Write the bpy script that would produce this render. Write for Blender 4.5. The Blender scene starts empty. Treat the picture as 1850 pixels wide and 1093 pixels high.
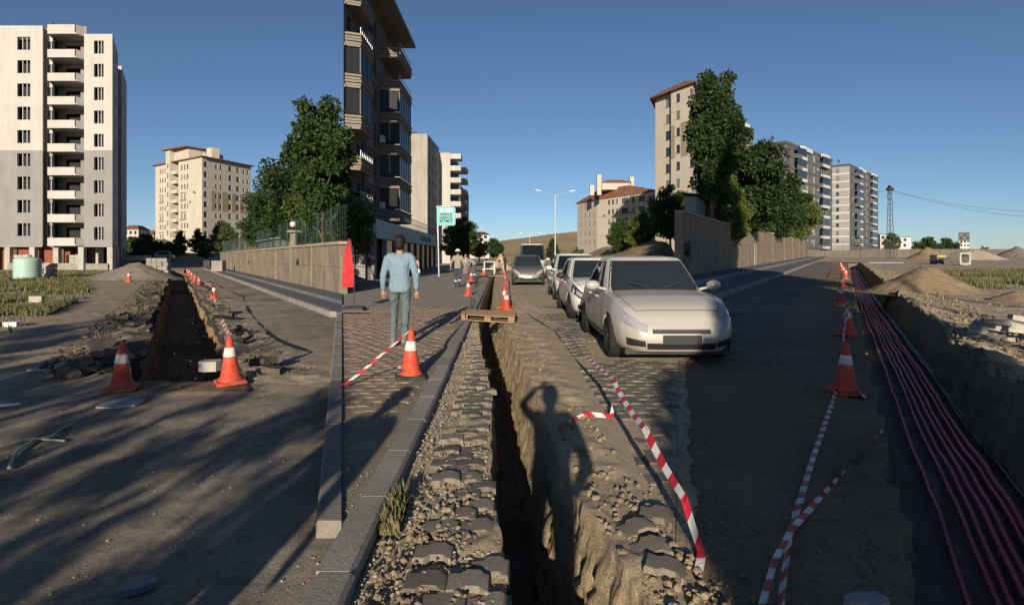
import bpy, bmesh, math, random
import numpy as np
from mathutils import Vector, Matrix, noise as mnoise
R = math.radians
rnd = random.Random(7)
scene = bpy.context.scene
COL = scene.collection

# ------------------------------------------------------------------ camera
CAMH = 1.5
F = 1000.0                      # focal length in pixels of the 1850 px wide photograph
cam_d = bpy.data.cameras.new('camera')
cam_d.sensor_fit = 'HORIZONTAL'; cam_d.sensor_width = 36.0
cam_d.lens = 36.0 * F / 1850.0
cam_d.shift_y = -(546.5 - 465.0) / 1850.0
cam_d.clip_start = 0.05; cam_d.clip_end = 6000
cam = bpy.data.objects.new('camera', cam_d); COL.objects.link(cam)
cam.location = (0, 0, CAMH); cam.rotation_euler = (R(90), 0, 0)
scene.camera = cam

# ------------------------------------------------------------------ sky and sun
SUN_EL, SUN_AZ = 14.5, 4.2       # the light travels 4.2 degrees to the right of straight ahead
world = bpy.data.worlds.new('World'); scene.world = world; world.use_nodes = True
wn = world.node_tree; wn.nodes.clear()
sky = wn.nodes.new('ShaderNodeTexSky'); sky.sky_type = 'NISHITA'; sky.sun_disc = False
sky.sun_elevation = R(SUN_EL); sky.sun_rotation = R(180 + SUN_AZ)
sky.altitude = 1100; sky.air_density = 0.8; sky.dust_density = 0.5; sky.ozone_density = 2.9
bgn = wn.nodes.new('ShaderNodeBackground'); bgn.inputs[1].default_value = 0.062
wo = wn.nodes.new('ShaderNodeOutputWorld')
wn.links.new(sky.outputs[0], bgn.inputs[0]); wn.links.new(bgn.outputs[0], wo.inputs[0])
sun_d = bpy.data.lights.new('sun', 'SUN'); sun_d.energy = 5.0; sun_d.angle = R(0.53); sun_d.color = (1.0, 0.86, 0.68)
sun = bpy.data.objects.new('sun', sun_d); COL.objects.link(sun)
LDIR = Vector((math.sin(R(SUN_AZ)) * math.cos(R(SUN_EL)), math.cos(R(SUN_AZ)) * math.cos(R(SUN_EL)), -math.sin(R(SUN_EL))))
sun.rotation_euler = LDIR.to_track_quat('-Z', 'Y').to_euler(); sun.location = (-5, -60, 30)
vs = scene.view_settings
vs.view_transform = 'Standard'; vs.look = 'None'; vs.exposure = 0.55; vs.gamma = 1.0; vs.use_curve_mapping = False
scene.cycles.max_bounces = 6; scene.cycles.diffuse_bounces = 3; scene.cycles.glossy_bounces = 3

# ------------------------------------------------------------------ helpers
def PX(x, Y): return (x - 925.0) / F * Y
def PZ(y, Y): return CAMH + (465.0 - y) / F * Y
def GY(y, z=0.0): return (CAMH - z) * F / (y - 465.0)
def GY3(y): return CAMH * F / (y - 453.0)
def z3(Y): return 0.012 * Y * min(1.0, max(0.0, (Y - 2.0) / 11.0))

def tag(o, label=None, cat=None, group=None, kind=None):
    if label: o['label'] = label
    if cat: o['category'] = cat
    if group: o['group'] = group
    if kind: o['kind'] = kind
    return o
def empty(name, loc=(0, 0, 0), rz=0.0, label=None, cat=None, group=None):
    o = bpy.data.objects.new(name, None); COL.objects.link(o)
    o.location = loc; o.rotation_euler = (0, 0, rz); o.empty_display_size = 0.2
    return tag(o, label, cat, group)
def inst(mesh, name, parent=None, M=None, loc=None, rz=None):
    o = bpy.data.objects.new(name, mesh); COL.objects.link(o)
    if parent is not None: o.parent = parent
    if M is not None: o.matrix_basis = M
    if loc is not None: o.location = loc
    if rz is not None: o.rotation_euler = (0, 0, rz)
    return o
def copy_tree(o, parent=None):
    c = o.copy(); COL.objects.link(c); c.parent = parent
    for ch in list(o.children): copy_tree(ch, c)
    return c
def mk(name, v, f, mats, mi=None, smooth=False):
    me = bpy.data.meshes.new(name)
    if isinstance(v, np.ndarray): v = v.tolist()
    if isinstance(f, np.ndarray): f = f.tolist()
    me.from_pydata(v, [], f)
    if not isinstance(mats, (list, tuple)): mats = [mats]
    for m in mats: me.materials.append(m)
    if mi is not None: me.polygons.foreach_set('material_index', np.asarray(mi, dtype=np.int32))
    if smooth is True: me.polygons.foreach_set('use_smooth', [True] * len(me.polygons))
    elif smooth is not False: me.polygons.foreach_set('use_smooth', smooth)
    me.update()
    return me

class MB:
    def __init__(s): s.v = []; s.f = []; s.m = []; s.s = []
    def add(s, verts, faces, mi=0, smooth=False, M=None):
        b = len(s.v)
        if M is not None: verts = [tuple(M @ Vector(p)) for p in verts]
        s.v += [tuple(p) for p in verts]
        for f in faces: s.f.append(tuple(b + i for i in f)); s.m.append(mi); s.s.append(smooth)
        return s
    def box(s, x0, x1, y0, y1, z0, z1, mi=0, M=None):
        v = [(x0,y0,z0),(x1,y0,z0),(x1,y1,z0),(x0,y1,z0),(x0,y0,z1),(x1,y0,z1),(x1,y1,z1),(x0,y1,z1)]
        return s.add(v, [(3,2,1,0),(4,5,6,7),(0,1,5,4),(1,2,6,5),(2,3,7,6),(3,0,4,7)], mi, False, M)
    def bbox(s, x0, x1, y0, y1, z0, z1, b, mi=0, M=None):
        # box with chamfered top and vertical edges
        def ring(d, z): return [(x0+d+b,y0+d,z),(x1-d-b,y0+d,z),(x1-d,y0+d+b,z),(x1-d,y1-d-b,z),(x1-d-b,y1-d,z),(x0+d+b,y1-d,z),(x0+d,y1-d-b,z),(x0+d,y0+d+b,z)]
        v = ring(0, z0) + ring(0, z1 - b) + ring(b, z1)
        f = [tuple(range(7, -1, -1)), tuple(range(16, 24))]
        for k in (0, 8):
            for i in range(8):
                j = (i + 1) % 8; f.append((k+i, k+j, k+8+j, k+8+i))
        return s.add(v, f, mi, False, M)
    def prism(s, poly, z0, z1, mi=0, M=None, top=True, bottom=True):
        n = len(poly)
        v = [(p[0], p[1], z0) for p in poly] + [(p[0], p[1], z1) for p in poly]
        f = [(i, (i+1) % n, n + (i+1) % n, n + i) for i in range(n)]
        if top: f.append(tuple(range(n, 2*n)))
        if bottom: f.append(tuple(range(n-1, -1, -1)))
        return s.add(v, f, mi, False, M)
    def tube(s, pts, r, n=8, mi=0, caps=True, smooth=True, M=None):
        pts = [Vector(p) for p in pts]; m = len(pts)
        rs = r if isinstance(r, (list, tuple)) else [r] * m
        v = []; up = None
        for i, p in enumerate(pts):
            t = (pts[min(i+1, m-1)] - pts[max(i-1, 0)]).normalized()
            if up is None:
                up = Vector((0,0,1)) if abs(t.z) < 0.9 else Vector((1,0,0))
            a = t.cross(up)
            if a.length < 1e-5: a = t.orthogonal()
            a.normalize(); b = a.cross(t).normalized(); up = b
            for k in range(n):
                an = 2*math.pi*k/n
                v.append(tuple(p + a*math.cos(an)*rs[i] + b*math.sin(an)*rs[i]))
        f = []
        for i in range(m-1):
            for k in range(n):
                k2 = (k+1) % n
                f.append((i*n+k, i*n+k2, (i+1)*n+k2, (i+1)*n+k))
        s.add(v, f, mi, smooth, M)
        if caps:
            s.add(v[:n], [tuple(range(n))], mi, False, M); s.add(v[-n:], [tuple(range(n-1, -1, -1))], mi, False, M)
        return s
    def lathe(s, prof, n=24, mi=0, smooth=True, M=None, c=(0, 0)):
        v = []; f = []
        for r, z in prof:
            for k in range(n):
                a = 2*math.pi*k/n; v.append((c[0] + r*math.cos(a), c[1] + r*math.sin(a), z))
        for i in range(len(prof)-1):
            for k in range(n):
                k2 = (k+1) % n; f.append((i*n+k, i*n+k2, (i+1)*n+k2, (i+1)*n+k))
        s.add(v, f, mi, smooth, M)
        return s
    def ball(s, c, r, n=8, mi=0, sc=(1, 1, 1), M=None):
        prof = [(max(1e-4, math.sin(math.pi*i/n)) * r, -math.cos(math.pi*i/n) * r) for i in range(n+1)]
        v = []; k = 2*n
        for a, z in prof:
            for j in range(k):
                an = 2*math.pi*j/k; v.append((c[0]+a*math.cos(an)*sc[0], c[1]+a*math.sin(an)*sc[1], c[2]+z*sc[2]))
        f = [(i*k+j, i*k+(j+1) % k, (i+1)*k+(j+1) % k, (i+1)*k+j) for i in range(n) for j in range(k)]
        return s.add(v, f, mi, True, M)
    def mesh(s, name, mats):
        return mk(name, s.v, s.f, mats, s.m, s.s)
    def build(s, name, mats, parent=None, **kw):
        return inst(s.mesh(name, mats), name, parent, **kw)

BENCH = bpy.data.scenes.new('bench')          # a bare scene in which modifiers and text are turned into plain meshes
def baked(objs):
    """evaluated mesh of objs[0]; objs are linked to the bench only for this"""
    for o in objs: BENCH.collection.objects.link(o)
    vl = BENCH.view_layers[0]; vl.update(); dg = vl.depsgraph; dg.update()
    me = bpy.data.meshes.new_from_object(objs[0].evaluated_get(dg))
    for o in objs: BENCH.collection.objects.unlink(o)
    return me
def fbm(x, y, z=0.0, o=4, h=0.9):
    return mnoise.fractal(Vector((x, y, z)), h, 2.0, o)     # about -1..1
def interp(t, tab):
    if t <= tab[0][0]: return tab[0][1]
    for (a, b), (c, d) in zip(tab, tab[1:]):
        if t <= c: return b + (d-b) * (t-a) / (c-a)
    return tab[-1][1]
def smooth(t): t = min(1.0, max(0.0, t)); return t*t*(3-2*t)

# ------------------------------------------------------------------ materials
class NT:
    def __init__(s, name):
        s.m = bpy.data.materials.new(name); s.m.use_nodes = True
        s.t = s.m.node_tree; s.t.nodes.clear()
        s.o = s.n('ShaderNodeOutputMaterial'); s.b = s.n('ShaderNodeBsdfPrincipled')
        s.l(s.b.outputs[0], s.o.inputs[0])
    def n(s, k, **kw):
        x = s.t.nodes.new(k)
        for a, v in kw.items(): setattr(x, a, v)
        return x
    def l(s, a, b): s.t.links.new(a, b)
    def coord(s, scale=(1, 1, 1), kind='Object'):
        tc = s.n('ShaderNodeTexCoord'); mp = s.n('ShaderNodeMapping'); mp.inputs['Scale'].default_value = scale
        s.l(tc.outputs[kind], mp.inputs[0]); return mp.outputs[0]
    def noise(s, vec, scale, detail=4, rough=0.55, dist=0.0):
        x = s.n('ShaderNodeTexNoise'); x.inputs['Scale'].default_value = scale; x.inputs['Detail'].default_value = detail
        x.inputs['Roughness'].default_value = rough; x.inputs['Distortion'].default_value = dist
        s.l(vec, x.inputs['Vector']); return x.outputs[0]
    def ramp(s, fac, stops):
        x = s.n('ShaderNodeValToRGB'); e = x.color_ramp.elements
        while len(e) < len(stops): e.new(0.5)
        for k, (p, c) in enumerate(stops):
            e[k].position = p; e[k].color = (c[0], c[1], c[2], 1) if not isinstance(c, (int, float)) else (c, c, c, 1)
        s.l(fac, x.inputs[0]); return x.outputs[0]
    def mix(s, fac, a, b, mode='MIX'):
        x = s.n('ShaderNodeMix', data_type='RGBA', blend_type=mode)
        for sock, val in ((x.inputs[0], fac), (x.inputs[6], a), (x.inputs[7], b)):
            if isinstance(val, (int, float)): sock.default_value = val
            elif isinstance(val, tuple): sock.default_value = (*val[:3], 1)
            else: s.l(val, sock)
        return x.outputs[2]
    def math(s, op, a, b=0.0):
        x = s.n('ShaderNodeMath', operation=op)
        for i, v in enumerate((a, b)):
            if isinstance(v, (int, float)): x.inputs[i].default_value = v
            else: s.l(v, x.inputs[i])
        return x.outputs[0]
    def bump(s, h, strength=0.4, dist=0.02):
        x = s.n('ShaderNodeBump'); x.inputs['Strength'].default_value = strength; x.inputs['Distance'].default_value = dist
        s.l(h, x.inputs['Height']); s.l(x.outputs[0], s.b.inputs['Normal']); return x
    def set(s, col=None, rough=0.8, metal=0.0, spec=0.3):
        if col is not None:
            if isinstance(col, tuple): s.b.inputs['Base Color'].default_value = (*col, 1)
            else: s.l(col, s.b.inputs['Base Color'])
        if isinstance(rough, (int, float)): s.b.inputs['Roughness'].default_value = rough
        else: s.l(rough, s.b.inputs['Roughness'])
        s.b.inputs['Metallic'].default_value = metal; s.b.inputs['Specular IOR Level'].default_value = spec
        return s.m

def M_var(name, a, b, scale=3.0, rough=0.8, fine=60.0, fineamt=0.25, bump=0.2, bd=0.01, spec=0.25, metal=0.0, rand=0.0, coord=(1, 1, 1)):
    """two colours mixed by a broad noise, a fine grain on top, bump from the grain, optional object-to-object variation"""
    n = NT(name); c = n.coord(coord)
    big = n.noise(c, scale, 5, 0.6); fn = n.noise(c, fine, 4, 0.65)
    col = n.mix(n.ramp(big, [(0.35, 0.0), (0.65, 1.0)]), a, b)
    g = n.ramp(fn, [(0.25, 1.0 - fineamt), (0.75, 1.0 + fineamt * 0.6)])
    col = n.mix(1.0, col, g, 'MULTIPLY')
    if rand:
        oi = n.n('ShaderNodeObjectInfo'); rr = n.ramp(oi.outputs['Random'], [(0.0, 1.0 - rand), (1.0, 1.0 + rand)])
        col = n.mix(1.0, col, rr, 'MULTIPLY')
    if bump: n.bump(fn, bump, bd)
    return n.set(col, rough, metal, spec)
def M_flat(name, c, rough=0.5, metal=0.0, spec=0.4, wear=0.12, scale=8.0):
    n = NT(name); v = n.coord(); nz = n.noise(v, scale, 5, 0.65)
    g = n.ramp(nz, [(0.3, 1.0 - wear), (0.7, 1.0 + wear * 0.5)])
    return n.set(n.mix(1.0, tuple(c), g, 'MULTIPLY'), rough, metal, spec)

def ground_mat(name, base, dust, dirt, stone=0.5, fine=90.0, cover=(0.42, 0.62), bump=0.5, tyre=None, crack=0.0):
    n = NT(name); c = n.coord()
    big = n.noise(c, 0.35, 6, 0.62, 0.4); mid = n.noise(c, 2.6, 6, 0.65); fn = n.noise(c, fine, 5, 0.7); sp = n.noise(c, 260.0, 2, 0.5)
    at = n.n('ShaderNodeAttribute', attribute_name='dirt')
    f = n.math('ADD', n.math('MULTIPLY', big, 0.6), n.math('MULTIPLY', mid, 0.4))
    col = n.mix(n.ramp(f, [(cover[0], 0.0), (cover[1], 1.0)]), base, dust)
    if tyre:
        ct = n.coord((1, 0.04, 1)); tn = n.noise(ct, 3.2, 3, 0.5)
        col = n.mix(n.ramp(tn, [(0.45, 0.0), (0.62, 0.45)]), col, tyre)
    fa = n.math('ADD', at.outputs['Fac'], n.math('MULTIPLY', n.math('SUBTRACT', mid, 0.5), n.math('MULTIPLY', at.outputs['Fac'], 1.6)))
    col = n.mix(n.ramp(fa, [(0.25, 0.0), (0.75, 1.0)]), col, dirt)
    col = n.mix(1.0, col, n.ramp(fn, [(0.22, 0.5), (0.5, 1.0), (0.8, 1.45)]), 'MULTIPLY')
    m2 = n.noise(c, 19.0, 5, 0.7); col = n.mix(1.0, col, n.ramp(m2, [(0.28, 0.66), (0.5, 1.0), (0.75, 1.22)]), 'MULTIPLY')
    vo = n.n('ShaderNodeTexVoronoi'); vo.inputs['Scale'].default_value = 38.0; n.l(c, vo.inputs['Vector'])
    pb = n.ramp(vo.outputs['Distance'], [(0.10, 1.0), (0.24, 0.0)])
    keep = n.ramp(n.noise(c, 11.0, 2), [(0.50, 0.0), (0.60, 1.0)])
    pk = n.math('MULTIPLY', pb, keep)
    col = n.mix(n.math('MULTIPLY', pk, stone), col, tuple(min(0.6, x * 1.5 + 0.03) for x in dust))
    if crack:
        wv = n.n('ShaderNodeVectorMath', operation='ADD'); wn_ = n.n('ShaderNodeTexNoise'); wn_.inputs['Scale'].default_value = 1.7; wn_.inputs['Detail'].default_value = 5; n.l(c, wn_.inputs['Vector'])
        n.l(c, wv.inputs[0]); n.l(wn_.outputs['Color'], wv.inputs[1])
        ve = n.n('ShaderNodeTexVoronoi', feature='DISTANCE_TO_EDGE'); ve.inputs['Scale'].default_value = 0.75; n.l(wv.outputs[0], ve.inputs['Vector'])
        ck = n.math('MULTIPLY', n.ramp(ve.outputs['Distance'], [(0.0, 1.0), (0.012, 0.0)]), n.ramp(big, [(0.45, 0.0), (0.55, 1.0)]))
        col = n.mix(n.math('MULTIPLY', ck, crack), col, tuple(x*0.35 for x in base))
        pt = n.noise(c, 0.9, 2, 0.4, 0.2); col = n.mix(1.0, col, n.ramp(pt, [(0.40, 0.86), (0.43, 1.0), (0.60, 1.0), (0.63, 1.14)]), 'MULTIPLY')
    h = n.math('ADD', n.math('ADD', fn, n.math('MULTIPLY', sp, 0.3)), n.math('MULTIPLY', pk, 0.8))
    h = n.math('ADD', h, n.math('MULTIPLY', mid, 1.2))
    n.bump(h, bump, 0.012)
    return n.set(col, 0.95, 0, 0.15)

def soil_mat(name, a, b, c3, band=None, sc=1.0):
    n = NT(name); c = n.coord((1, 1, 1)); cs = n.coord((1.0, 1.0, 3.5))
    n1 = n.noise(c, 1.6*sc, 6, 0.65, 0.6); n2 = n.noise(cs, 7.0*sc, 6, 0.7); fn = n.noise(c, 55.0, 5, 0.7)
    col = n.mix(n.ramp(n1, [(0.36, 0.0), (0.64, 1.0)]), a, b)
    col = n.mix(n.ramp(n2, [(0.52, 0.0), (0.72, 0.75)]), col, c3)
    if band:                                     # the dark layer of broken asphalt at the top of the cut
        z0, bc = band
        se = n.n('ShaderNodeSeparateXYZ'); n.l(c, se.inputs[0])
        zz = n.math('ADD', se.outputs[2], n.math('MULTIPLY', n2, 0.12))
        col = n.mix(n.ramp(n.math('ADD', zz, 0.5 - z0), [(0.49, 0.0), (0.53, 1.0)]), col, bc)
    col = n.mix(1.0, col, n.ramp(fn, [(0.22, 0.55), (0.5, 1.0), (0.8, 1.4)]), 'MULTIPLY')
    h = n.math('ADD', n.math('ADD', fn, n.math('MULTIPLY', n2, 1.8)), n1)
    n.bump(h, 0.7, 0.025)
    return n.set(col, 0.95, 0, 0.12)

def leaf_mat(name, a, b, c3):
    n = NT(name); v = n.coord(); nz = n.noise(v, 1.1, 3, 0.6); n2 = n.noise(v, 9.0, 2, 0.5)
    oi = n.n('ShaderNodeObjectInfo')
    col = n.mix(n.ramp(nz, [(0.35, 0.0), (0.65, 1.0)]), a, b)
    col = n.mix(n.ramp(n2, [(0.5, 0.0), (0.75, 0.8)]), col, c3)
    col = n.mix(1.0, col, n.ramp(oi.outputs['Random'], [(0.0, 0.8), (1.0, 1.2)]), 'MULTIPLY')
    n.set(col, 0.55, 0, 0.3)
    tr = n.n('ShaderNodeBsdfTranslucent'); n.l(n.mix(1.0, col, (1.3, 1.5, 0.6), 'MULTIPLY'), tr.inputs[0])
    ms = n.n('ShaderNodeMixShader'); ms.inputs[0].default_value = 0.25
    n.l(n.b.outputs[0], ms.inputs[1]); n.l(tr.outputs[0], ms.inputs[2]); n.l(ms.outputs[0], n.o.inputs[0])
    return n.m
def plaster_mat(name, a, b, stain=0.18, lines=None):
    """rendered wall: blotches, vertical rain streaks, fine sand grain"""
    n = NT(name); c = n.coord(); cs = n.coord((1.3, 1.3, 0.09))
    n1 = n.noise(c, 0.35, 5, 0.6); st = n.noise(cs, 1.1, 5, 0.65); fn = n.noise(c, 14.0, 4, 0.6)
    col = n.mix(n.ramp(n1, [(0.35, 0.0), (0.65, 1.0)]), a, b)
    col = n.mix(1.0, col, n.ramp(st, [(0.38, 1.0), (0.72, 1.0 - stain)]), 'MULTIPLY')
    col = n.mix(1.0, col, n.ramp(fn, [(0.3, 0.93), (0.7, 1.04)]), 'MULTIPLY')
    n.bump(fn, 0.12, 0.02)
    return n.set(col, 0.9, 0, 0.15)
def glass_mat(name, c=(0.012, 0.016, 0.022), rough=0.06, spec=0.6, curtain=False):
    n = NT(name); v = n.coord((0.6, 0.6, 0.6)); nz = n.noise(v, 2.5, 3, 0.5)
    oi = n.n('ShaderNodeObjectInfo')
    col = n.mix(oi.outputs['Random'], c, tuple(min(1, x * 3.2) for x in c))
    if curtain:
        cu = n.ramp(oi.outputs['Random'], [(0.0, 0.0), (0.70, 0.0), (0.71, 1.0), (1.0, 1.0)]); gz = n.noise(n.coord((9, 9, 0.3)), 1.0, 3)
        col = n.mix(cu, col, n.ramp(gz, [(0.3, (0.10, 0.095, 0.085)), (0.7, (0.24, 0.23, 0.21))]))
    n.bump(nz, 0.03, 0.02)
    return n.set(col, rough, 0, spec)

MT = {}
MT['asph1'] = ground_mat('dusty_asphalt', (0.165, 0.145, 0.12), (0.31, 0.26, 0.20), (0.34, 0.275, 0.195), 0.5, 90, (0.40, 0.60), 0.6, None, 0.6)
MT['asph3'] = ground_mat('worn_asphalt', (0.125, 0.118, 0.108), (0.185, 0.165, 0.14), (0.21, 0.155, 0.098), 0.35, 110, (0.42, 0.62), 0.6, None, 0.8)
MT['dirt'] = ground_mat('sandy_dirt', (0.39, 0.32, 0.235), (0.29, 0.235, 0.175), (0.28, 0.225, 0.155), 0.7, 70, (0.40, 0.60))
MT['dust2'] = ground_mat('road_dust', (0.41, 0.335, 0.235), (0.32, 0.26, 0.185), (0.35, 0.28, 0.185), 0.6, 80, (0.40, 0.60))
MT['paving_far'] = ground_mat('far_paving', (0.25, 0.215, 0.18), (0.29, 0.25, 0.21), (0.30, 0.25, 0.19), 0.2, 60, (0.40, 0.60), 0.25)
MT['back'] = ground_mat('open_ground', (0.22, 0.19, 0.15), (0.17, 0.15, 0.12), (0.2, 0.16, 0.11), 0.4, 60)
MT['soil1'] = soil_mat('brown_soil', (0.25, 0.16, 0.085), (0.33, 0.225, 0.13), (0.10, 0.07, 0.045), (-0.14, (0.045, 0.042, 0.04)))
MT['soil2'] = soil_mat('ochre_soil', (0.36, 0.275, 0.17), (0.44, 0.35, 0.23), (0.24, 0.18, 0.115))
MT['soil3'] = soil_mat('dark_loam', (0.20, 0.15, 0.095), (0.27, 0.21, 0.14), (0.13, 0.098, 0.066))
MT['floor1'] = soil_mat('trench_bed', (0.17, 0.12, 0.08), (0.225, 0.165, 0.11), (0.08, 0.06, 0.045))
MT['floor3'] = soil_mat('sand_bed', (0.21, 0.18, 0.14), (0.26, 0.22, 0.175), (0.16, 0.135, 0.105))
MT['gravel'] = M_var('gravel_stone', (0.26, 0.22, 0.16), (0.36, 0.32, 0.26), 2.5, 0.95, 40, 0.3, 0.3)
MT['clod'] = M_var('asphalt_clod', (0.05, 0.046, 0.042), (0.12, 0.10, 0.075), 3.0, 0.95, 45, 0.4, 0.5)
MT['clod_tan'] = M_var('earth_clod', (0.20, 0.155, 0.10), (0.27, 0.22, 0.15), 3.0, 0.95, 45, 0.35, 0.5)
MT['sandheap'] = M_var('grey_sand', (0.16, 0.14, 0.115), (0.22, 0.195, 0.16), 1.6, 0.95, 50, 0.35, 0.5, 0.02)
MT['paleheap'] = M_var('pale_sand', (0.33, 0.28, 0.215), (0.40, 0.345, 0.27), 0.5, 0.95, 20, 0.2, 0.3, 0.03)
MT['paver'] = M_var('sidewalk_paver', (0.235, 0.185, 0.138), (0.32, 0.25, 0.185), 1.2, 0.92, 70, 0.35, 0.35, 0.006, rand=0.17)
MT['paver_dark'] = M_var('road_paver', (0.115, 0.105, 0.093), (0.23, 0.195, 0.15), 2.6, 0.92, 70, 0.35, 0.35, 0.006, rand=0.22)
MT['paver_red'] = M_var('red_paver', (0.20, 0.105, 0.085), (0.25, 0.15, 0.12), 1.2, 0.92, 60, 0.3, 0.3, 0.006, rand=0.15)
MT['paver_blue'] = M_var('grey_blue_paver', (0.085, 0.095, 0.12), (0.125, 0.13, 0.145), 0.8, 0.9, 30, 0.3, 0.3, 0.01)
MT['band_pale'] = M_var('pale_paving_band', (0.25, 0.245, 0.235), (0.32, 0.31, 0.29), 0.8, 0.9, 40, 0.25, 0.25)
MT['joint'] = M_var('joint_sand', (0.20, 0.165, 0.12), (0.26, 0.215, 0.16), 4.0, 0.95, 80, 0.35, 0.5)
MT['kerb'] = M_var('kerb_concrete', (0.20, 0.185, 0.16), (0.28, 0.26, 0.23), 1.5, 0.9, 60, 0.3, 0.35, rand=0.12)
MT['conc'] = M_var('bare_concrete', (0.30, 0.285, 0.26), (0.38, 0.36, 0.33), 0.9, 0.9, 30, 0.2, 0.25)
MT['conc_dark'] = M_var('weathered_concrete', (0.20, 0.19, 0.175), (0.28, 0.265, 0.24), 0.7, 0.9, 30, 0.25, 0.3)
MT['slab'] = M_var('broken_slab', (0.30, 0.28, 0.25), (0.40, 0.375, 0.33), 3.0, 0.9, 40, 0.25, 0.35)
def wall_mat(name, a, b):
    n = NT(name); c = n.coord(); cs = n.coord((1, 1, 0.18))
    n1 = n.noise(c, 0.8, 5, 0.6); st = n.noise(cs, 2.2, 5, 0.7, 0.5); sw = n.noise(c, 2.0, 4, 0.6, 2.2); fn = n.noise(c, 35.0, 4, 0.65)
    col = n.mix(n.ramp(n1, [(0.35, 0.0), (0.65, 1.0)]), a, b)
    col = n.mix(1.0, col, n.ramp(st, [(0.40, 1.0), (0.66, 0.66)]), 'MULTIPLY')
    col = n.mix(1.0, col, n.ramp(sw, [(0.47, 1.0), (0.50, 0.72), (0.53, 1.0)]), 'MULTIPLY')
    col = n.mix(1.0, col, n.ramp(fn, [(0.25, 0.82), (0.75, 1.12)]), 'MULTIPLY')
    n.bump(n.math('ADD', fn, n.math('MULTIPLY', sw, 1.5)), 0.35, 0.02)
    return n.set(col, 0.93, 0, 0.12)
MT['wall'] = wall_mat('stained_tan_concrete', (0.22, 0.18, 0.135), (0.28, 0.24, 0.185))
MT['wall_cap'] = M_var('wall_coping', (0.28, 0.22, 0.16), (0.35, 0.29, 0.21), 1.2, 0.9, 40, 0.3, 0.3)
MT['graffiti'] = M_flat('spray_paint', (0.03, 0.03, 0.035), 0.8)
# ------------------------------------------------------------------ ground sheets: strips between two lines X(Y)
def yrows(y0, y1, k=0.012, mn=0.03, mx=6.0):
    ys = [y0]
    while ys[-1] < y1:
        ys.append(ys[-1] + min(mx, max(mn, k * abs(ys[-1]))))
    ys[-1] = y1
    return ys
def strip(name, y0, y1, xl, xr, ncol, mat, zf=lambda x, y: 0.0, k=0.012, mn=0.03, mx=6.0, rough=0.006, dirt=None, kind='structure', parent=None, edge=0.25, freq=3.0):
    ys = yrows(y0, y1, k, mn, mx); v = []; dv = []
    for i, y in enumerate(ys):
        a, b = xl(y), xr(y)
        for j in range(ncol + 1):
            x = a + (b - a) * j / ncol
            fade = min(1.0, min(abs(x - a), abs(b - x)) / edge) * min(1.0, (y - y0) / edge) * min(1.0, (y1 - y) / edge)
            z = zf(x, y)
            if rough and abs(y) < 40: z += rough * fade * fbm(x * freq, y * freq, 0, 4)
            v.append((x, y, z)); dv.append(dirt(x, y) if dirt else 0.0)
    n = ncol + 1
    f = [(i*n+j, i*n+j+1, (i+1)*n+j+1, (i+1)*n+j) for i in range(len(ys)-1) for j in range(ncol)]
    me = mk(name, v, f, mat, None, True)
    at = me.attributes.new('dirt', 'FLOAT', 'POINT'); at.data.foreach_set('value', dv)
    return tag(inst(me, name, parent), kind=kind if parent is None else None)

S1 = lambda y: -0.307 * y                 # border between the left place and the middle one
S2 = lambda y: 0.307 * y                  # border between the middle place and the right one
KB = lambda y: -0.65 - 0.022 * y          # street face of the kerb in the middle
KW = 0.17
# trench in the left street
T1L = lambda y: -4.83 - 0.606 * (y - 7.0)
T1R = lambda y: T1L(y) + 1.46
C1L = lambda y: T1L(y) - 1.7
C1R = lambda y: T1R(y) + 1.1
# trench in the middle
T2Ltab = [(1.5, 0.03), (2.35, 0.0), (3.7, -0.14), (6.2, -0.24), (8.9, -0.50), (12.8, -0.77), (16.5, -1.03), (24, -1.22), (36, -1.60), (62, -2.3)]
T2Rtab = [(1.5, 0.62), (2.35, 0.56), (3.7, 0.42), (5.3, 0.30), (8.3, 0.12), (12.8, -0.20), (16.5, -0.50), (24, -0.75), (36, -1.1), (62, -1.8)]
T2L = lambda y: interp(y, T2Ltab)
T2R = lambda y: interp(y, T2Rtab)
C2L = lambda y: KB(y)
C2R = lambda y: 0.86 - 0.012 * max(0, y - 4)
# trench on the right
T3L = lambda y: 0.304 + 0.602 * y
T3R = lambda y: 1.79 + 0.602 * y
C3L = lambda y: -0.30 + 0.602 * y
C3R = lambda y: 3.75 + 0.602 * y

def terrain_back(x, y): return 0.0
strip('ground', -260, 1.6, lambda y: -300, lambda y: 300, 60, MT['back'], k=0.05, mn=0.4, mx=14, rough=0)
far = strip('terrain', -400, 3200, lambda y: -2600, lambda y: 2600, 40, MT['back'], lambda x, y: -1.9, k=0.1, mn=20, mx=120, rough=0)
# left place
d1 = lambda x, y: max(0.0, 0.75 * smooth((0.9 * 6 - abs(x - (T1L(y) + 0.7)) * 1.0) / 6.0) if y > 6 else 0.15) + (0.55 * smooth((T1L(y) - 0.6 - x) / 3.0) if y > 8.5 else 0.0)
strip('dusty_road', 1.6, 6.2, lambda y: -1.25*y - 5, lambda y: min(S1(y), KB(y) - KW), 170, MT['asph1'], k=0.008, mn=0.022, rough=0.012, dirt=d1)
strip('dusty_road', 6.2, 62, lambda y: -1.25*y - 5, C1L, 150, MT['asph1'], rough=0.02, dirt=d1)
strip('dusty_road', 6.2, 62, C1R, S1, 70, MT['asph1'], rough=0.012, dirt=d1)
strip('dusty_road', 62, 420, lambda y: -1.3*y - 20, S1, 30, MT['asph1'], rough=0, dirt=lambda x, y: 0.5 if y < 120 else 0.9)
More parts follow.
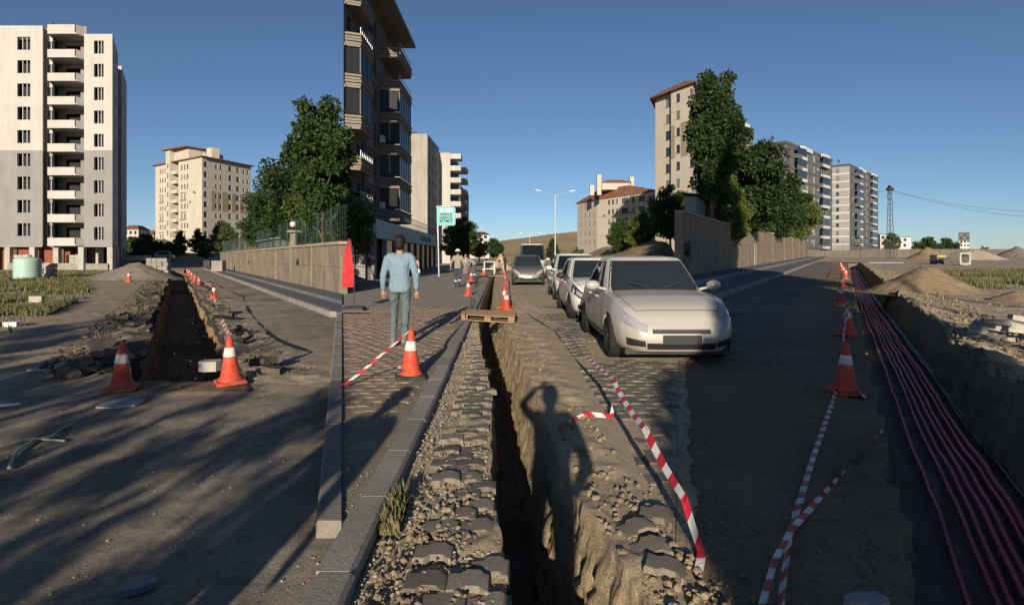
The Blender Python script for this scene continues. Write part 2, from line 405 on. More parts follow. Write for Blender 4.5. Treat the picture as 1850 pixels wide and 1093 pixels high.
# middle place: sidewalk bed, road bed
SWZ = 0.08
strip('paved_sidewalk', 2.95, 16.0, S1, lambda y: KB(y) - KW, 60, MT['joint'], lambda x, y: SWZ - 0.007, rough=0.003)
strip('paved_sidewalk', 16.0, 160, S1, lambda y: KB(y) - KW, 40, MT['paving_far'], lambda x, y: SWZ, rough=0)
strip('paved_road', 2.8, 90, C2R, S2, 110, MT['dust2'], lambda x, y: 0.004 * smooth((y-12)/6), rough=0.013, dirt=lambda x, y: 0.3, freq=2.2, edge=0.1)
strip('paved_road', 90, 420, lambda y: -2.4 - 0.02*(y-60), S2, 10, MT['dust2'], rough=0)
# right place
zz3 = lambda x, y: z3(y)
d3 = lambda x, y: 0.9 * smooth(1.25 - (C3L(y) - x) / 1.6) + 0.5 * smooth(1.0 - (x - S2(y)) / 1.4) * (1 if y < 9 else 0)
strip('asphalt_road', 1.6, 13.1, lambda y: max(S2(y), 0.86 if y < 2.8 else 0), lambda y: max(C3L(y), 0.87), 120, MT['asph3'], lambda x, y: z3(y)*smooth((x - S2(y))/1.6), k=0.008, mn=0.022, rough=0.009, dirt=d3)
K3 = lambda y: -3.89 + 0.604 * y           # kerb of the right place
W3 = lambda y: -8.76 + 0.604 * y           # wall of the right place
strip('asphalt_road', 13.1, 75, K3, C3L, 70, MT['asph3'], zz3, rough=0.01, dirt=d3)
strip('dirt_lot', 1.6, 70, C3R, lambda y: 1.35*y + 8, 130, MT['dirt'], zz3, rough=0.045, dirt=lambda x, y: 0.2, freq=1.4)
strip('dirt_lot', 70, 430, lambda y: S2(y), lambda y: 1.5*y + 20, 40, MT['dirt'], lambda x, y: 0.84 + 0.012*min(y-70, 60), rough=0)
strip('dirt_lot', 29.5, 75, S2, W3, 10, MT['dirt'], lambda x, y: z3(y), rough=0)

# ------------------------------------------------------------------ trenches: swept cross-sections
def trench(name, y0, y1, cl, tl, tr, cr, depth, zf, mats, nl=26, nw=16, nf=16, nr=26, wob=0.07, berm=(0.05, 0.05), batter=(0.08, 0.08), jag=0.05, endlen=0.22, surf_r=0.03, seed=0.0, left_z=0.0, k=0.0075, kinked=1.0, lag=0.0, dl=None, dr=None):
    ys = yrows(y0, y1, k, 0.025, 0.9); v = []; dv = []; cols = nl + nw + nf + nw + nr + 1
    mi_row = [0]*nl + [1]*nw + [2]*nf + [1]*nw + [3]*nr
    for y in ys:
        g = smooth((y - y0 - lag) / endlen) * smooth((y1 - y) / 1.5); fy = smooth((y - y0) / 0.5)
        jl = jag * fbm(y * 6.0, seed + 9.7) * fy; jr = jag * fbm(y * 6.0, seed + 1.9) * fy
        D0 = depth * (0.9 + 0.12 * fbm(seed, y * 0.35)); De = lambda xx: D0 * smooth((y - y0 - lag - (0.30 * fbm(xx * 1.9, seed + 50) if lag else 0)) / endlen) * smooth((y1 - y) / 1.5)
        eL = tl(y) + wob * fbm(y * 1.7, seed + 3.1) + jl
        eR = tr(y) + wob * fbm(y * 1.7, seed + 5.3) + jr
        a, b = cl(y), cr(y); zb = zf(y)
        eL = max(a + 0.05, eL)
        if eR < eL + 0.2: eR = eL + 0.2
        row = []
        for j in range(nl):
            t = j / nl; t = 1 - (1 - t)**1.6; x = a + (eL - a) * t
            d = eL - x; fade = min(1.0, (x - a) / 0.2) * fy
            z = zb + left_z * fade + fade * (surf_r * fbm(x * 3.1, y * 3.1, seed) + berm[0] * math.exp(-d / 0.45) * (0.6 + fbm(x * 1.3, y * 1.3, seed + 4)))
            row.append((x, y, z, max(dl(x, y) if dl else 0, math.exp(-d / 0.35) * fade)))
        zl = row[-1][2]; zl2 = zb + 0.3 * berm[1]
        for j in range(nw):
            t = j / nw; z = zl + (zb - De(eL) - zl) * t
            x = eL - jl * min(1, t * 1.6) + batter[0] * t * kinked + g * (0.045 * fbm(y * 1.6, z * 3.2, seed + 11) + 0.04 * fbm(y * 7, z * 12, seed + 2, 5)) * min(1, t * 6)
            row.append((x, y, z, 1.0))
        for j in range(nf):
            t = j / nf; x = eL + batter[0] + (eR - batter[1] - eL - batter[0]) * t
            row.append((x, y, zb - De(x) + 0.06 * g * fbm(x * 3, y * 3, seed + 21), 1.0))
        for j in range(nw):
            t = 1 - j / nw; z = zb + 0.2 * berm[1] + (-De(eR) - 0.2 * berm[1]) * t
            x = eR - jr * min(1, t * 1.6) - batter[1] * t * kinked - g * (0.045 * fbm(y * 1.5, z * 3.0, seed + 31) + 0.045 * fbm(y * 7, z * 12, seed + 7, 5)) * min(1, t * 6)
            row.append((x, y, z, 1.0))
        for j in range(nr + 1):
            t = (j / nr)**1.6; x = eR + (b - eR) * t
            d = x - eR; fade = min(1.0, (b - x) / 0.2) * fy
            z = zb + fade * (surf_r * fbm(x * 3.1, y * 3.1, seed + 8) + berm[1] * math.exp(-d / 0.5) * (0.6 + fbm(x * 1.3, y * 1.3, seed + 14)))
            row.append((x, y, z, max(dr(x, y) if dr else 0, math.exp(-d / 0.35) * fade)))
        v += [(p[0], p[1], p[2]) for p in row]; dv += [p[3] for p in row]
    f = []; mi = []
    for i in range(len(ys) - 1):
        for j in range(cols - 1):
            f.append((i*cols+j, i*cols+j+1, (i+1)*cols+j+1, (i+1)*cols+j)); mi.append(mi_row[j])
    me = mk(name, v, f, mats, mi, True)
    at = me.attributes.new('dirt', 'FLOAT', 'POINT'); at.data.foreach_set('value', dv)
    return tag(inst(me, name), kind='structure')
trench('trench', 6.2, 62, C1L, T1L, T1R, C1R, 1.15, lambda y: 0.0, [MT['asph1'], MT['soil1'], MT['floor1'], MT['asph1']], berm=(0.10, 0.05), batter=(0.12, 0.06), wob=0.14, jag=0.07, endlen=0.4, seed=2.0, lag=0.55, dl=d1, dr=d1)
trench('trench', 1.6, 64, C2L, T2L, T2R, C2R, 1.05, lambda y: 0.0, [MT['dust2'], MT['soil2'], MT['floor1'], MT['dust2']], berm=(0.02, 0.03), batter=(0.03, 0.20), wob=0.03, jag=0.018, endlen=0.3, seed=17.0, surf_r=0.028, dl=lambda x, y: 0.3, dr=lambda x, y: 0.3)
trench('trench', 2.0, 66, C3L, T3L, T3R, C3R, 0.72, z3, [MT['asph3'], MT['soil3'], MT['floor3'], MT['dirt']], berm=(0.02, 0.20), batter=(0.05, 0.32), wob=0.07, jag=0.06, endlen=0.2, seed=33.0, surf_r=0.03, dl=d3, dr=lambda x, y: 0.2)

def skirt(name, y0, y1, xf, zf, mat):
    ys = yrows(y0, y1, 0.03, 0.1, 2.0); m = MB()
    for a, b in zip(ys, ys[1:]):
        m.add([(xf(a), a, -0.3), (xf(b), b, -0.3), (xf(b), b, zf(b)+0.004), (xf(a), a, zf(a)+0.004)], [(0, 1, 2, 3)])
    return tag(m.build(name, mat), kind='structure')
skirt('road_edge', 12.9, 30, lambda y: S2(y) + 0.001, z3, MT['asph3'])

strip('dust_spill', 2.8, 12.8, lambda y: S2(y) - 0.03, lambda y: S2(y) + max(0.0, 0.07 + 0.06*fbm(y*1.6, 4.2) + 0.03*fbm(y*9.0, 8.1, 0, 4)) * smooth((12.9 - y)/1.5), 5, MT['dust2'], lambda x, y: 0.007 + z3(y)*smooth((x - S2(y))/1.6), k=0.004, mn=0.012, rough=0.0, dirt=lambda x, y: 0.3)
# ------------------------------------------------------------------ building materials
MT['bw_white'] = plaster_mat('white_render', (0.40, 0.385, 0.36), (0.44, 0.425, 0.395), 0.12)
MT['bw_grey'] = plaster_mat('grey_undercoat', (0.21, 0.207, 0.20), (0.245, 0.24, 0.232), 0.12)
MT['cream'] = plaster_mat('cream_render', (0.43, 0.395, 0.33), (0.47, 0.43, 0.36), 0.10)
MT['taupe'] = plaster_mat('taupe_render', (0.25, 0.21, 0.145), (0.28, 0.235, 0.165), 0.10)
MT['bgrey'] = plaster_mat('mid_grey_render', (0.098, 0.101, 0.106), (0.118, 0.12, 0.124), 0.10)  # grey lowered so that the towers' street faces read as shaded
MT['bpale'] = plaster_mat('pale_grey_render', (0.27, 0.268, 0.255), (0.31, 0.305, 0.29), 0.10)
MT['bdark'] = plaster_mat('charcoal_render', (0.075, 0.073, 0.075), (0.095, 0.092, 0.093), 0.10)
MT['bwhite2'] = plaster_mat('white_band', (0.47, 0.465, 0.45), (0.52, 0.51, 0.495), 0.10)
MT['stripe_tan'] = plaster_mat('shaded_beige_balcony', (0.20, 0.18, 0.15), (0.24, 0.215, 0.18), 0.2)  # beige darkened; shade that nothing casts on the flats is in this colour
MT['brown_clad'] = plaster_mat('shaded_brown_cladding', (0.12, 0.107, 0.098), (0.15, 0.134, 0.122), 0.14)  # dark brown cladding, darkened further to stand for shade
MT['rawconc'] = plaster_mat('raw_concrete_gable', (0.28, 0.262, 0.225), (0.33, 0.31, 0.27), 0.22)
MT['brick'] = M_var('hollow_brick', (0.20, 0.055, 0.035), (0.26, 0.085, 0.05), 2.0, 0.9, 12, 0.3, 0.2)
MT['tile'] = M_var('brown_roof_tile', (0.16, 0.075, 0.05), (0.22, 0.105, 0.07), 1.0, 0.85, 10, 0.3, 0.4, 0.05)
MT['roofdark'] = M_var('dark_roof_sheet', (0.07, 0.03, 0.03), (0.10, 0.045, 0.04), 1.0, 0.7, 10, 0.2, 0.2)
MT['frame_w'] = M_flat('white_window_frame', (0.55, 0.55, 0.54), 0.5)
MT['frame_d'] = M_flat('dark_window_frame', (0.06, 0.06, 0.065), 0.5)
MT['frame_b'] = M_flat('brown_window_frame', (0.10, 0.07, 0.055), 0.5)
MT['glass'] = glass_mat('window_glass', curtain=True)
MT['glass_b'] = glass_mat('blue_balcony_glass', (0.012, 0.016, 0.022), 0.12, 0.25)
MT['glass_c'] = glass_mat('dark_balcony_glass', (0.010, 0.011, 0.013), 0.3, 0.12)
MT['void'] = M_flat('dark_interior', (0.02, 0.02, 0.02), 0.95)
MT['metal'] = M_flat('galvanised_metal', (0.42, 0.43, 0.43), 0.45, 0.6)
MT['metal_dark'] = M_flat('dark_painted_metal', (0.035, 0.04, 0.042), 0.55, 0.2)
MT['green_fence'] = M_flat('green_fence_paint', (0.02, 0.04, 0.035), 0.6)
MT['sheet'] = M_flat('corrugated_sheet', (0.42, 0.44, 0.44), 0.5, 0.3)
MT['sheet_teal'] = M_flat('grey_green_sheet', (0.17, 0.22, 0.21), 0.55, 0.2)

_wc = {}
def win_meshes(w, h, style, depth):
    key = (round(w, 2), round(h, 2), style, depth)
    if key in _wc: return _wc[key]
    fm = MT['frame_w']; t = 0.06
    if style in ('d1', 'd2', 'dbar'): fm = MT['frame_d']
    if style in ('b1', 'b2'): fm = MT['frame_b']
    m = MB(); y0, y1 = -depth + 0.02, -depth + 0.09
    if style == 'bars':           # an opening without glazing, with two strapped posts
        for sx in (-w/6, w/6): m.box(sx-0.035, sx+0.035, y0, y1, 0, h)
        for i in range(9):
            z = h * (i + 0.5) / 9
            for sx in (-w/6, w/6): m.box(sx-0.05, sx+0.05, y0-0.01, y1+0.01, z-0.04, z+0.04, 1)
        m.box(-w/2, w/2, y0, y1, 0, 0.05)
        fr = m.mesh('window', [MT['bw_grey'], MT['frame_w']]); gl = None
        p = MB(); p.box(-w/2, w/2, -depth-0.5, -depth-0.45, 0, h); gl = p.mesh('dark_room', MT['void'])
    else:
        m.box(-w/2, -w/2+t, y0, y1, 0, h); m.box(w/2-t, w/2, y0, y1, 0, h)
        m.box(-w/2+t, w/2-t, y0, y1, 0, t); m.box(-w/2+t, w/2-t, y0, y1, h-t, h)
        if style[-1] == '2': m.box(-t/2, t/2, y0, y1, t, h-t)
        if style[-1] == '3':
            for sx in (-w/6, w/6): m.box(sx-t/2, sx+t/2, y0, y1, t, h-t)
        m.box(-w/2-0.06, w/2+0.06, 0.003, 0.06, -0.07, -0.003)
        fr = m.mesh('window', [fm])
        p = MB(); p.box(-w/2+t, w/2-t, y0+0.02, y0+0.04, t, h-t)
        gl = p.mesh('pane', MT['glass_b'] if style.startswith('B') else MT['glass'])
    _wc[key] = (fr, gl); return _wc[key]

def facade(b, A, B, z0, z1, ops, mat, depth=0.18, name='wall', zmat=None, lab=None):
    """one wall of building b (an Empty) from A to B (local xy, outside on the right hand), with real openings; ops = (s, z, w, h, style)"""
    A = Vector((A[0], A[1])); B = Vector((B[0], B[1])); L = (B - A).length; t = (B - A) / L; n = Vector((t.y, -t.x))
    xs = {0.0, L}; zs = {z0, z1}
    if zmat: zs.add(zmat[0])
    for s, z, w, h, st in ops: xs |= {round(s-w/2, 3), round(s+w/2, 3)}; zs |= {round(z, 3), round(z+h, 3)}
    xs = sorted(x for x in xs if 0 <= x <= L); zs = sorted(z for z in zs if z0 <= z <= z1)
    m = MB()
    def P(s, y, z): q = A + t * s + n * y; return (q.x, q.y, z)
    solid = {}
    for i in range(len(xs)-1):
        for j in range(len(zs)-1):
            cx, cz = (xs[i]+xs[i+1])/2, (zs[j]+zs[j+1])/2
            hole = any(abs(cx-s) < w/2 and z < cz < z+h for s, z, w, h, st in ops)
            if not hole:
                m.add([P(xs[i],0,zs[j]), P(xs[i+1],0,zs[j]), P(xs[i+1],0,zs[j+1]), P(xs[i],0,zs[j+1])], [(0,1,2,3)], 1 if zmat and cz < zmat[0] else 0)
    for s, z, w, h, st in ops:
        a, c = s-w/2, s+w/2
        m.add([P(a,0,z), P(c,0,z), P(c,-depth,z), P(a,-depth,z)], [(3,2,1,0)]); m.add([P(a,0,z+h), P(c,0,z+h), P(c,-depth,z+h), P(a,-depth,z+h)], [(0,1,2,3)])
        m.add([P(a,0,z), P(a,0,z+h), P(a,-depth,z+h), P(a,-depth,z)], [(0,1,2,3)]); m.add([P(c,0,z), P(c,0,z+h), P(c,-depth,z+h), P(c,-depth,z)], [(3,2,1,0)])
    wall = m.build(name, [mat, zmat[1]] if zmat else [mat], b)
    if lab: wall['label'] = lab
    M0 = Matrix(((t.x, n.x, 0, 0), (t.y, n.y, 0, 0), (0, 0, 1, 0), (0, 0, 0, 1)))
    for s, z, w, h, st in ops:
        if st == 'none': continue
        fr, gl = win_meshes(w, h, st, depth)
        q = A + t * s; M = M0.copy(); M.translation = (q.x, q.y, z)
        wo_ = inst(fr, 'window', b, M)
        if gl: inst(gl, gl.name.split('.')[0], wo_)
    return wall, P, M0
def fmatrix(A, B):
    A = Vector((A[0], A[1])); B = Vector((B[0], B[1])); t = (B-A).normalized(); n = Vector((t.y, -t.x))
    return Matrix(((t.x, n.x, 0, A.x), (t.y, n.y, 0, A.y), (0, 0, 1, 0), (0, 0, 0, 1))), (B-A).length
def roofslab(b, poly, z0, z1, mat, name='roof', grow=0.0):
    c = Vector((sum(p[0] for p in poly)/len(poly), sum(p[1] for p in poly)/len(poly)))
    pp = []
    for p in poly:
        d = Vector((p[0], p[1])) - c; d = d * (1 + grow / d.length); pp.append((c.x + d.x, c.y + d.y))
    m = MB(); m.prism(pp, z0, z1); return m.build(name, mat, b)
def hiproof(b, poly, z0, z1, mat, grow=0.9, frac=0.55, name='roof'):
    c = Vector((sum(p[0] for p in poly)/4, sum(p[1] for p in poly)/4))
    lo = []; hi = []
    for p in poly:
        d = Vector((p[0], p[1])) - c
        e = d * (1 + grow / d.length); lo.append((c.x+e.x, c.y+e.y, z0)); hi.append((c.x+d.x*frac, c.y+d.y*frac, z1))
    v = [(x, y, z-0.25) for x, y, z in lo] + lo + hi; m = MB()
    f = [(3,2,1,0), (8,9,10,11)]
    for k in (0, 4):
        for i in range(4): j = (i+1) % 4; f.append((k+i, k+j, k+4+j, k+4+i))
    m.add(v, f); return m.build(name, mat, b)
def local(pts, o): return [(p[0]-o[0], p[1]-o[1]) for p in pts]
def rowsgrid(cols, n, z0, dz, w, h, st): return [(s, z0 + i*dz, w, h, st) for s in cols for i in range(n)]

# ------------------------------------------------------------------ building A: white block, unfinished, far left
YB = 66.0
def bA():
    o = (PX(203, YB), YB, 0); s18 = 19.0
    b = empty('apartment_block', o, label='unfinished white and grey nine-storey block on bare concrete columns', cat='building')
    x = lambda p: (p - 203) / F * YB       # px of the front plane to local x
    zt = PZ(62, YB); zg = 2.95; fl = 42.05/F*YB
    dx, dy = -0.606, 1.0
    def E(px_, back=0.0): return (x(px_) + dx*back, back)
    tiles = PZ(272, YB)                    # where the white coat stops
    r0 = zg + 1.05
    # wall pieces of the front, left to right: wing, narrow recess, balcony bay, right bay
    L = x(77) - x(-60)
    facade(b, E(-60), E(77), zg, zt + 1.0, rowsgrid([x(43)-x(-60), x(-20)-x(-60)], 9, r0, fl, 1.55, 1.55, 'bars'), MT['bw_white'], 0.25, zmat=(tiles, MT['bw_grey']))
    facade(b, E(77), E(77, 0.9), zg, zt + 1.0, [], MT['bw_white'], zmat=(tiles, MT['bw_grey']))
    facade(b, E(77, 0.9), E(95, 0.9), zg, zt + 1.0, rowsgrid([0.62], 9, r0, fl, 0.72, 1.35, 'bars'), MT['bw_white'], 0.2, zmat=(tiles, MT['bw_grey']))
    facade(b, E(95, 0.9), E(95), zg, zt + 1.0, [], MT['bw_white'], zmat=(tiles, MT['bw_grey']))
    # balcony bay: back wall with door openings, side walls
    facade(b, E(95, 1.7), E(152, 1.7), zg, zt + 1.6, rowsgrid([2.1], 9, r0-0.85, fl, 1.9, 2.0, 'none'), MT['bw_grey'], 0.25)
    facade(b, E(95), E(95, 1.7), zg, zt + 1.6, [], MT['bw_grey']); facade(b, E(152, 1.7), E(152), zg, zt + 0.0, [], MT['bw_grey'])
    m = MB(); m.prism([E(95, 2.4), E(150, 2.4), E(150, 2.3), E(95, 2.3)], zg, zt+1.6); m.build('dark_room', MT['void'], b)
    for i in range(10):
        z = zg - 0.1 + i * fl; m = MB()
        y0 = -0.75 if i < 9 else -0.75
        poly = [(x(95)+0.003, y0), (x(146), y0), (x(151.6), 0.0), E(151.6, 1.69), E(95.2, 1.69)]
        m.prism(poly, z, z + 0.16)
        if i < 9 or True:
            h = 0.95 if i < 9 else 1.1
            m.prism([(x(95)+0.003, y0), (x(146), y0), (x(146), y0+0.14), (x(95)+0.003, y0+0.14)], z+0.16, z+h)
            m.prism([(x(146)-0.01, y0), (x(151.8), -0.003), (x(149.4), -0.003), (x(144), y0)], z+0.16, z+h-0.01)
        m.build('balcony', MT['bw_white'], b)
    # right bay
    W = x(203) - x(152)
    facade(b, E(152), E(203), zg, zt, rowsgrid([W*0.52], 9, r0-0.45, fl, 1.15, 1.55, 'bars'), MT['bw_white'], 0.25, zmat=(tiles, MT['bw_grey']))
    # street side
    SD = [E(203), E(203, s18)]; LL = math.hypot(dx*s18, s18)
    facade(b, SD[0], E(203, 6.4), zg, zt, rowsgrid([4.2], 9, r0-0.4, fl, 1.0, 1.5, 'bars'), MT['bw_white'], 0.25)
    facade(b, E(203, 6.4), (E(203, 6.4)[0]-0.7, 6.4), zg, zt, [], MT['bw_white'])
    facade(b, (E(203, 6.4)[0]-0.7, 6.4), (E(203, 11)[0]-0.7, 11), zg, zt-0.8, rowsgrid([2.4], 9, r0-0.4, fl, 0.9, 1.5, 'bars'), MT['bw_grey'], 0.25)
    facade(b, (E(203, 11)[0]-0.7, 11), E(203, 11), zg, zt, [], MT['bw_white'])
    facade(b, E(203, 11), E(203, s18), zg, zt, rowsgrid([4.0], 9, r0-0.4, fl, 1.0, 1.5, 'bars'), MT['bw_white'], 0.25)
    facade(b, E(203, s18), E(-60, s18), zg, zt, [], MT['bw_white']); facade(b, E(-60, s18), E(-60), zg, zt+1.0, [], MT['bw_white'])
    roofslab(b, [E(-59.5, 0.3), E(76.5, 0.3), E(76.5, 1.1), E(94.5, 1.1), E(94.5, 1.8), E(151, 1.8), E(151, 0.3), E(202.5, 0.3), E(202.5, 6.0), (E(202.5, 6.0)[0]-0.8, 6.0), (E(202.5, 11.2)[0]-0.8, 11.2), E(202.5, 11.2), E(202, s18-0.3), E(-59, s18-0.3)], zt-0.5, zt-0.25, MT['conc_dark'], 'roof_slab')
    m = MB(); m.prism([E(-55, 2.2), E(92, 2.2), E(96, 9), E(-55, 9)], zt-0.2, zt+1.75); m.build('roof', MT['roofdark'], b)
    roofslab(b, [E(-60, 0.02), E(76, 0.02), E(76, 0.95), E(94, 0.95), E(94, 1.75), E(151, 1.75), E(151, 0.02), E(202.8, 0.02), E(202.4, s18-0.05), E(-59.7, s18-0.05)], zg-0.22, zg-0.004, MT['conc_dark'], 'floor_slab')
    # ground storey: columns, brick infill, low concrete walls
    for px_, bk in ((-20, 0.1), (12, 0.1), (57, 0.1), (100, 0.1), (147, -0.45), (172, 2.5), (198, 0.1), (150, 5.5), (60, 6), (15, 6), (104, 6)):
        c = E(px_, bk); m = MB(); m.box(c[0]-0.32, c[0]+0.32, c[1], c[1]+0.5, 0, zg-0.225); m.build('column', MT['conc'], b)
    for bk in (5.5, 10.5, 15.0, 18.4):
        c = E(202.4, bk); m = MB(); m.box(c[0]-0.3, c[0], c[1], c[1]+0.4, 0.6, zg-0.225); m.build('column', MT['conc'], b)
    for a, c, bk in ((25, 53, 1.2), (62, 92, 1.4), (106, 118, 3), (126, 142, 3.6), (-30, 6, 1.4)):
        m = MB(); m.prism([E(a, bk), E(c, bk), E(c, bk+0.2), E(a, bk+0.2)], 0, zg-0.225); m.build('brick_infill', MT['brick'], b)
    for k0, k1 in ((5.9, 9.5), (11, 13.4), (15.6, 18.2)):
        m = MB(); m.prism([E(201.5, k0), E(201.5, k1), E(199, k1), E(199, k0)], 0.6, zg-0.225); m.build('brick_infill', MT['brick'], b)
    m = MB(); m.prism([E(100, 7.5), E(200, 7.5), E(200, 7.7), E(100, 7.7)], 0, zg-0.225); m.build('brick_infill', MT['void'], b)  # near-black sheet, not brick; shade inside the storey put into its colour
    for a, c, h in ((14, 96, 0.85), (103, 144.8, 0.8), (149.6, 195, 0.75)):
        m = MB(); m.prism([E(a, -0.15), E(c, -0.15), E(c, 0.08), E(a, 0.08)], 0, h); m.build('low_wall', MT['conc_dark'], b)
    m = MB(); m.prism([E(202.9, 0.4), E(202.9, s18), E(200.5, s18), E(200.5, 0.4)], 0, 0.6); m.build('low_wall', MT['conc_dark'], b)
    for (px_, bk) in ((33, 0.6), (126, 1.6)):
        c = E(px_, bk); m = MB()
        for i in range(3):
            for j in range(5): m.box(c[0]-0.75+i*0.5, c[0]-0.75+i*0.5+0.47, c[1], c[1]+0.5, 0.01+j*0.36, 0.01+j*0.36+0.33)
        m.build('block_stack', MT['conc'], b)
bA()

# ------------------------------------------------------------------ building B: cream block behind the left street
def bB():
    C = (PX(365, 153), 153.0); az1, az2 = R(-56), R(20)
    d1_ = Vector((math.sin(az1), math.cos(az1))); d2_ = Vector((math.sin(az2), math.cos(az2)))
    L1, L2 = 27.5, 17.2
    b = empty('apartment_block', (C[0], C[1], 0), label='cream and taupe ten-storey apartment block beyond the left street', cat='building')
    zt = PZ(284, 153); zg = 0.6; fl = 2.78; n = 10; r0 = zg + 1.0
    P0 = (0, 0); P1 = tuple(d2_ * L2); P2 = tuple(d2_ * L2 + d1_ * L1); P3 = tuple(d1_ * L1)
    # left face runs P3 -> P0 (outside to the camera), right face P0 -> P1
    g = MT['cream']
    ops = []
    for s, w, h in ((3.2, 0.62, 1.25), (4.7, 0.62, 1.25), (6.2, 0.62, 1.25), (16.2, 0.75, 1.35), (17.9, 0.75, 1.35), (19.5, 0.75, 1.35)):
        ops += [(s, r0 + i*fl, w, h, 'd1') for i in range(n) if not (s in (6.2, 19.5) and i in (2, 4, 6))]
    facade(b, P3, tuple(d1_ * 16.9), zg, zt, [(s, z, w, h, st) for s, z, w, h, st in ops if s < 10], g)
    # stair tower, proud and higher
    M, _ = fmatrix(P3, P0)
    def W(s, y): q = M @ Vector((s, y, 0)); return (q.x, q.y)
    facade(b, W(8.6, 0.9), W(11.0, 0.9), zg, zt + 3.6, [(1.2, r0 + 0.9 + i*fl, 0.7, 1.4, 'd1') for i in range(10)], g, name='stair_tower')
    facade(b, W(11.0, 0.9), W(11.0, -5), zg, zt + 3.6, [], g, name='stair_tower'); facade(b, W(8.6, -5), W(8.6, 0.9), zg, zt + 3.6, [], g, name='stair_tower')
    facade(b, W(11.0, -5), W(8.6, -5), zg, zt + 3.6, [], g, name='stair_tower')
    roofslab(b, [W(7.6, 1.8), W(19.8, 0.8), W(19.8, -6), W(7.6, -6)], zt + 3.6, zt + 3.95, MT['tile'], 'roof')
    m = MB(); m.prism([W(11.0, -0.5), W(19.0, -0.5), W(19.0, -5.5), W(11.0, -5.5)], zt, zt + 3.59); m.build('attic', g, b)
    facade(b, W(11.0, -1.6), W(14.2, -1.6), zg, zt, [(1.6, r0 - 0.8 + i*fl, 1.7, 2.1, 'd2') for i in range(n)], g)
    facade(b, W(14.2, -1.6), W(14.2, 0), zg, zt, [], g)
    facade(b, W(14.2, 0), P0, zg, zt, [(s - 14.2, z, w, h, st) for s, z, w, h, st in ops if s > 10], g)
    for i in range(1, n):
        m = MB(); z = zg + i*fl; m.prism([W(11.02, -1.5), W(14.1, -1.5), W(14.1, 0.5), W(11.02, 0.5)], z, z+0.15); m.prism([W(11.02, 0.4), W(14.1, 0.4), W(14.1, 0.5), W(11.02, 0.5)], z+0.15, z+1.0)
        m.build('balcony', MT['cream'], b)
    for s0, s1, zs in ((2.3, 5.5, (2, 4, 6)), (15.2, 18.9, (1, 2, 4, 6))):
        for i in zs:
            m = MB(); z = r0 + i*fl
            q0 = s0
            m.prism([W(s0, 0.004), W(s1, 0.004), W(s1, 0.05), W(s0, 0.05)], z - 0.75, z - 0.12); m.build('trim_panel', MT['taupe'], b); m = MB()
            m.prism([W(s0, 0.004), W(s1, 0.004), W(s1, 0.05), W(s0, 0.05)], z + 1.5, z + 1.9); m.build('trim_panel', MT['taupe'], b)
    # right face with a shallow projecting bay
    ops = []
    for s, w, h, st in ((1.1, 1.05, 1.5, 'd2'), (4.6, 0.62, 1.2, 'd1'), (6.2, 0.62, 1.2, 'd1'), (9.4, 1.05, 1.5, 'd2'), (12.2, 1.05, 1.5, 'd2'), (14.4, 0.62, 1.2, 'd1'), (15.9, 0.62, 1.2, 'd1')):
        ops += [(s, r0 + i*fl, w, h, st) for i in range(n)]
    facade(b, P0, P1, zg, zt, ops, g)
    M2, _ = fmatrix(P0, P1)
    def W2(s, y): q = M2 @ Vector((s, y, 0)); return (q.x, q.y)
    for i in (1, 2, 5, 6):
        z = r0 + i*fl
        for s0, s1 in ((3.0, 4.2), (5.0, 5.8), (6.6, 8.7), (10.1, 11.5), (12.9, 14.0)):
            m = MB(); m.prism([W2(s0, 0.004), W2(s1, 0.004), W2(s1, 0.045), W2(s0, 0.045)], z-0.8, z+1.95); m.build('trim_panel', MT['taupe'], b)
    facade(b, P1, P2, zg, zt, [], g); facade(b, P2, P3, zg, zt, [], g)
    hiproof(b, [P0, P1, P2, P3], zt + 0.25, zt + 1.6, MT['tile'], 1.2, 0.6)
    m = MB(); m.prism([W(23.3, -3.4), W(26, -3.4), W(26, -5.6), W(23.3, -5.6)], zt, zt + 3.4); m.prism([W(21.2, -3.4), W(22.4, -3.4), W(22.4, -4.4), W(21.2, -4.4)], zt, zt+2.2); m.build('chimney', g, b)
    m = MB(); m.prism([W2(8.8, -3), W2(9.8, -3), W2(9.8, -4), W2(8.8, -4)], zt+0.5, zt + 2.4); m.build('chimney', g, b)
bB()

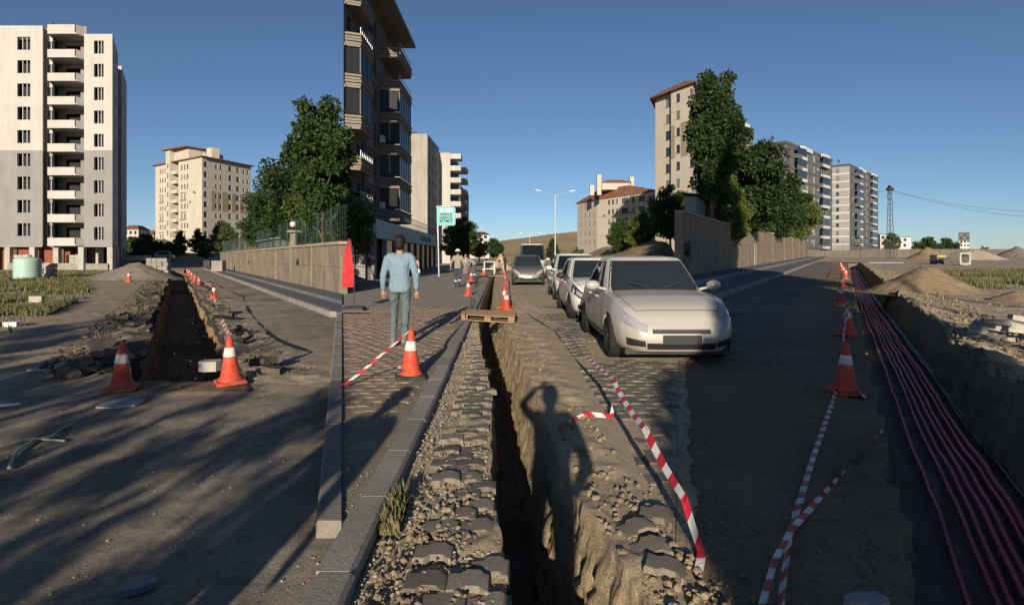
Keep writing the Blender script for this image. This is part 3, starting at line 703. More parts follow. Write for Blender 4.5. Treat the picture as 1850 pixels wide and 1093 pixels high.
# ------------------------------------------------------------------ building C: dark flats over the shop, left edge of the middle street
XC = -10.6
def bC():
    YA = -XC / 0.307 + 0.3; YE = 50.2
    A0 = (XC, YA); b = empty('apartment_block', (A0[0], A0[1], 0), label='shaded brown flats with striped balconies above the turquoise shop', cat='building')
    L = YE - YA; zf = 4.15; fl = 2.62; nf = 6; zt = zf + 0.35 + nf*fl + 0.3
    tip = (0, 0); far_ = (0, L); back = (-0.302*L, L)
    # street face runs tip -> far (outside to +x): A=tip, B=far gives the normal (t.y,-t.x) = (1,0)
    cols = [1.2, 3.4, 6.3, 8.1]
    ops = [(s, zf + 0.9 + i*fl, 1.0 if s != 8.1 else 0.7, 1.6, 'd2') for s in cols for i in range(nf)]
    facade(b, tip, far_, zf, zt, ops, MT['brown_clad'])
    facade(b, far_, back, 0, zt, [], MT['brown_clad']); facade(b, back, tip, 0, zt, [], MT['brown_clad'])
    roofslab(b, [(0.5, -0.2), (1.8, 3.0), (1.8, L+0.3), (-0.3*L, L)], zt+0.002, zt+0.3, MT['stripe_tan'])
    # window bands and tan string courses
    for i in range(nf + 1):
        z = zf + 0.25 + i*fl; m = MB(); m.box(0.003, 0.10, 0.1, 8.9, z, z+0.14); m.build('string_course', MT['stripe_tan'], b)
        if i < nf:
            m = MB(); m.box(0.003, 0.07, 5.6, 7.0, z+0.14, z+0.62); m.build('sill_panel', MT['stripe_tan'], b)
            m = MB()
            for k in range(9): m.box(0.16, 0.18, 5.72+k*0.14, 5.74+k*0.14, z+0.66, z+1.3)
            m.box(0.15, 0.19, 5.7, 6.9, z+1.3, z+1.34); m.build('rail', MT['metal_dark'], b)
    m = MB(); m.box(0.003, 0.12, 4.25, 5.2, zf, zt-0.01); m.build('dark_pier', MT['bdark'], b)
    # balconies: end column (large), middle column
    for i in range(nf):
        z = zf + 0.3 + i*fl
        for (y0, y1, dpt, glazed) in ((9.6, L-0.05, 1.5, i not in (4, 5)), (0.25, 3.9, 0.9, i in (2, 3, 5))):
            bal = empty('balcony', (0, 0, 0)); bal.parent = b
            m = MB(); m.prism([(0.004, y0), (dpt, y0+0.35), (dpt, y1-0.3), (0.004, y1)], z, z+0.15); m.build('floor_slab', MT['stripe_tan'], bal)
            m = MB()
            for k in range(4):
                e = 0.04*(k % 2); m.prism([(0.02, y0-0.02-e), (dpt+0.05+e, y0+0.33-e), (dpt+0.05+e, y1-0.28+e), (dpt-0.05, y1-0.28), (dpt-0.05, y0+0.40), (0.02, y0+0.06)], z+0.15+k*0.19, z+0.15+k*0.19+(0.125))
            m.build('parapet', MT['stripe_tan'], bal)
            m = MB(); m.prism([(0.03, y0+0.02), (dpt, y0+0.37), (dpt, y1-0.32), (dpt-0.04, y1-0.32), (dpt-0.04, y0+0.44), (0.03, y0+0.07)], z+0.15, z+0.9); m.build('parapet_core', MT['bdark'], bal)
            if glazed:
                m = MB(); m.prism([(0.05, y0+0.03), (dpt-0.01, y0+0.38), (dpt-0.01, y1-0.34), (dpt-0.03, y1-0.34), (dpt-0.03, y0+0.42), (0.05, y0+0.06)], z+0.95, z+fl-0.06); m.build('pane', MT['glass_c'], bal)
                m = MB()
                for k in range(6):
                    yy = y0+0.38 + (y1-y0-0.75)*k/5; m.box(dpt-0.04, dpt+0.02, yy-0.025, yy+0.025, z+0.95, z+fl-0.05)
                m.build('glazing_bar', MT['frame_d'], bal)
            else:
                m = MB(); m.box(dpt-0.02, dpt+0.02, y0+0.4, y1-0.3, z+1.25, z+1.29)
                for k in range(8): yy = y0+0.4+(y1-y0-0.7)*k/7; m.box(dpt-0.012, dpt+0.012, yy-0.012, yy+0.012, z+0.9, z+1.25)
                m.build('rail', MT['metal'], bal)
    # shop storey, standing proud of the flats: a front facing the camera and a long side along the street
    sx = 2.0; LS = 29.0; shop = MT['frame_d']; zA, zB = 2.72, 3.92
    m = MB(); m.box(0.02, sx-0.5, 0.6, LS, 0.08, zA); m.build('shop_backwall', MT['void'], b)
    for k, yy in enumerate((0.15, 3.2, 6.2, 9.2, 12.2, 15.2, 18.2, 21.2, 24.2, 27.4)):
        m = MB(); m.box(sx-0.35, sx-0.02, yy, yy+0.22, 0.08, zA); m.build('shop_post', MT['conc_dark'] if k < 2 else shop, b)
        if k > 0:
            m = MB(); m.box(sx-0.2, sx-0.16, yy+0.24, yy+2.76 if yy < 27 else LS-0.1, 0.45, zA-0.05); m.build('shop_window', MT['glass'], b)
    m = MB(); m.box(0.0, 0.25, 0.15, 0.4, 0.08, zA); m.build('shop_post', MT['conc_dark'], b)
    m = MB(); m.box(0.25, sx-0.35, 0.5, 0.58, 0.08, zA); m.build('shop_panel', MT['bgrey'], b)
    m = MB(); m.box(sx-0.2, sx-0.1, 3.4, LS, 0.08, 0.45); m.build('shop_plinth', MT['conc_dark'], b)
    m = MB(); m.box(0.02, sx-0.08, 0.1, LS, zA+0.01, zA+0.1); m.box(0.02, sx-0.08, 0.1, LS, zB-0.2, zB-0.06); m.build('terrace', MT['conc_dark'], b)
    teal = M_flat('turquoise_fascia', (0.035, 0.19, 0.24), 0.5); pale = M_flat('pale_turquoise_fascia', (0.12, 0.29, 0.33), 0.5)
    MT['teal'] = teal
    m = MB(); m.box(-0.05, sx+0.05, -0.05, 0.09, zA, zB+0.1); fa = m.build('fascia', teal, b)
    m = MB(); m.box(sx-0.07, sx+0.04, 0.1, LS+0.1, zA, zB); fb = m.build('fascia', pale, b)
    m = MB()
    for k in range(64): yy = 0.2 + (LS-0.4)*k/63; m.box(sx-0.05, sx-0.03, yy-0.012, yy+0.012, zB+0.003, zB+0.85)
    for z in (zB+0.42, zB+0.83): m.box(sx-0.055, sx-0.025, 0.2, LS, z, z+0.035)
    for k in range(5): m.box(0.1+k*0.45, 0.12+k*0.45, -0.03, -0.01, zB+0.103, zB+0.85)
    m.box(0.05, sx, -0.035, -0.005, zB+0.83, zB+0.865); m.build('rail', MT['metal_dark'], b)
    me = text_mesh('A\u00b7101', 0.92, 0.015, 0.07); me.materials.append(MT['frame_w'])
    wt_ = max(v.co.x for v in me.vertices); inst(me, 'lettering', fa, Matrix(((1, 0, 0, sx/2-wt_/2), (0, 0, -1, -0.067), (0, 1, 0, zA+0.32), (0, 0, 0, 1))))
    def sign(txt, size, y, z, mat, px=sx+0.056, bold=0.03):
        me = text_mesh(txt, size, 0.012, bold); me.materials.append(mat)
        inst(me, 'lettering', fb, Matrix(((0, 0, 1, px), (1, 0, 0, y), (0, 1, 0, z), (0, 0, 0, 1))))
    sign('A\u00b7101', 0.75, 14.0, zA+0.32, MT['frame_w'], bold=0.05)
    sign('HARCA HARCA B\u0130TMEZ', 0.62, 17.0, zA+0.36, teal)
    # outdoor units of the air conditioning, stacked by the front
    for k in range(2):
        ac = empty('air_conditioner', (0.35, 0.05, 0.14 + k*0.80)); ac.parent = b
        m = MB(); m.bbox(0, 1.0, 0, 0.36, 0, 0.76, 0.02); m.build('casing', MT['bpale'], ac)
        m = MB(); m.lathe([(0.02, 0), (0.27, 0), (0.27, 0.02), (0.02, 0.02)], 20, 0, False, Matrix.Translation((0.38, -0.003, 0.38)) @ Matrix.Rotation(R(90), 4, 'X')); m.build('fan_grille', MT['void'], ac)
    for k, i in enumerate((1, 0)):
        m = MB(); m.bbox(0.12, 0.45, 8.9, 9.5, zf+1.2+i*2*fl, zf+1.75+i*2*fl, 0.02); m.build('air_conditioner', MT['frame_w'], b)

def text_mesh(txt, size, ext, bold=0.0):
    cu = bpy.data.curves.new('lettering', 'FONT'); cu.body = txt; cu.size = size; cu.extrude = ext; cu.offset = bold * size * 0.35
    cu.resolution_u = 3
    o = bpy.data.objects.new('lettering', cu); me = baked([o]); me.materials.clear()
    bpy.data.objects.remove(o); bpy.data.curves.remove(cu)
    return me
bC()

# ------------------------------------------------------------------ buildings further along the middle street
def bD():
    Y = 112.0; o = (PX(773, Y), Y, 0)
    b = empty('apartment_block', o, label='pale block with bare grey gable and stepped balconies behind the dark flats', cat='building')
    x = lambda p: (p-773)/F*Y; zt = PZ(243, Y); fl = 24.2/F*Y
    facade(b, (x(690), 0.0), (x(729), 0.0), 0, zt-1.0, [((x(718)-x(690)), PZ(302, Y) - i*fl - 0.9, 1.5, 1.35, 'd2') for i in range(-1, 7)], MT['bw_white'])
    facade(b, (x(729), -0.5), (x(773), -0.5), 0, zt, [], MT['rawconc'], lab='bare grey concrete gable')
    facade(b, (x(729), 0), (x(729), -0.5), 0, zt, [], MT['rawconc'])
    facade(b, (x(773), -0.5), (x(773)+0.4, 14), 0, zt, [(2.2 + 4*k, PZ(302, Y)-i*fl-0.6, 1.0, 1.2, 'd1') for k in range(3) for i in range(-1, 7)], MT['bpale'])
    facade(b, (x(773)+0.4, 14), (x(690), 14), 0, zt, [], MT['bw_white']); facade(b, (x(690), 14), (x(690), 0), 0, zt, [], MT['bw_white'])
    roofslab(b, [(x(691), 0.1), (x(729)-0.2, 0.1), (x(773)-0.3, 0.1), (x(773)+0.1, 13.8), (x(691), 13.8)], zt-0.9, zt-0.6, MT['roofdark'], 'roof_slab')
    m = MB(); m.prism([(x(700), 1.5), (x(751), 1.5), (x(748), 8), (x(700), 8)], zt-0.55, zt+0.8); m.build('roof', MT['roofdark'], b)
    # wing with balconies, set back
    y0 = 14.2; xw = x(777) + 0.9
    facade(b, (xw-1.4, y0), (xw+1.6, y0), 0, zt-1.2, [], MT['bw_white'])
    facade(b, (xw+1.6, y0), (xw+2.0, y0+16), 0, zt-1.2, [(s, PZ(302, Y)-i*fl-0.9, 1.6, 1.9, 'd2') for s in (2.2, 5.5, 9, 12.5) for i in range(-1, 7)], MT['bgrey'])
    facade(b, (xw+2.0, y0+16), (xw-1.4, y0+16), 0, zt-1.2, [], MT['bgrey'])
    roofslab(b, [(xw-1.4, y0), (xw+1.6, y0), (xw+2.0, y0+16), (xw-1.4, y0+16)], zt-1.199, zt-0.95, MT['bpale'], 'roof_slab')
    for i in range(8):
        z = zt - 2.4 - i*fl
        m = MB(); m.box(xw+1.62, xw+4.0, y0+0.1, y0+4.0, z, z+1.15); m.build('balcony', MT['bw_white'], b)
        m = MB(); m.box(xw+1.9, xw+4.6, y0+9, y0+13.5, z-1.6, z-0.5); m.build('balcony', MT['bpale'], b)
bD()
def block(name, label, px0, px1, ytop, Y, depth, skew, mat, fl, cols, style, wsize, ybase_z=0.0, roofm=None, band=None, side=None, bal=None):
    """far block: front face between two photograph columns at distance Y, side wall running away"""
    o = (PX(px0, Y), Y, ybase_z); b = empty('apartment_block', o, label=label, cat='building')
    W = (px1-px0)/F*Y; zt = PZ(ytop, Y) - ybase_z; n = max(1, int(zt/fl))
    ops = [(W*c, 0.9 + i*fl + (zt - n*fl), wsize[0], wsize[1], style) for c in cols for i in range(n) if 0.9 + i*fl + (zt-n*fl) + wsize[1] < zt]
    zm = None
    if band: zm = (zt*band[0], band[1])
    facade(b, (0, 0), (W, 0), 0, zt, ops, mat, zmat=zm)
    sl = depth; sx = skew*depth
    ops2 = [(sl*c, 0.9 + i*fl + (zt - n*fl), wsize[0], wsize[1], style) for c in (0.15, 0.38, 0.62, 0.85) for i in range(n) if 0.9 + i*fl + (zt-n*fl) + wsize[1] < zt]
    facade(b, (W, 0), (W+sx, depth), 0, zt, ops2, side or mat, zmat=zm)
    facade(b, (sx, depth), (0, 0), 0, zt, ops2 if skew < 0 else [], side or mat, zmat=zm)
    facade(b, (W+sx, depth), (sx, depth), 0, zt, [], mat, zmat=zm)
    poly = [(0, 0), (W, 0), (W+sx, depth), (sx, depth)]
    if roofm: hiproof(b, poly, zt+0.1, zt+1.6, roofm, 0.6, 0.5)
    else: roofslab(b, poly, zt+0.002, zt+0.35, MT['bdark'], grow=0.2)
    if bal:
        for i in range(n):
            for c in bal:
                z = (zt-n*fl) + i*fl; m = MB(); m.box(W*c-1.5, W*c+1.5, -1.1, -0.004, z, z+1.0); m.build('balcony', MT['bwhite2'], b)
    return b
block('x', 'dark stepped block behind the turquoise pole sign', 803, 832, 338, 165, 25, 0.02, MT['bgrey'], 2.9, (0.3, 0.7), 'd2', (1.5, 1.4), bal=(0.85,))
block('x', 'small white block with dark roof far down the middle street', 849, 884, 424, 290, 16, -0.1, MT['bwhite2'], 2.9, (0.2, 0.5, 0.8), 'd2', (1.8, 1.5), 1.0, MT['roofdark'], side=MT['bgrey'], bal=(0.35, 0.65))
block('x', 'small cream houses with red roof beyond the white unfinished block', 222, 250, 414, 210, 12, -0.3, MT['cream'], 2.8, (0.2, 0.5, 0.8), 'd1', (1.0, 1.2), 3.0, MT['tile'])
block('x', 'low cream house with tiled roof beside the cream ten-storey block', 253, 278, 424, 260, 12, -0.2, MT['cream'], 2.8, (0.3, 0.7), 'd1', (1.2, 1.2), 5.0, MT['tile'])
block('x', 'beige block just right of the white striped grey tower', 1590, 1617, 424, 260, 18, 0.5, MT['cream'], 2.9, (0.2, 0.5, 0.8), 'd2', (1.5, 1.4), 1.5)
block('x', 'white block behind the lattice pylon', 1618, 1646, 429, 300, 20, 0.6, MT['bwhite2'], 2.9, (0.25, 0.6), 'd2', (1.6, 1.4), 1.5, side=MT['bgrey'])
block('x', 'lone white and grey block on the far right horizon', 1731, 1751, 421, 360, 9, 0.85, MT['bgrey'], 2.4, (0.3, 0.62, 0.9), 'd2', (1.3, 1.1), 1.5, band=(0.66, MT['bwhite2']))

# cream block with the brown hipped roof, and the tall cream one, right side of the middle street
def bE():
    C = (25.4, 165.0); Rr = (37.5, 145.0); Lf = (21.0, 178.0); o = C
    b = empty('apartment_block', (C[0], C[1], 0), label='cream five-storey block with brown hipped roof behind the parked cars', cat='building')
    P = local([C, Rr, (Rr[0]-3.5, Rr[1]+15), Lf], o); P[2] = (P[1][0] + P[3][0], P[1][1] + P[3][1]); zt = PZ(361, 165)
    L = math.hypot(P[1][0], P[1][1]); fl = 2.8
    z0 = zt - 1.9
    ops = []
    for s in (5.2, 6.9, 8.6): ops += [(s, z0 - i*fl, 0.85, 1.35, 'b1') for i in range(5)]
    for s in (11.8,): ops += [(s, z0 - i*fl - 0.3, 2.6, 1.7, 'B3') for i in range(5)]
    for s in (15.3, 21.5): ops += [(s, z0 - i*fl - 0.2, 0.9, 1.2, 'b1') for i in range(5)]
    for s in (18.5,): ops += [(s, z0 - i*fl - 0.3, 2.4, 1.7, 'B3') for i in range(5)]
    ops = [q for q in ops if q[0] + q[2]/2 < L - 0.2]
    facade(b, P[0], P[1], 0, zt, ops, MT['cream'])
    L3 = math.hypot(*P[3])
    facade(b, P[3], P[0], 0, zt, [(s, z0 - i*fl, 0.8, 1.3, 'b1') for s in (2.5, 5.5, 8.5, 11.5) for i in range(5)], MT['cream'])
    facade(b, P[1], P[2], 0, zt, [], MT['cream']); facade(b, P[2], P[3], 0, zt, [], MT['cream'])
    hiproof(b, P, zt+0.25, zt+3.0, MT['tile'], 1.1, 0.42)
    c = ((P[0][0]+P[2][0])/2, (P[0][1]+P[2][1])/2)
    m = MB(); m.box(c[0]-3.5, c[0]+4.5, c[1]-3, c[1]+3, zt+2.2, zt+4.2); m.build('attic', MT['cream'], b)
    q = [(c[0]-3.5, c[1]-3), (c[0]+4.5, c[1]-3), (c[0]+4.5, c[1]+3), (c[0]-3.5, c[1]+3)]; hiproof(b, q, zt+4.4, zt+5.2, MT['tile'], 0.5, 0.5)
    for dx, dy, h in ((-4.5, -4, 6.2), (5.3, -1.5, 6.0), (-6.4, -3, 3.4)):
        m = MB(); m.box(c[0]+dx-0.6, c[0]+dx+0.6, c[1]+dy-0.6, c[1]+dy+0.6, zt+0.5, zt+h); m.build('chimney', MT['cream'], b)
    for z in (zt-1.9-1.0*fl-0.65, zt-1.9-3*fl-0.65):
        M, _ = fmatrix(P[0], P[1]); m = MB(); m.box(0.0, L, 0.003, 0.04, z, z+0.12, 0, M); m.build('string_course', MT['taupe'], b)
bE()
def bF():
    A = (PX(1184, 97), 97.0); B = (PX(1258, 88.5), 88.5); o = A
    b = empty('apartment_block', (A[0], A[1], 0), label='tall cream block with taupe panels behind the big tree', cat='building')
    d = Vector((B[0]-A[0], B[1]-A[1])); t = d.normalized(); L = d.length
    P0 = (0, 0); P1 = tuple(d); P2 = (d.x+4.2, d.y+11.5); P3 = (4.2, 11.5)
    zt = PZ(180, 97); fl = 2.8; z0 = zt - 2.1
    # narrow left bay set back a little, right bay with taupe panels
    M, _ = fmatrix(P0, P1)
    W = lambda s, y: tuple((M @ Vector((s, y, 0)))[:2])
    s1 = 4.6
    facade(b, P0, W(s1, 0), 0, zt, [(3.2, z0 - i*fl, 1.5, 1.5, 'b2') for i in range(9)], MT['cream'])
    facade(b, W(s1, 0), W(s1, 0.7), 0, zt, [], MT['cream'])
    facade(b, W(s1, 0.7), W(L, 0.7), 0, zt, [(1.6, z0 - i*fl, 0.9, 1.35, 'b1') for i in range(9)] + [(4.6, z0 - i*fl, 0.9, 1.35, 'b1') for i in range(9)], MT['cream'])
    facade(b, W(L, 0.7), P2, 0, zt, [], MT['cream']); facade(b, P2, P3, 0, zt, [], MT['cream']); facade(b, P3, P0, 0, zt, [], MT['cream'])
    for i in (2, 3, 6):
        z = z0 - i*fl
        for a, c in ((0.03, 0.9), (2.3, 3.9), (5.3, L-s1-0.05)):
            m = MB(); m.box(s1+a, s1+c, 0.703, 0.74, z-0.75, z+2.0, 0, M); m.build('trim_panel', MT['taupe'], b)
    hiproof(b, [P0, W(L, 0.7), P2, P3], zt+0.2, zt+2.0, MT['tile'], 1.2, 0.5)
bF()

# grey banded towers of the right place
def tower(label, C, az, Lr, Ll, zt, zb, n, fl, sunlit_left=False):
    b = empty('apartment_block', (C[0], C[1], zb), label=label, cat='building')
    dr = Vector((math.sin(R(az)), math.cos(R(az)))); dl = Vector((math.sin(R(az-90)), math.cos(R(az-90))))
    P0 = (0, 0); P1 = tuple(dr*Lr); P2 = tuple(dr*Lr + dl*Ll); P3 = tuple(dl*Ll); h = zt - zb
    base = h - n*fl
    cr_ = [0.10, 0.36, 0.50, 0.66, 0.9]
    ops = []
    for i in range(n):
        z = base + i*fl + 0.8
        ops += [(Lr*0.06, z, 1.0, 1.5, 'd1'), (Lr*0.42, z, 1.1, 1.6, 'w2'), (Lr*0.57, z, 1.1, 1.6, 'w2'), (Lr*0.94, z, 0.9, 1.5, 'd1')]
        ops += [(Lr*0.235, z-0.3, Lr*0.17, 1.9, 'B3'), (Lr*0.77, z-0.3, Lr*0.16, 1.9, 'B3')]
    facade(b, P0, P1, 0, h, ops, MT['bgrey'])
    ops = [(Ll - s, base + i*fl + 0.8, 0.9, 1.3, 'd1') for i in range(n) for s in (Ll*0.3, Ll*0.65)]
    facade(b, P3, P0, 0, h, ops, MT['bpale'] if sunlit_left else MT['bgrey'])  # paler copy for this side; the sun on it is put into the colour
    facade(b, P1, P2, 0, h, [], MT['bgrey']); facade(b, P2, P3, 0, h, [], MT['bgrey'])
    M, _ = fmatrix(P0, P1); Ml, _ = fmatrix(P3, P0)
    for i in range(n + 1):
        z = base + i*fl
        m = MB(); m.box(0.0, Lr, 0.004, 0.05, z-0.12, z+0.22, 0, M); m.build('string_course', MT['bdark'], b)
        m = MB(); m.box(0.0, Ll-0.02, 0.004, 0.06, z-0.12, z+0.35, 0, Ml); m.build('string_course', MT['bwhite2'], b)
        m = MB()
        m.box(Lr*0.24, Lr*0.335, 0.4, 1.05, z-0.1, z+0.62, 0, M); m.build('white_band', MT['bwhite2'], b)
        m = MB(); m.box(Lr*0.69, Lr*0.855, 0.4, 1.05, z-0.1, z+0.62, 0, M); m.build('white_band', MT['bwhite2'], b)
        if i < n:
            for a, c in ((0.145, 0.335), (0.688, 0.857)):
                m = MB(); m.box(Lr*a, Lr*c, 0.053, 0.98, z-0.08, z+0.08, 0, M); m.box(Lr*a, Lr*c, 0.85, 0.98, z+0.08, z+1.0, 0, M)
                if (i * 7 + int(a*100)) % 3: m.box(Lr*a, Lr*a+0.1, 0.053, 0.85, z+0.08, z+1.0, 0, M)
                m.build('balcony', MT['bgrey'], b)
                if (i * 5 + int(a*100) + n) % 4:
                    m = MB(); m.box(Lr*a+0.05, Lr*c-0.05, 0.9, 0.93, z+1.0, z+fl-0.12, 0, M); m.build('pane', MT['glass_b'], b)
    roofslab(b, [P0, P1, P2, P3], h+0.002, h+0.7, MT['bdark'], grow=0.35)
    m = MB(); m.box(Lr*0.3, Lr*0.5, 0.36, 0.5, h-0.3, h+0.72, 0, M); m.build('white_band', MT['bwhite2'], b); m = MB(); m.box(Lr*0.7, Lr*0.85, 0.36, 0.5, h-0.3, h+0.72, 0, M); m.build('white_band', MT['bwhite2'], b)
    m = MB(); q = M @ Vector((2.0, -4, 0)); m.tube([(q.x, q.y, h+0.7), (q.x, q.y, h+2.2)], 0.05, 6); m.ball((q.x, q.y, h+2.4), 0.5, 5, 0, (1, 0.4, 1)); m.build('roof_aerial', MT['metal_dark'], b)
tower('grey banded tower nearest the trees on the right street', (67.8, 137.0), 46, 36.0, 14.0, 29.6, 1.4, 9, 2.85)
tower('grey tower with one side coloured pale as sunlit and white bands', (122.0, 200.0), 44, 47.0, 13.0, 34.6, 1.5, 10, 2.85, True)
tower('grey banded tower mostly hidden behind the right street trees', (33.5, 103.0), 47, 26.0, 3.6, 29.0, 1.2, 9, 2.85)

def clutter(b, A, B, zs, cols, seed, prob=0.22):
    """air-conditioning boxes and dishes fixed to a facade of building b"""
    r = random.Random(seed); M, L = fmatrix(A, B)
    for z in zs:
        for s in cols:
            if s > L - 0.5 or r.random() > prob: continue
            m = MB()
            if r.random() < 0.85: m.bbox(s-.4, s+.4, .05, .4, z, z+.58, .03, 0, M); m.build('air_conditioner', MT['bpale'], b)
            else: m.lathe([(.001, 0), (.22, .03), (.34, .12), (.35, .12), (.23, .02), (.001, -.015)], 16, 0, True, M @ Matrix.Translation((s, .45, z)) @ Matrix.Rotation(R(-70), 4, 'X')); m.tube([M @ Vector((s, .03, z-.1)), M @ Vector((s, .42, z))], .025, 5); m.build('satellite_dish', MT['bgrey'], b)
for o in [q for q in bpy.data.objects if q.name.startswith('apartment_block')]:
    lb = o['label']
    if lb.startswith('cream and taupe'):
        a1, a2 = R(-56), R(20); clutter(o, (math.sin(a1)*27.5, math.cos(a1)*27.5), (0, 0), [3+2.78*i for i in range(9)], (2.0, 7.4, 21.2, 24.0), 4, 0.12); clutter(o, (0, 0), (math.sin(a2)*17.2, math.cos(a2)*17.2), [3+2.78*i for i in range(9)], (2.6, 7.8, 10.9, 13.4), 5, 0.12)
    if lb.startswith('cream five'): clutter(o, (0, 0), (12.1, -20), [8, 10.8, 13.6], (3.6, 10.0, 14.1, 16.6, 20.3), 6, 0.45)
    if lb.startswith('grey'):
        az = 46 if 'nearest' in lb else 44 if 'pale' in lb else 47; clutter(o, (0, 0), (math.sin(R(az))*36, math.cos(R(az))*36), [4+2.85*i for i in range(9)], (3.6, 13.4, 18.2, 23.0), 7, 0.3)
# ------------------------------------------------------------------ sidewalk and wall of the left street
def wall_run(label, A, B, z0, h, n, thick, step, fence=None, lamps=(), graf=None, pipe=None):
    """boundary wall of cast panels between pilasters, coping on top; A, B ground points"""
    A = Vector(A); B = Vector(B); d = (B - A); L = d.length; t = d / L; nrm = Vector((t.y, -t.x))
    w = empty('boundary_wall', (A.x, A.y, z0(A.y)), label=label, cat='wall')
    rz = math.atan2(t.y, t.x); w.rotation_euler = (0, 0, rz)          # local x along the wall, local -y is the street side
    pl = L / n; me = None
    for i in range(n):
        zb = z0(A.y + t.y * pl * (i + 0.5)) - z0(A.y)
        m = MB(); a, c = i*pl + 0.14, (i+1)*pl - 0.14
        m.box(a, c, -0.05, thick, zb-0.6, zb+h*0.56-0.012); m.box(a, c, -0.02, thick, zb+h*0.56-0.012, zb+h*0.56+0.012); m.box(a, c, -0.05, thick, zb+h*0.56+0.012, zb+h)
        m.build('panel', MT['wall'], w)
        m = MB(); m.box(a-0.14, c+0.14, -0.12, thick+0.06, zb+h+0.002, zb+h+0.12); m.build('coping', MT['wall_cap'], w)
        m = MB(); big = i in lamps; m.bbox(i*pl-0.135, i*pl+0.135, -0.10, thick+0.05, zb-0.6, zb+h+(0.85 if big else 0.0), 0.01); m.build('pilaster', MT['wall'], w)
        if big:
            m = MB(); m.bbox(i*pl-0.3, i*pl+0.3, -0.22, thick+0.2, zb+h+0.85, zb+h+0.97, 0.02); m.build('pilaster_cap', MT['wall_cap'], w)
            m = MB(); m.lathe([(0.05, 0), (0.05, 0.15), (0.09, 0.16)], 10, 0, True, Matrix.Translation((i*pl, 0.05, zb+h+0.97))); gl = m.build('lamp_stem', MT['metal_dark'], w)
            m = MB(); m.ball((i*pl, 0.05, zb+h+1.3), 0.17, 8); m.build('lamp_globe', GLOBE, gl)
    if fence:
        for i in range(n*2):
            s = i*pl/2 + 0.3; zb = z0(A.y + t.y*s) - z0(A.y)
            m = MB(); m.tube([(s, 0.15, zb+h+0.1), (s, 0.15, zb+h+fence)], 0.03, 6); m.build('fence_post', MT['green_fence'], w)
            m = MB()
            for k in range(1, 10):
                x_ = s + pl/2*k/10; m.box(x_-0.006, x_+0.006, 0.145, 0.157, zb+h+0.15, zb+h+fence)
            for k in range(7): z_ = zb+h+0.2+(fence-0.25)*k/6; m.box(s, s+pl/2, 0.144, 0.158, z_-0.008, z_+0.008)
            m.build('fence_mesh', MT['green_fence'], w)
    if graf:
        for s, z_, sz, seed in graf:
            r2 = random.Random(seed); m = MB(); pts = []
            for k in range(26):
                pts.append((s + sz*(k/26.0) + r2.uniform(-0.12, 0.12)*sz, -0.056, z_ + r2.uniform(-0.28, 0.28)*sz))
            m.tube(pts, 0.018*sz, 4); m.build('graffiti', MT['graffiti'], w)
    if pipe:
        m = MB(); m.tube([(pipe, -0.13, 0), (pipe, -0.13, h*0.66), (pipe-0.06, -0.06, h*0.68)], 0.05, 8); m.build('drain_pipe', MT['metal'], w)
    return w
GLOBE = M_flat('milky_globe', (0.55, 0.55, 0.52), 0.3)
# local -y is the street side
wall_run('stained tan panel wall beside the left street', (-39.4, 75), (-6.55, 21.3), lambda y: 0.0, 2.0, 12, 0.25, 1.0, 1.55, (10,), [(54.0, 1.25, 0.8, 4), (32, 1.1, 0.6, 9)])
A3 = (W3(29.3), 29.3); B3 = (W3(126), 126)
wall_run('tall stained tan panel wall along the right street', A3, B3, z3, 3.45, 8, 0.25, 1.0, None, (1,), [(0.4, 1.6, 1.5, 5), (0.6, 1.35, 1.3, 6)], 26.5)

# raised sidewalks of the outer streets
def ribbon_slab(name, y0, y1, xl, xr, zf, h, mat, n=60, kind='structure', parent=None):
    ys = [y0 + (y1-y0)*(i/n)**1.7 for i in range(n+1)]; m = MB()
    for a, b in zip(ys, ys[1:]):
        la, lb, ra, rb = xl(a), xl(b), xr(a), xr(b); za, zb = zf(a), zf(b)
        m.add([(la,a,za),(ra,a,za),(rb,b,zb),(lb,b,zb),(la,a,za+h),(ra,a,za+h),(rb,b,zb+h),(lb,b,zb+h)], [(4,5,6,7),(0,4,7,3),(1,2,6,5)] + ([(0,1,5,4)] if a == y0 else []))
    return tag(m.build(name, mat, parent), kind=kind if parent is None else None)
WL = lambda y: -6.55 - 0.6117*(y - 21.3)
K1 = lambda y: WL(y) - 2.55
s_ = ribbon_slab('sidewalk', 13.9, 75, lambda y: K1(y) + 0.18, lambda y: min(WL(y), S1(y)), lambda y: -0.02, 0.14, MT['paver_blue'])
ribbon_slab('paving_band', 13.9, 75, lambda y: K1(y) + 1.0, lambda y: min(K1(y) + 1.45, S1(y)), lambda y: 0.121, 0.004, MT['band_pale'], parent=s_)
s3_ = ribbon_slab('sidewalk', 13.8, 128, lambda y: max(W3(y), S2(y)), lambda y: K3(y) - 0.16, lambda y: z3(y) - 0.02, 0.15, MT['paver_blue'])
ribbon_slab('paving_band', 16.0, 128, lambda y: max(W3(y) + 1.9, S2(y)), lambda y: W3(y) + 2.75, lambda y: z3(y) + 0.131, 0.004, MT['band_pale'], parent=s3_)
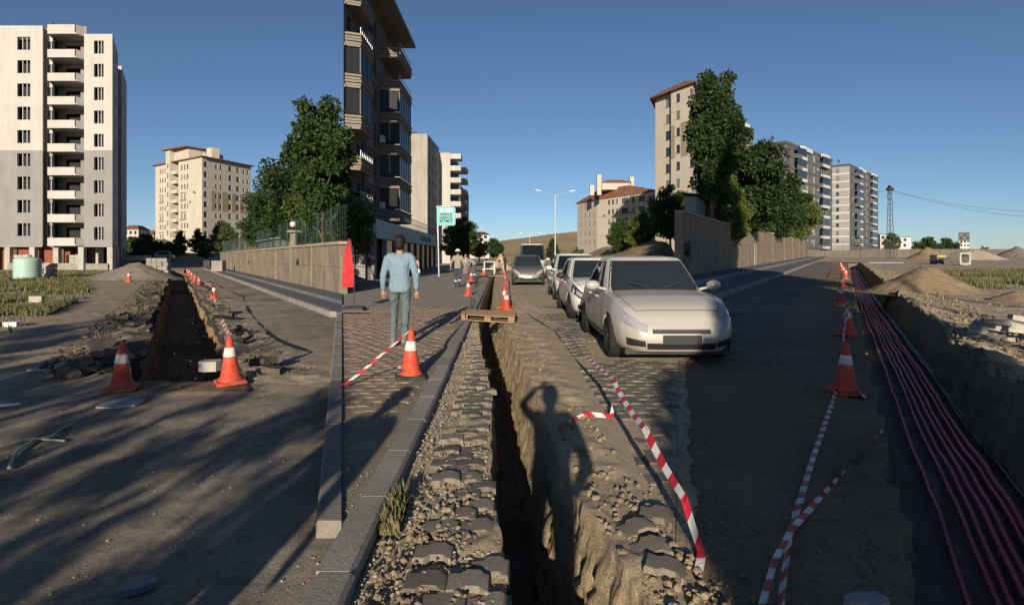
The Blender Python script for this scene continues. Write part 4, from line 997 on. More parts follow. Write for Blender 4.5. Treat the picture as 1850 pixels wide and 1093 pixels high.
def kerbs(parent, y0, y1, xr, width, zf, h, mat, length=0.95, side=1, name='kerb_stone'):
    """row of kerb stones whose street face follows xr(y); width goes to the -x side (side=1) or +x side (side=-1)"""
    y = y0; out = []
    while y < y1:
        ln = length*(1.0 if y < 40 else 3.0); y2 = min(y1, y + ln - 0.012)
        a, c = xr(y), xr(y2); za, zc = zf(y), zf(y2); r2 = rnd.uniform(-0.008, 0.008); b = 0.02
        m = MB(); s = -side
        v = []
        for (X, Y_, Z) in ((a, y, za), (c, y2, zc)):
            v += [(X+r2, Y_, Z-0.25), (X+r2, Y_, Z+h-b), (X+r2+s*b, Y_, Z+h), (X+r2+s*(width-0.004), Y_, Z+h), (X+r2+s*(width-0.004), Y_, Z-0.25)]
        f = [(0,1,6,5),(1,2,7,6),(2,3,8,7),(3,4,9,8),(4,3,2,1,0),(5,6,7,8,9)]
        m.add(v, f); out.append(m.build(name, mat, parent)); y += ln
    return out
kerbs(s_, 13.9, 75, lambda y: K1(y), 0.175, lambda y: 0, 0.135, MT['kerb'], 1.0, -1)
kerbs(s3_, 13.2, 128, lambda y: K3(y), 0.155, z3, 0.145, MT['kerb'], 1.2, 1)
# low end kerb where the right sidewalk meets the middle street
def seam_kerb():
    n = 10
    for i in range(n):
        ya, yb = 13.3 + (29.3-13.3)*i/n, 13.3 + (29.3-13.3)*(i+1)/n - 0.015
        m = MB(); v = []
        for y in (ya, yb):
            x = S2(y); z = z3(y); v += [(x-0.17, y, -0.2), (x-0.17, y, z+0.12), (x-0.15, y, z+0.14), (x-0.004, y, z+0.14), (x-0.004, y, -0.2)]
        m.add(v, [(0,5,6,1),(1,6,7,2),(2,7,8,3),(3,8,9,4),(0,1,2,3,4),(9,8,7,6,5)]); m.build('kerb_stone', MT['kerb'], s3_)
seam_kerb()

# ------------------------------------------------------------------ middle: sidewalk kerb and interlocking pavers
SWALK = [o for o in bpy.data.objects if o.name.startswith('paved_sidewalk')][0]
kerbs(SWALK, 1.7, 60, KB, KW, lambda y: 0.0, SWZ + 0.015, MT['kerb'], 0.78, 1)
# edge stones between the left street and the middle sidewalk
for i in range(26):
    ya = 2.96 + i*0.86; yb = ya + 0.845; m = MB(); v = []
    for y in (ya, yb):
        x = S1(y); v += [(x-0.14, y, -0.2), (x-0.14, y, SWZ), (x-0.125, y, SWZ+0.015), (x-0.004, y, SWZ+0.015), (x-0.004, y, -0.2)]
    m.add(v, [(0,5,6,1),(1,6,7,2),(2,7,8,3),(3,8,9,4),(0,1,2,3,4),(9,8,7,6,5)]); m.build('kerb_stone', MT['kerb'], SWALK)
def paver_mesh(name, mat, px=0.225, py=0.165, amp=0.02, gap=0.007, h=0.07, bev=0.005):
    # zig-zag interlocking block: the long edges step up and down, the ends are straight
    hx, hy = px/2 - gap/2, py/2 - gap/2
    e = [(-hx, -amp), (-hx*0.42, -amp), (-hx*0.12, amp), (hx*0.55, amp), (hx*0.85, -amp), (hx, -amp)]
    low = [(x, -hy + a) for x, a in e]; up = [(x, hy + a) for x, a in reversed(e)]
    poly = low + up; n = len(poly)
    top = [(p[0]*(1-bev/hx), p[1]*(1-bev/hy), h) for p in poly]
    v = [(p[0], p[1], 0) for p in poly] + [(p[0], p[1], h-bev) for p in poly] + top
    f = [tuple(range(2*n, 3*n))]
    for k in (0, n):
        for i in range(n): j = (i+1) % n; f.append((k+i, k+j, k+n+j, k+n+i))
    return mk(name, v, f, mat)
def lay_pavers(parent, region, mesh, zt, px, py, cap, tilt=0.012, drop=0.004, skew=0.0, skip=None, name='paver', jit=0.003):
    """cells (x, y) inside region; the nearest ones become parts, the rest one joined part"""
    cells = []
    y0, y1 = region[2], region[3]; r = random.Random(3)
    ny = int((y1-y0)/py)
    for i in range(ny):
        y = y0 + (i+0.5)*py; xa, xb = region[0](y), region[1](y)
        off = (i % 2)*px*0.5
        k0 = int(math.floor((xa-off)/px))
        for k in range(k0, int((xb-off)/px)+1):
            x = off + (k+0.5)*px + skew*y
            if x - px*0.46 < xa or x + px*0.46 > xb: continue
            if skip and skip(x, y, r): continue
            cells.append((x, y))
    cells.sort(key=lambda c: c[1]**2 + c[0]**2)
    for x, y in cells[:cap]:
        o = inst(mesh, name, parent); o.location = (x + r.uniform(-jit, jit), y + r.uniform(-jit, jit), zt(x, y) - 0.07 + r.uniform(-drop, drop*0.5)); o.rotation_euler = (r.gauss(0, tilt), r.gauss(0, tilt), r.gauss(0, 0.012))
    rest = cells[cap:]
    if rest:
        n = len(mesh.vertices); co = np.empty(n*3); mesh.vertices.foreach_get('co', co); co = co.reshape(n, 3)
        fs = [list(p.vertices) for p in mesh.polygons]; V = []; Fc = []
        for q, (x, y) in enumerate(rest):
            V.append(co + np.array([x, y, zt(x, y) - 0.07 + r.uniform(-drop, drop*0.5)])); Fc += [[a + q*n for a in f] for f in fs]
        me = mk(name + '_field', np.concatenate(V), Fc, mesh.materials[0]); tag(inst(me, name + '_field', parent), kind='stuff')
    return len(cells)
PMX, PMY = 0.225, 0.165
pv = paver_mesh('paver', MT['paver'])
lay_pavers(SWALK, (lambda y: S1(y)+0.005, lambda y: KB(y)-KW-0.06, 2.96, 16.0), pv, lambda x, y: SWZ, PMX, PMY, 300)
# ledge beside the trench and the road: dark pavers showing through dust
PROAD = [o for o in bpy.data.objects if o.name.startswith('paved_road')][0]
pd = paver_mesh('paver', MT['paver_dark'])
TR2 = [o for o in bpy.data.objects if o.name.startswith('trench')][1]
def skip_ledge(x, y, r): return (fbm(x*1.6+7, y*1.1) < -0.18 and x < T2L(y)-0.22) or r.random() < 0.06
pl_ = paver_mesh('paver', MT['paver_dark'], 0.195, 0.135, 0.018)
lay_pavers(TR2, (lambda y: KB(y)+0.16, lambda y: T2L(y)+0.03, 2.3, 9.5), pl_, lambda x, y: 0.034 + 0.014*fbm(x*2, y*2, 5), 0.195, 0.135, 200, 0.035, 0.010, skip=skip_ledge, jit=0.006)
def skip_road(x, y, r): return fbm(x*0.9+3, y*0.55+1) < -0.22 or r.random() < 0.05
lay_pavers(PROAD, (lambda y: C2R(y)+0.02, lambda y: S2(y)-0.02, 3.0, 17.0), pd, lambda x, y: 0.011 + 0.006*fbm(x*1.3, y*1.3, 2), PMX, PMY, 300, 0.012, 0.005, skip=skip_road)
# red paving strip and manhole on the plaza
pr = paver_mesh('paver', MT['paver_red'], 0.42, 0.30, 0.03, 0.012, 0.074)
lay_pavers(SWALK, (lambda y: -8.9, lambda y: -6.2 - 0.02*y, 22.0, 46.0), pr, lambda x, y: SWZ + 0.006, 0.42, 0.30, 120)

# ------------------------------------------------------------------ scattered stones and clods
def ico():
    t = (1+5**0.5)/2
    v = np.array([(-1,t,0),(1,t,0),(-1,-t,0),(1,-t,0),(0,-1,t),(0,1,t),(0,-1,-t),(0,1,-t),(t,0,-1),(t,0,1),(-t,0,-1),(-t,0,1)], float); v /= np.linalg.norm(v[0])
    f = np.array([(0,11,5),(0,5,1),(0,1,7),(0,7,10),(0,10,11),(1,5,9),(5,11,4),(11,10,2),(10,7,6),(7,1,8),(3,9,4),(3,4,2),(3,2,6),(3,6,8),(3,8,9),(4,9,5),(2,4,11),(6,2,10),(8,6,7),(9,8,1)])
    return v, f
ICO_V, ICO_F = ico()
def stones(name, label, pts, sizes, mat, cat=None, flat=0.65, seed=1, parent=None):
    g = np.random.default_rng(seed); n = len(pts); pts = np.asarray(pts, float); sizes = np.asarray(sizes, float)
    V = ICO_V[None]*(1 + g.uniform(-0.28, 0.28, (n, 12, 1)))
    sc = g.uniform(0.6, 1.15, (n, 1, 3)); sc[:, :, 2] *= flat
    a = g.uniform(0, 2*np.pi, n); c, s = np.cos(a), np.sin(a); b = g.normal(0, 0.5, n); cb, sb = np.cos(b), np.sin(b)
    V = V*sc
    y, z = V[..., 1]*cb[:, None]-V[..., 2]*sb[:, None], V[..., 1]*sb[:, None]+V[..., 2]*cb[:, None]
    x = V[..., 0]; X = x*c[:, None]-y*s[:, None]; Y = x*s[:, None]+y*c[:, None]
    V = np.stack([X, Y, z], -1)*sizes[:, None, None]*0.5 + pts[:, None, :]
    Fc = (ICO_F[None] + (np.arange(n)*12)[:, None, None]).reshape(-1, 3)
    o = inst(mk(name, V.reshape(-1, 3), Fc, mat), name, parent)
    o['kind'] = 'stuff'
    if label: o['label'] = label
    if cat: o['category'] = cat
    return o
def scatter(n, xl, xr, y0, y1, zf, s0, s1, seed, power=3.4, dens=None):
    r = random.Random(seed); P = []; S = []
    while len(P) < n:
        y = y0 + (y1-y0)*r.random()**1.6; x = xl(y) + (xr(y)-xl(y))*r.random()
        if dens and r.random() > dens(x, y): continue
        s = (s0 + (s1-s0)*r.random()**power)*0.62
        P.append((x, y, zf(x, y) + s*0.12)); S.append(s)
    return P, S
def sc(name, label, mat, *a, **k):
    P, S = scatter(*a, **k); return stones(name, label, P, S, mat, 'gravel', seed=a[-1])
sc('gravel', 'loose pebbles on the shaded left road', MT['gravel'], 1500, lambda y: -1.0*y, S1, 2.2, 14, lambda x, y: 0.0, 0.006, 0.035, 1)
sc('gravel', 'loose pebbles beside the left trench', MT['clod_tan'], 1600, lambda y: -1.0*y, C1L, 6.5, 32, lambda x, y: 0.0, 0.01, 0.07, 2)
sc('rubble', 'dark asphalt rubble on the left lip of the left trench', MT['clod'], 2600, lambda y: T1L(y)-1.15, lambda y: T1L(y)-0.02, 6.9, 34, lambda x, y: 0.05 + 0.06*random.random(), 0.02, 0.17, 3)
sc('rubble', 'dark asphalt rubble on the right lip of the left trench', MT['clod'], 1100, lambda y: T1R(y)+0.0, lambda y: T1R(y)+0.75, 6.9, 30, lambda x, y: 0.02 + 0.04*random.random(), 0.015, 0.12, 4)
sc('gravel', 'loose gravel over the ledge beside the middle trench', MT['gravel'], 5200, lambda y: KB(y)+0.02, lambda y: T2L(y)-0.01, 2.2, 14, lambda x, y: 0.02, 0.008, 0.045, 5, dens=lambda x, y: 0.25+0.75*smooth(0.5+1.5*fbm(x*2, y*2)) )
sc('rubble', 'earth clods heaped at the near end of the ledge', MT['clod_tan'], 520, lambda y: KB(y)+0.05, lambda y: KB(y)+0.5, 2.2, 3.6, lambda x, y: 0.03, 0.015, 0.085, 6)
sc('rubble', 'broken earth along the right lip of the middle trench', MT['clod_tan'], 1500, lambda y: T2R(y)+0.02, lambda y: T2R(y)+0.40, 2.2, 14, lambda x, y: 0.015, 0.01, 0.10, 7, power=4.5)
sc('gravel', 'grit on the dusty paver road beside the middle trench', MT['gravel'], 1800, lambda y: C2R(y)-0.2, S2, 2.7, 12, lambda x, y: 0.006, 0.004, 0.02, 8)
sc('gravel', 'grit on the shaded right road', MT['gravel'], 1800, lambda y: max(S2(y), 0.9), C3L, 2.2, 13, lambda x, y: z3(y), 0.005, 0.028, 9)
sc('gravel', 'stones along the left lip of the right trench', MT['clod_tan'], 1500, lambda y: C3L(y)-0.2, lambda y: T3L(y)-0.02, 2.2, 18, lambda x, y: z3(y)+0.01, 0.008, 0.06, 10)
sc('rubble', 'rough earth clods on the right lip of the right trench', MT['clod_tan'], 4200, lambda y: T3R(y)-0.05, lambda y: T3R(y)+1.5, 3, 40, lambda x, y: z3(y)+0.10*math.exp(-(x-T3R(y))/0.5)+0.05, 0.02, 0.17, 11, power=2.8)
sc('gravel', 'stones scattered over the sunny dirt lot', MT['gravel'], 1800, C3R, lambda y: 1.0*y+1, 4, 32, lambda x, y: z3(y)+0.01, 0.02, 0.11, 12)
sc('rubble', 'small clods on the bed of the left trench', MT['clod'], 700, lambda y: T1L(y)+0.15, lambda y: T1R(y)-0.1, 7.6, 30, lambda x, y: -1.02, 0.03, 0.13, 13)
# heaps
def heap(name, label, cx, cy, rx, ry, h, z, mat, seed, cat='heap', peaks=None):
    n = 44; v = []; f = []
    pk = peaks or [(0, 0, 1.0)]
    for i in range(n+1):
        for j in range(n+1):
            a, b = (i/n*2-1), (j/n*2-1); zz = 0
            for px_, py_, ph in pk:
                rr = math.hypot((a-px_), (b-py_)); zz = max(zz, ph*max(0, 1 - rr/ (0.95 - 0.5*max(abs(px_), abs(py_))))**1.05)
            r0 = math.hypot(a, b)
            zz = zz*h*(1+0.10*fbm(a*3, b*3, seed)) + (0.035*h*fbm(a*9, b*9, seed+3) if zz > 0 else 0)
            v.append((a*rx, b*ry, zz - 0.03 + 0.0))
    f = [(i*(n+1)+j, (i+1)*(n+1)+j, (i+1)*(n+1)+j+1, i*(n+1)+j+1) for i in range(n) for j in range(n)]
    o = inst(mk(name, v, f, mat, None, True), name, None, loc=(cx, cy, z)); return tag(o, label, cat)
heap('sand_heap', 'grey sand heap in front of the unfinished white block', PX(222, 37), 38, 3.3, 2.6, 1.25, 0, MT['sandheap'], 1, peaks=[(0.08, 0, 1.0), (-0.3, 0, 0.62)])
heap('earth_heap', 'brown earth heap on the lip of the right trench', PX(1672, 20.0), 20.0, 2.1, 1.7, 1.0, z3(20), MT['soil3'], 2, peaks=[(-0.1, 0, 0.95), (0.12, 0.1, 1.0), (0.5, -0.1, 0.35)])
heap('sand_heap', 'pale sand heap in the sun near the far right wall', PX(1762, 92), 92, 4.6, 4.5, 2.3, z3(80), MT['paleheap'], 3, peaks=[(0.0, 0, 0.8), (0.25, 0, 0.75), (-0.2, 0, 0.75)])
heap('gravel_heap', 'grey gravel heap at the right edge of the lot', PX(1838, 120), 120, 6, 6, 3.0, z3(80), MT['sandheap'], 4)
heap('earth_heap', 'dark earth heap before the far wall', PX(1676, 100), 100, 4.0, 4, 2.4, z3(80), MT['soil3'], 5)
heap('earth_heap', 'low clods of earth right of the brown heap', PX(1835, 16.5), 16.5, 0.9, 0.8, 0.35, z3(17), MT['soil3'], 6)
heap('earth_heap', 'dug earth pile at the far end of the middle trench', PX(905, 66), 66, 1.6, 1.6, 2.0, 0.0, MT['soil2'], 7)

# ------------------------------------------------------------------ hills, banks
def hillmesh(name, x0, x1, y0, y1, zf, mat, n=60):
    v = []; f = []
    for i in range(n+1):
        for j in range(n+1):
            x = x0+(x1-x0)*i/n; y = y0+(y1-y0)*j/n; v.append((x, y, zf(x, y)))
    f = [(i*(n+1)+j, (i+1)*(n+1)+j, (i+1)*(n+1)+j+1, i*(n+1)+j+1) for i in range(n) for j in range(n)]
    return tag(inst(mk(name, v, f, mat, None, True), name), kind='structure')
MT['drygrass'] = M_var('dry_grass_hill', (0.30, 0.215, 0.105), (0.36, 0.27, 0.145), 0.012, 0.95, 0.25, 0.25, 0.2)
MT['bank'] = M_var('dry_bank', (0.24, 0.18, 0.10), (0.30, 0.235, 0.145), 0.25, 0.95, 8, 0.3, 0.4, 0.05)
hillmesh('hill', -420, 700, 480, 1500, lambda x, y: -3 + 62*smooth((y-480)/900)*(0.45+0.75*smooth((x+250)/600)) * (1+0.12*fbm(x*0.004, y*0.004)) - 40*smooth((x-330)/300), MT['drygrass'])
hillmesh('bank', -105, -30, 82, 150, lambda x, y: -0.3 + 2.6*smooth((y-84)/28)*(0.8+0.3*fbm(x*0.05, y*0.05)) * smooth((S1(y)-14-x)/16), MT['bank'], 40)
hillmesh('bank', 4.5, 30, 30, 100, lambda x, y: -0.25 + ((3.4*smooth((x-6.5-0.02*(y-30))/9)*smooth((y-31)/18))*(1+0.12*fbm(x*0.3, y*0.12)) + 0.1*fbm(x, y))*smooth((S2(y)+0.5-x)/2.5) - (3 if x > S2(y)+0.5 else 0), MT['bank'], 50)
hillmesh('hill', -900, -160, 480, 1200, lambda x, y: -4 + 70*smooth((y-480)/600)*(0.8+0.3*fbm(x*0.004, y*0.004)), MT['drygrass'])
hillmesh('hill', 500, 2200, 900, 2000, lambda x, y: -4 + 34*smooth((y-900)/600)*(0.6+0.5*fbm(x*0.002, y*0.002)), MT['paleheap'])

sc('gravel', 'spilled dust and grit where the paver road meets the right road', MT['clod_tan'], 1500, lambda y: max(S2(y), 0.86)-0.20, lambda y: max(S2(y), 0.86)+0.30, 2.4, 13, lambda x, y: z3(y)*0.6, 0.006, 0.05, 31)
sc('gravel', 'grit on the sidewalk pavers along the middle kerb', MT['gravel'], 700, lambda y: KB(y)-KW-0.18, lambda y: KB(y)-KW+0.03, 3.0, 12, lambda x, y: SWZ-0.006, 0.006, 0.03, 32)

# broken plates of the old road surface tipped up along the lips of the left trench
TR1 = [o for o in bpy.data.objects if o.name.startswith('trench')][0]; r = random.Random(44)
for k in range(70):
    y = 6.9 + 26*(k/70.0)**1.7 + r.uniform(-.2, .2); left = r.random() < 0.62
    x = T1L(y) - r.uniform(0.02, 0.75) if left else T1R(y) + r.uniform(0.08, 0.5); w = r.uniform(.13, .36); n_ = 6
    poly = [(math.cos(6.283*q/n_)*w*r.uniform(.55, 1), math.sin(6.283*q/n_)*w*r.uniform(.5, .9)) for q in range(n_)]
    m = MB(); m.prism(poly, -.035, .035); o = m.build('asphalt_plate', MT['clod'], TR1); o.location = (x, y, r.uniform(.05, .15)); o.rotation_euler = (r.uniform(-.45, .45), r.uniform(-.5, .5), r.uniform(0, 6))
# ------------------------------------------------------------------ trees
MT['bark'] = M_var('grey_brown_bark', (0.10, 0.075, 0.05), (0.17, 0.135, 0.10), 6.0, 0.95, 30, 0.4, 0.8, 0.02, coord=(1, 1, 0.25))
MT['leaf_a'] = leaf_mat('broad_leaf', (0.016, 0.032, 0.008), (0.036, 0.064, 0.015), (0.06, 0.092, 0.024))
MT['leaf_b'] = leaf_mat('pale_leaf', (0.05, 0.08, 0.018), (0.09, 0.125, 0.03), (0.11, 0.135, 0.035))
MT['leaf_c'] = leaf_mat('conifer_leaf', (0.018, 0.034, 0.012), (0.03, 0.05, 0.018), (0.045, 0.065, 0.025))
def tree_meshes(key, h, r, clear, nclump, nleaf, leaf, mat, seed, shape=1.0, tr=0.12, lean=0.0, fill=0.55, cf=0.27):
    g = np.random.default_rng(seed); rr = random.Random(seed)
    ch = h - clear; cz = clear + ch*0.52
    cl = []
    while len(cl) < nclump:
        p = g.uniform(-1, 1, 3)
        q = np.linalg.norm(p)
        if q > 1 or q < fill*rr.random(): continue
        az = math.atan2(p[1], p[0]); bump = 1 + 0.30*mnoise.noise(Vector((math.cos(az)*1.3+seed, math.sin(az)*1.3, p[2]*1.6)))
        taper = 1.0 - (0.5 if shape > 1 else 0.22)*max(0, p[2])**1.5*shape - 0.18*max(0, -p[2])
        cl.append((p[0]*r*bump*taper, p[1]*r*bump*taper, cz + p[2]*ch*0.5*bump))
    cl = np.array(cl)
    # leaves around each clump
    n = nclump*nleaf
    c = np.repeat(cl, nleaf, 0); cr = np.repeat(g.uniform(0.6, 1.25, nclump)*r*cf, nleaf)
    d = g.normal(0, 1, (n, 3)); d /= np.linalg.norm(d, axis=1)[:, None]
    d *= (g.random(n)**0.45)[:, None]; d[:, 2] *= 0.75
    pos = c + d*cr[:, None]
    ax = d + g.normal(0, 0.6, (n, 3)); ax[:, 2] -= 0.45; ax /= np.linalg.norm(ax, axis=1)[:, None]
    sd = np.cross(ax, g.normal(0, 1, (n, 3))); sd /= np.linalg.norm(sd, axis=1)[:, None]; nm = np.cross(ax, sd)
    L = (leaf*g.uniform(0.6, 1.3, n))[:, None]; Wd = L*0.30
    v0 = pos; v1 = pos + ax*L*0.45 + sd*Wd + nm*L*0.08; v2 = pos + ax*L; v3 = pos + ax*L*0.45 - sd*Wd + nm*L*0.08
    V = np.stack([v0, v1, v2, v3], 1).reshape(-1, 3); i4 = np.arange(n)*4
    Fc = np.concatenate([np.stack([i4, i4+1, i4+2], 1), np.stack([i4, i4+2, i4+3], 1)])
    crown = mk('crown', V, Fc, mat)
    m = MB(); top = Vector((lean, 0, cz)); pts = [Vector((0, 0, -0.1))]
    for k in range(1, 7): t = k/6; pts.append(Vector((lean*t*t + rr.uniform(-0.05, 0.05)*h*0.15, rr.uniform(-0.05, 0.05)*h*0.15, cz*t)))
    m.tube(pts, [tr*(1.25 if i == 0 else 1-0.09*i) for i in range(7)], 8)
    for k in range(9):
        q = pts[2 + k % 5]; e = Vector(cl[rr.randrange(nclump)]); mid = q.lerp(e, 0.5) + Vector((0, 0, 0.12*r))
        m.tube([q, q.lerp(mid, 0.5)+Vector((0, 0, 0.03*r)), mid, e], [tr*0.5, tr*0.4, tr*0.28, tr*0.1], 5)
    return m.mesh('trunk', MT['bark']), crown
TM = {}
TM['big'] = tree_meshes('big', 8.6, 2.7, 2.0, 90, 250, 0.25, MT['leaf_a'], 11)
TM['tall2'] = tree_meshes('tall2', 11.2, 1.75, 4.0, 80, 230, 0.25, MT['leaf_a'], 22, cf=0.34)
TM['mid'] = tree_meshes('mid', 6.8, 2.3, 1.6, 68, 220, 0.24, MT['leaf_b'], 13)
TM['small'] = tree_meshes('small', 4.6, 1.7, 0.9, 55, 120, 0.28, MT['leaf_b'], 14)
TM['cone'] = tree_meshes('cone', 6.5, 1.6, 0.5, 80, 130, 0.24, MT['leaf_c'], 15, shape=1.9)
TM['bush'] = tree_meshes('bush', 3.4, 1.7, 0.3, 50, 120, 0.26, MT['leaf_a'], 16)
TM['shade'] = tree_meshes('shade', 7.0, 2.7, 3.2, 52, 46, 0.30, MT['leaf_a'], 17, cf=0.13)
TM['dense'] = tree_meshes('dense', 10.0, 2.6, 5.0, 130, 90, 0.60, MT['leaf_a'], 18, fill=0.2)
def tree(kind, label, x, y, z=0.0, s=1.0, rz=None, group=None, sz=None, name='leafy_tree'):
    t = empty(name, (x, y, z), rnd.uniform(0, 6.28) if rz is None else rz, label, 'tree' if kind != 'bush' else 'shrub', group)
    t.scale = (s, s, sz or s)
    inst(TM[kind][0], 'trunk', t); inst(TM[kind][1], 'crown', t); return t
# left street, behind the panel wall
tree('tall2', 'dark leafy tree nearest the dark flats, right end of the left wall', PX(583, 27.0), 27.0, 0, 0.83, 0.4)
tree('big', 'large dark tree behind the wall, second from the dark flats', PX(556, 36), 36, 0, 1.02, 1.1)
tree('big', 'broad dark tree behind the wall beside the cream ten-storey block', PX(492, 47), 47, 0, 0.92, 2.4)
tree('mid', 'pale green tree between the dark trees behind the left wall', PX(590, 33), 33.5, 0, 0.95, 0.2)
tree('mid', 'rounded tree at the far end of the left wall', PX(402, 88), 88, 0.5, 0.92, 3.0)
tree('cone', 'dark conifer before the cream ten-storey block', PX(358, 118), 118, 1.2, 0.95, 1.0, name='conifer')
tree('cone', 'pale conifer on the bank left of the dark conifer', PX(327, 116), 116, 1.0, 0.9, 2.2, name='conifer')
tree('bush', 'round shrub beside the small cream houses', PX(245, 112), 112, 1.0, 1.3, name='shrub')
tree('bush', 'dark round shrub right of the small cream houses', PX(270, 108), 108, 0.8, 1.45, name='shrub')
tree('small', 'young tree on the bank at the far end of the left trench', PX(311, 100), 100, 0.6, 0.85)
tree('small', 'slender young tree near the end of the left wall', PX(372, 100), 100, 0.6, 0.8)
tree('small', 'bright small tree in front of the pale conifer', PX(300, 122), 122, 1.2, 0.9)
tree('bush', 'low shrub behind the grey sand heap', PX(256, 84), 84, 0, 0.9, name='shrub')
# middle street
tree('big', 'large green tree on the bank before the tall cream block', PX(1212, 56), 56, 1.5, 0.82, 0.5)
tree('mid', 'olive green tree on the bank left of the large green tree', PX(1158, 62), 62, 1.0, 0.78, 1.9)
tree('big', 'dark green tree on the bank before the hipped roof block', PX(1122, 68), 68, 0.4, 0.66, 2.9)
tree('mid', 'pale rounded tree behind the olive tree on the bank', PX(1140, 76), 76, 0.8, 0.8, 0.9)
tree('cone', 'small dark conifer behind the near lamp post', PX(999, 88), 88, 0, 0.66, 0.9, name='conifer')
tree('small', 'small tree left of the hipped roof block', PX(1044, 105), 105, 0, 0.7)
tree('big', 'dark tree in the shade behind the turquoise pole sign', PX(838, 84), 84, 0, 0.85, 0.7)
tree('mid', 'shaded tree in front of the dark stepped block', PX(818, 92), 92, 0, 1.05, 1.7)
tree('small', 'tree beside the small white block down the street', PX(866, 180), 180, 0, 1.6, 1.7)
tree('bush', 'dark shrub right of the small white block', PX(893, 230), 230, 1.5, 2.2, name='shrub')
# right street, behind the tall wall
tree('tall2', 'tall tree with bare trunk at the near end of the right wall', PX(1286, 38.0), 38.0, 0.4, 0.98, 2.6, sz=1.24)
tree('big', 'large dark tree over the right wall before the hidden tower', PX(1345, 51), 51, 0.6, 1.42, 0.3)
tree('big', 'dense dark tree right of the largest tree over the right wall', PX(1392, 68), 68, 0.8, 1.35, 1.5)
tree('mid', 'yellowish green tree at the end of the tree row over the right wall', PX(1439, 104), 104, 1.2, 1.75, 2.1)
tree('mid', 'small pale tree between trunk and shed over the right wall', PX(1302, 43), 43, 0.5, 1.0, 0.6)
for k, (px_, Y_, kd, s_k, lab) in enumerate(((1612, 135, 'mid', 0.8, 'tree right behind the lattice pylon'), (1655, 200, 'small', 1.0, 'leftmost small tree on the far wall'), (1672, 200, 'bush', 2.0, 'rounded tree left of the pair on the far wall'), (1686, 200, 'bush', 1.7, 'rounded tree right of the pair on the far wall'), (1702, 200, 'small', 0.9, 'thin tree on the far wall left of the lone block'), (1714, 200, 'bush', 1.9, 'bushy tree on the far wall left of the lone block'), (1777, 220, 'small', 0.9, 'last small tree at the right end of the far wall'))):
    tree(kd, lab, PX(px_, Y_), Y_, 1.6, s_k)
# unseen trees added behind the camera to throw shade over the near ground
BT = (('low spreading shade tree added behind the camera, nearest the middle sidewalk', -3.3, -7.0, 1.5, 3.5, 1.45), ('wide shade tree added behind the camera, second from the middle sidewalk', -6.6, -8.6, 2.3, 4.9, 1.9),
      ('shade tree added behind the camera, third from the middle sidewalk', -9.8, -8.0, 2.4, 4.9, 1.7), ('shade tree added behind the camera, fourth from the middle sidewalk', -13.4, -9.5, 2.6, 5.4, 1.9),
      ('tall thin shade tree added behind the camera at the far left', -17.5, -12.0, 5.4, 7.0, 1.7), ('tall shade tree added in the second row behind the camera, left', -11.0, -15.0, 6.5, 7.8, 1.6),
      ('tall shade tree added in the second row behind the camera, far left', -23.5, -11.0, 4.4, 6.4, 1.6))
for lab, x_, y_, zl_, zt_, w_ in BT:
    t = empty('unseen_dapple_tree', (x_, y_, 0), 0.9*x_, lab, 'tree')
    szk = (zt_ - zl_)/3.8; c = inst(TM['shade'][1], 'crown', t); c.scale = (w_/2.7, w_/2.7, szk); c.location = (0, 0, zl_ - 3.2*szk)
    m = MB(); m.tube([(0, 0, -0.1), (0.05, 0, zl_*0.6+0.4), (0, 0.05, (zl_+zt_)/2)], [0.14, 0.11, 0.06], 8); m.build('trunk', MT['bark'], t)
for k, (x_, y_, zl_, zt_, w_) in enumerate(((1.1, -8.0, 0.9, 3.7, 0.85), (2.6, -10.0, 2.9, 6.0, 1.2), (4.2, -12.0, 4.9, 8.8, 1.4), (6.1, -14.0, 7.0, 16.5, 1.55), (8.5, -15.0, 9.0, 19.5, 1.65), (11.3, -16.0, 11.2, 23.0, 1.85))):  # added trees too, stems and crowns shaped for where their shade falls
    t = empty('unseen_shade_tree', (x_, y_, 0), 0.7*k, ('shortest', 'second shortest', 'third', 'fourth', 'second tallest', 'tallest')[k] + ' of the clear-stemmed shade trees added behind the camera on the right', 'tree', 'shade trees added behind the camera on the right')
    szk = (zt_ - zl_)/5.0; c = inst(TM['dense'][1], 'crown', t); c.scale = (w_/2.6, w_/2.6, szk); c.location = (0, 0, zl_ - 5.0*szk)
    m = MB(); m.tube([(0, 0, -0.1), (0.05, 0, zl_*0.6+0.4), (0, 0.05, (zl_+zt_)/2)], [0.16, 0.12, 0.07], 8); m.build('trunk', MT['bark'], t)

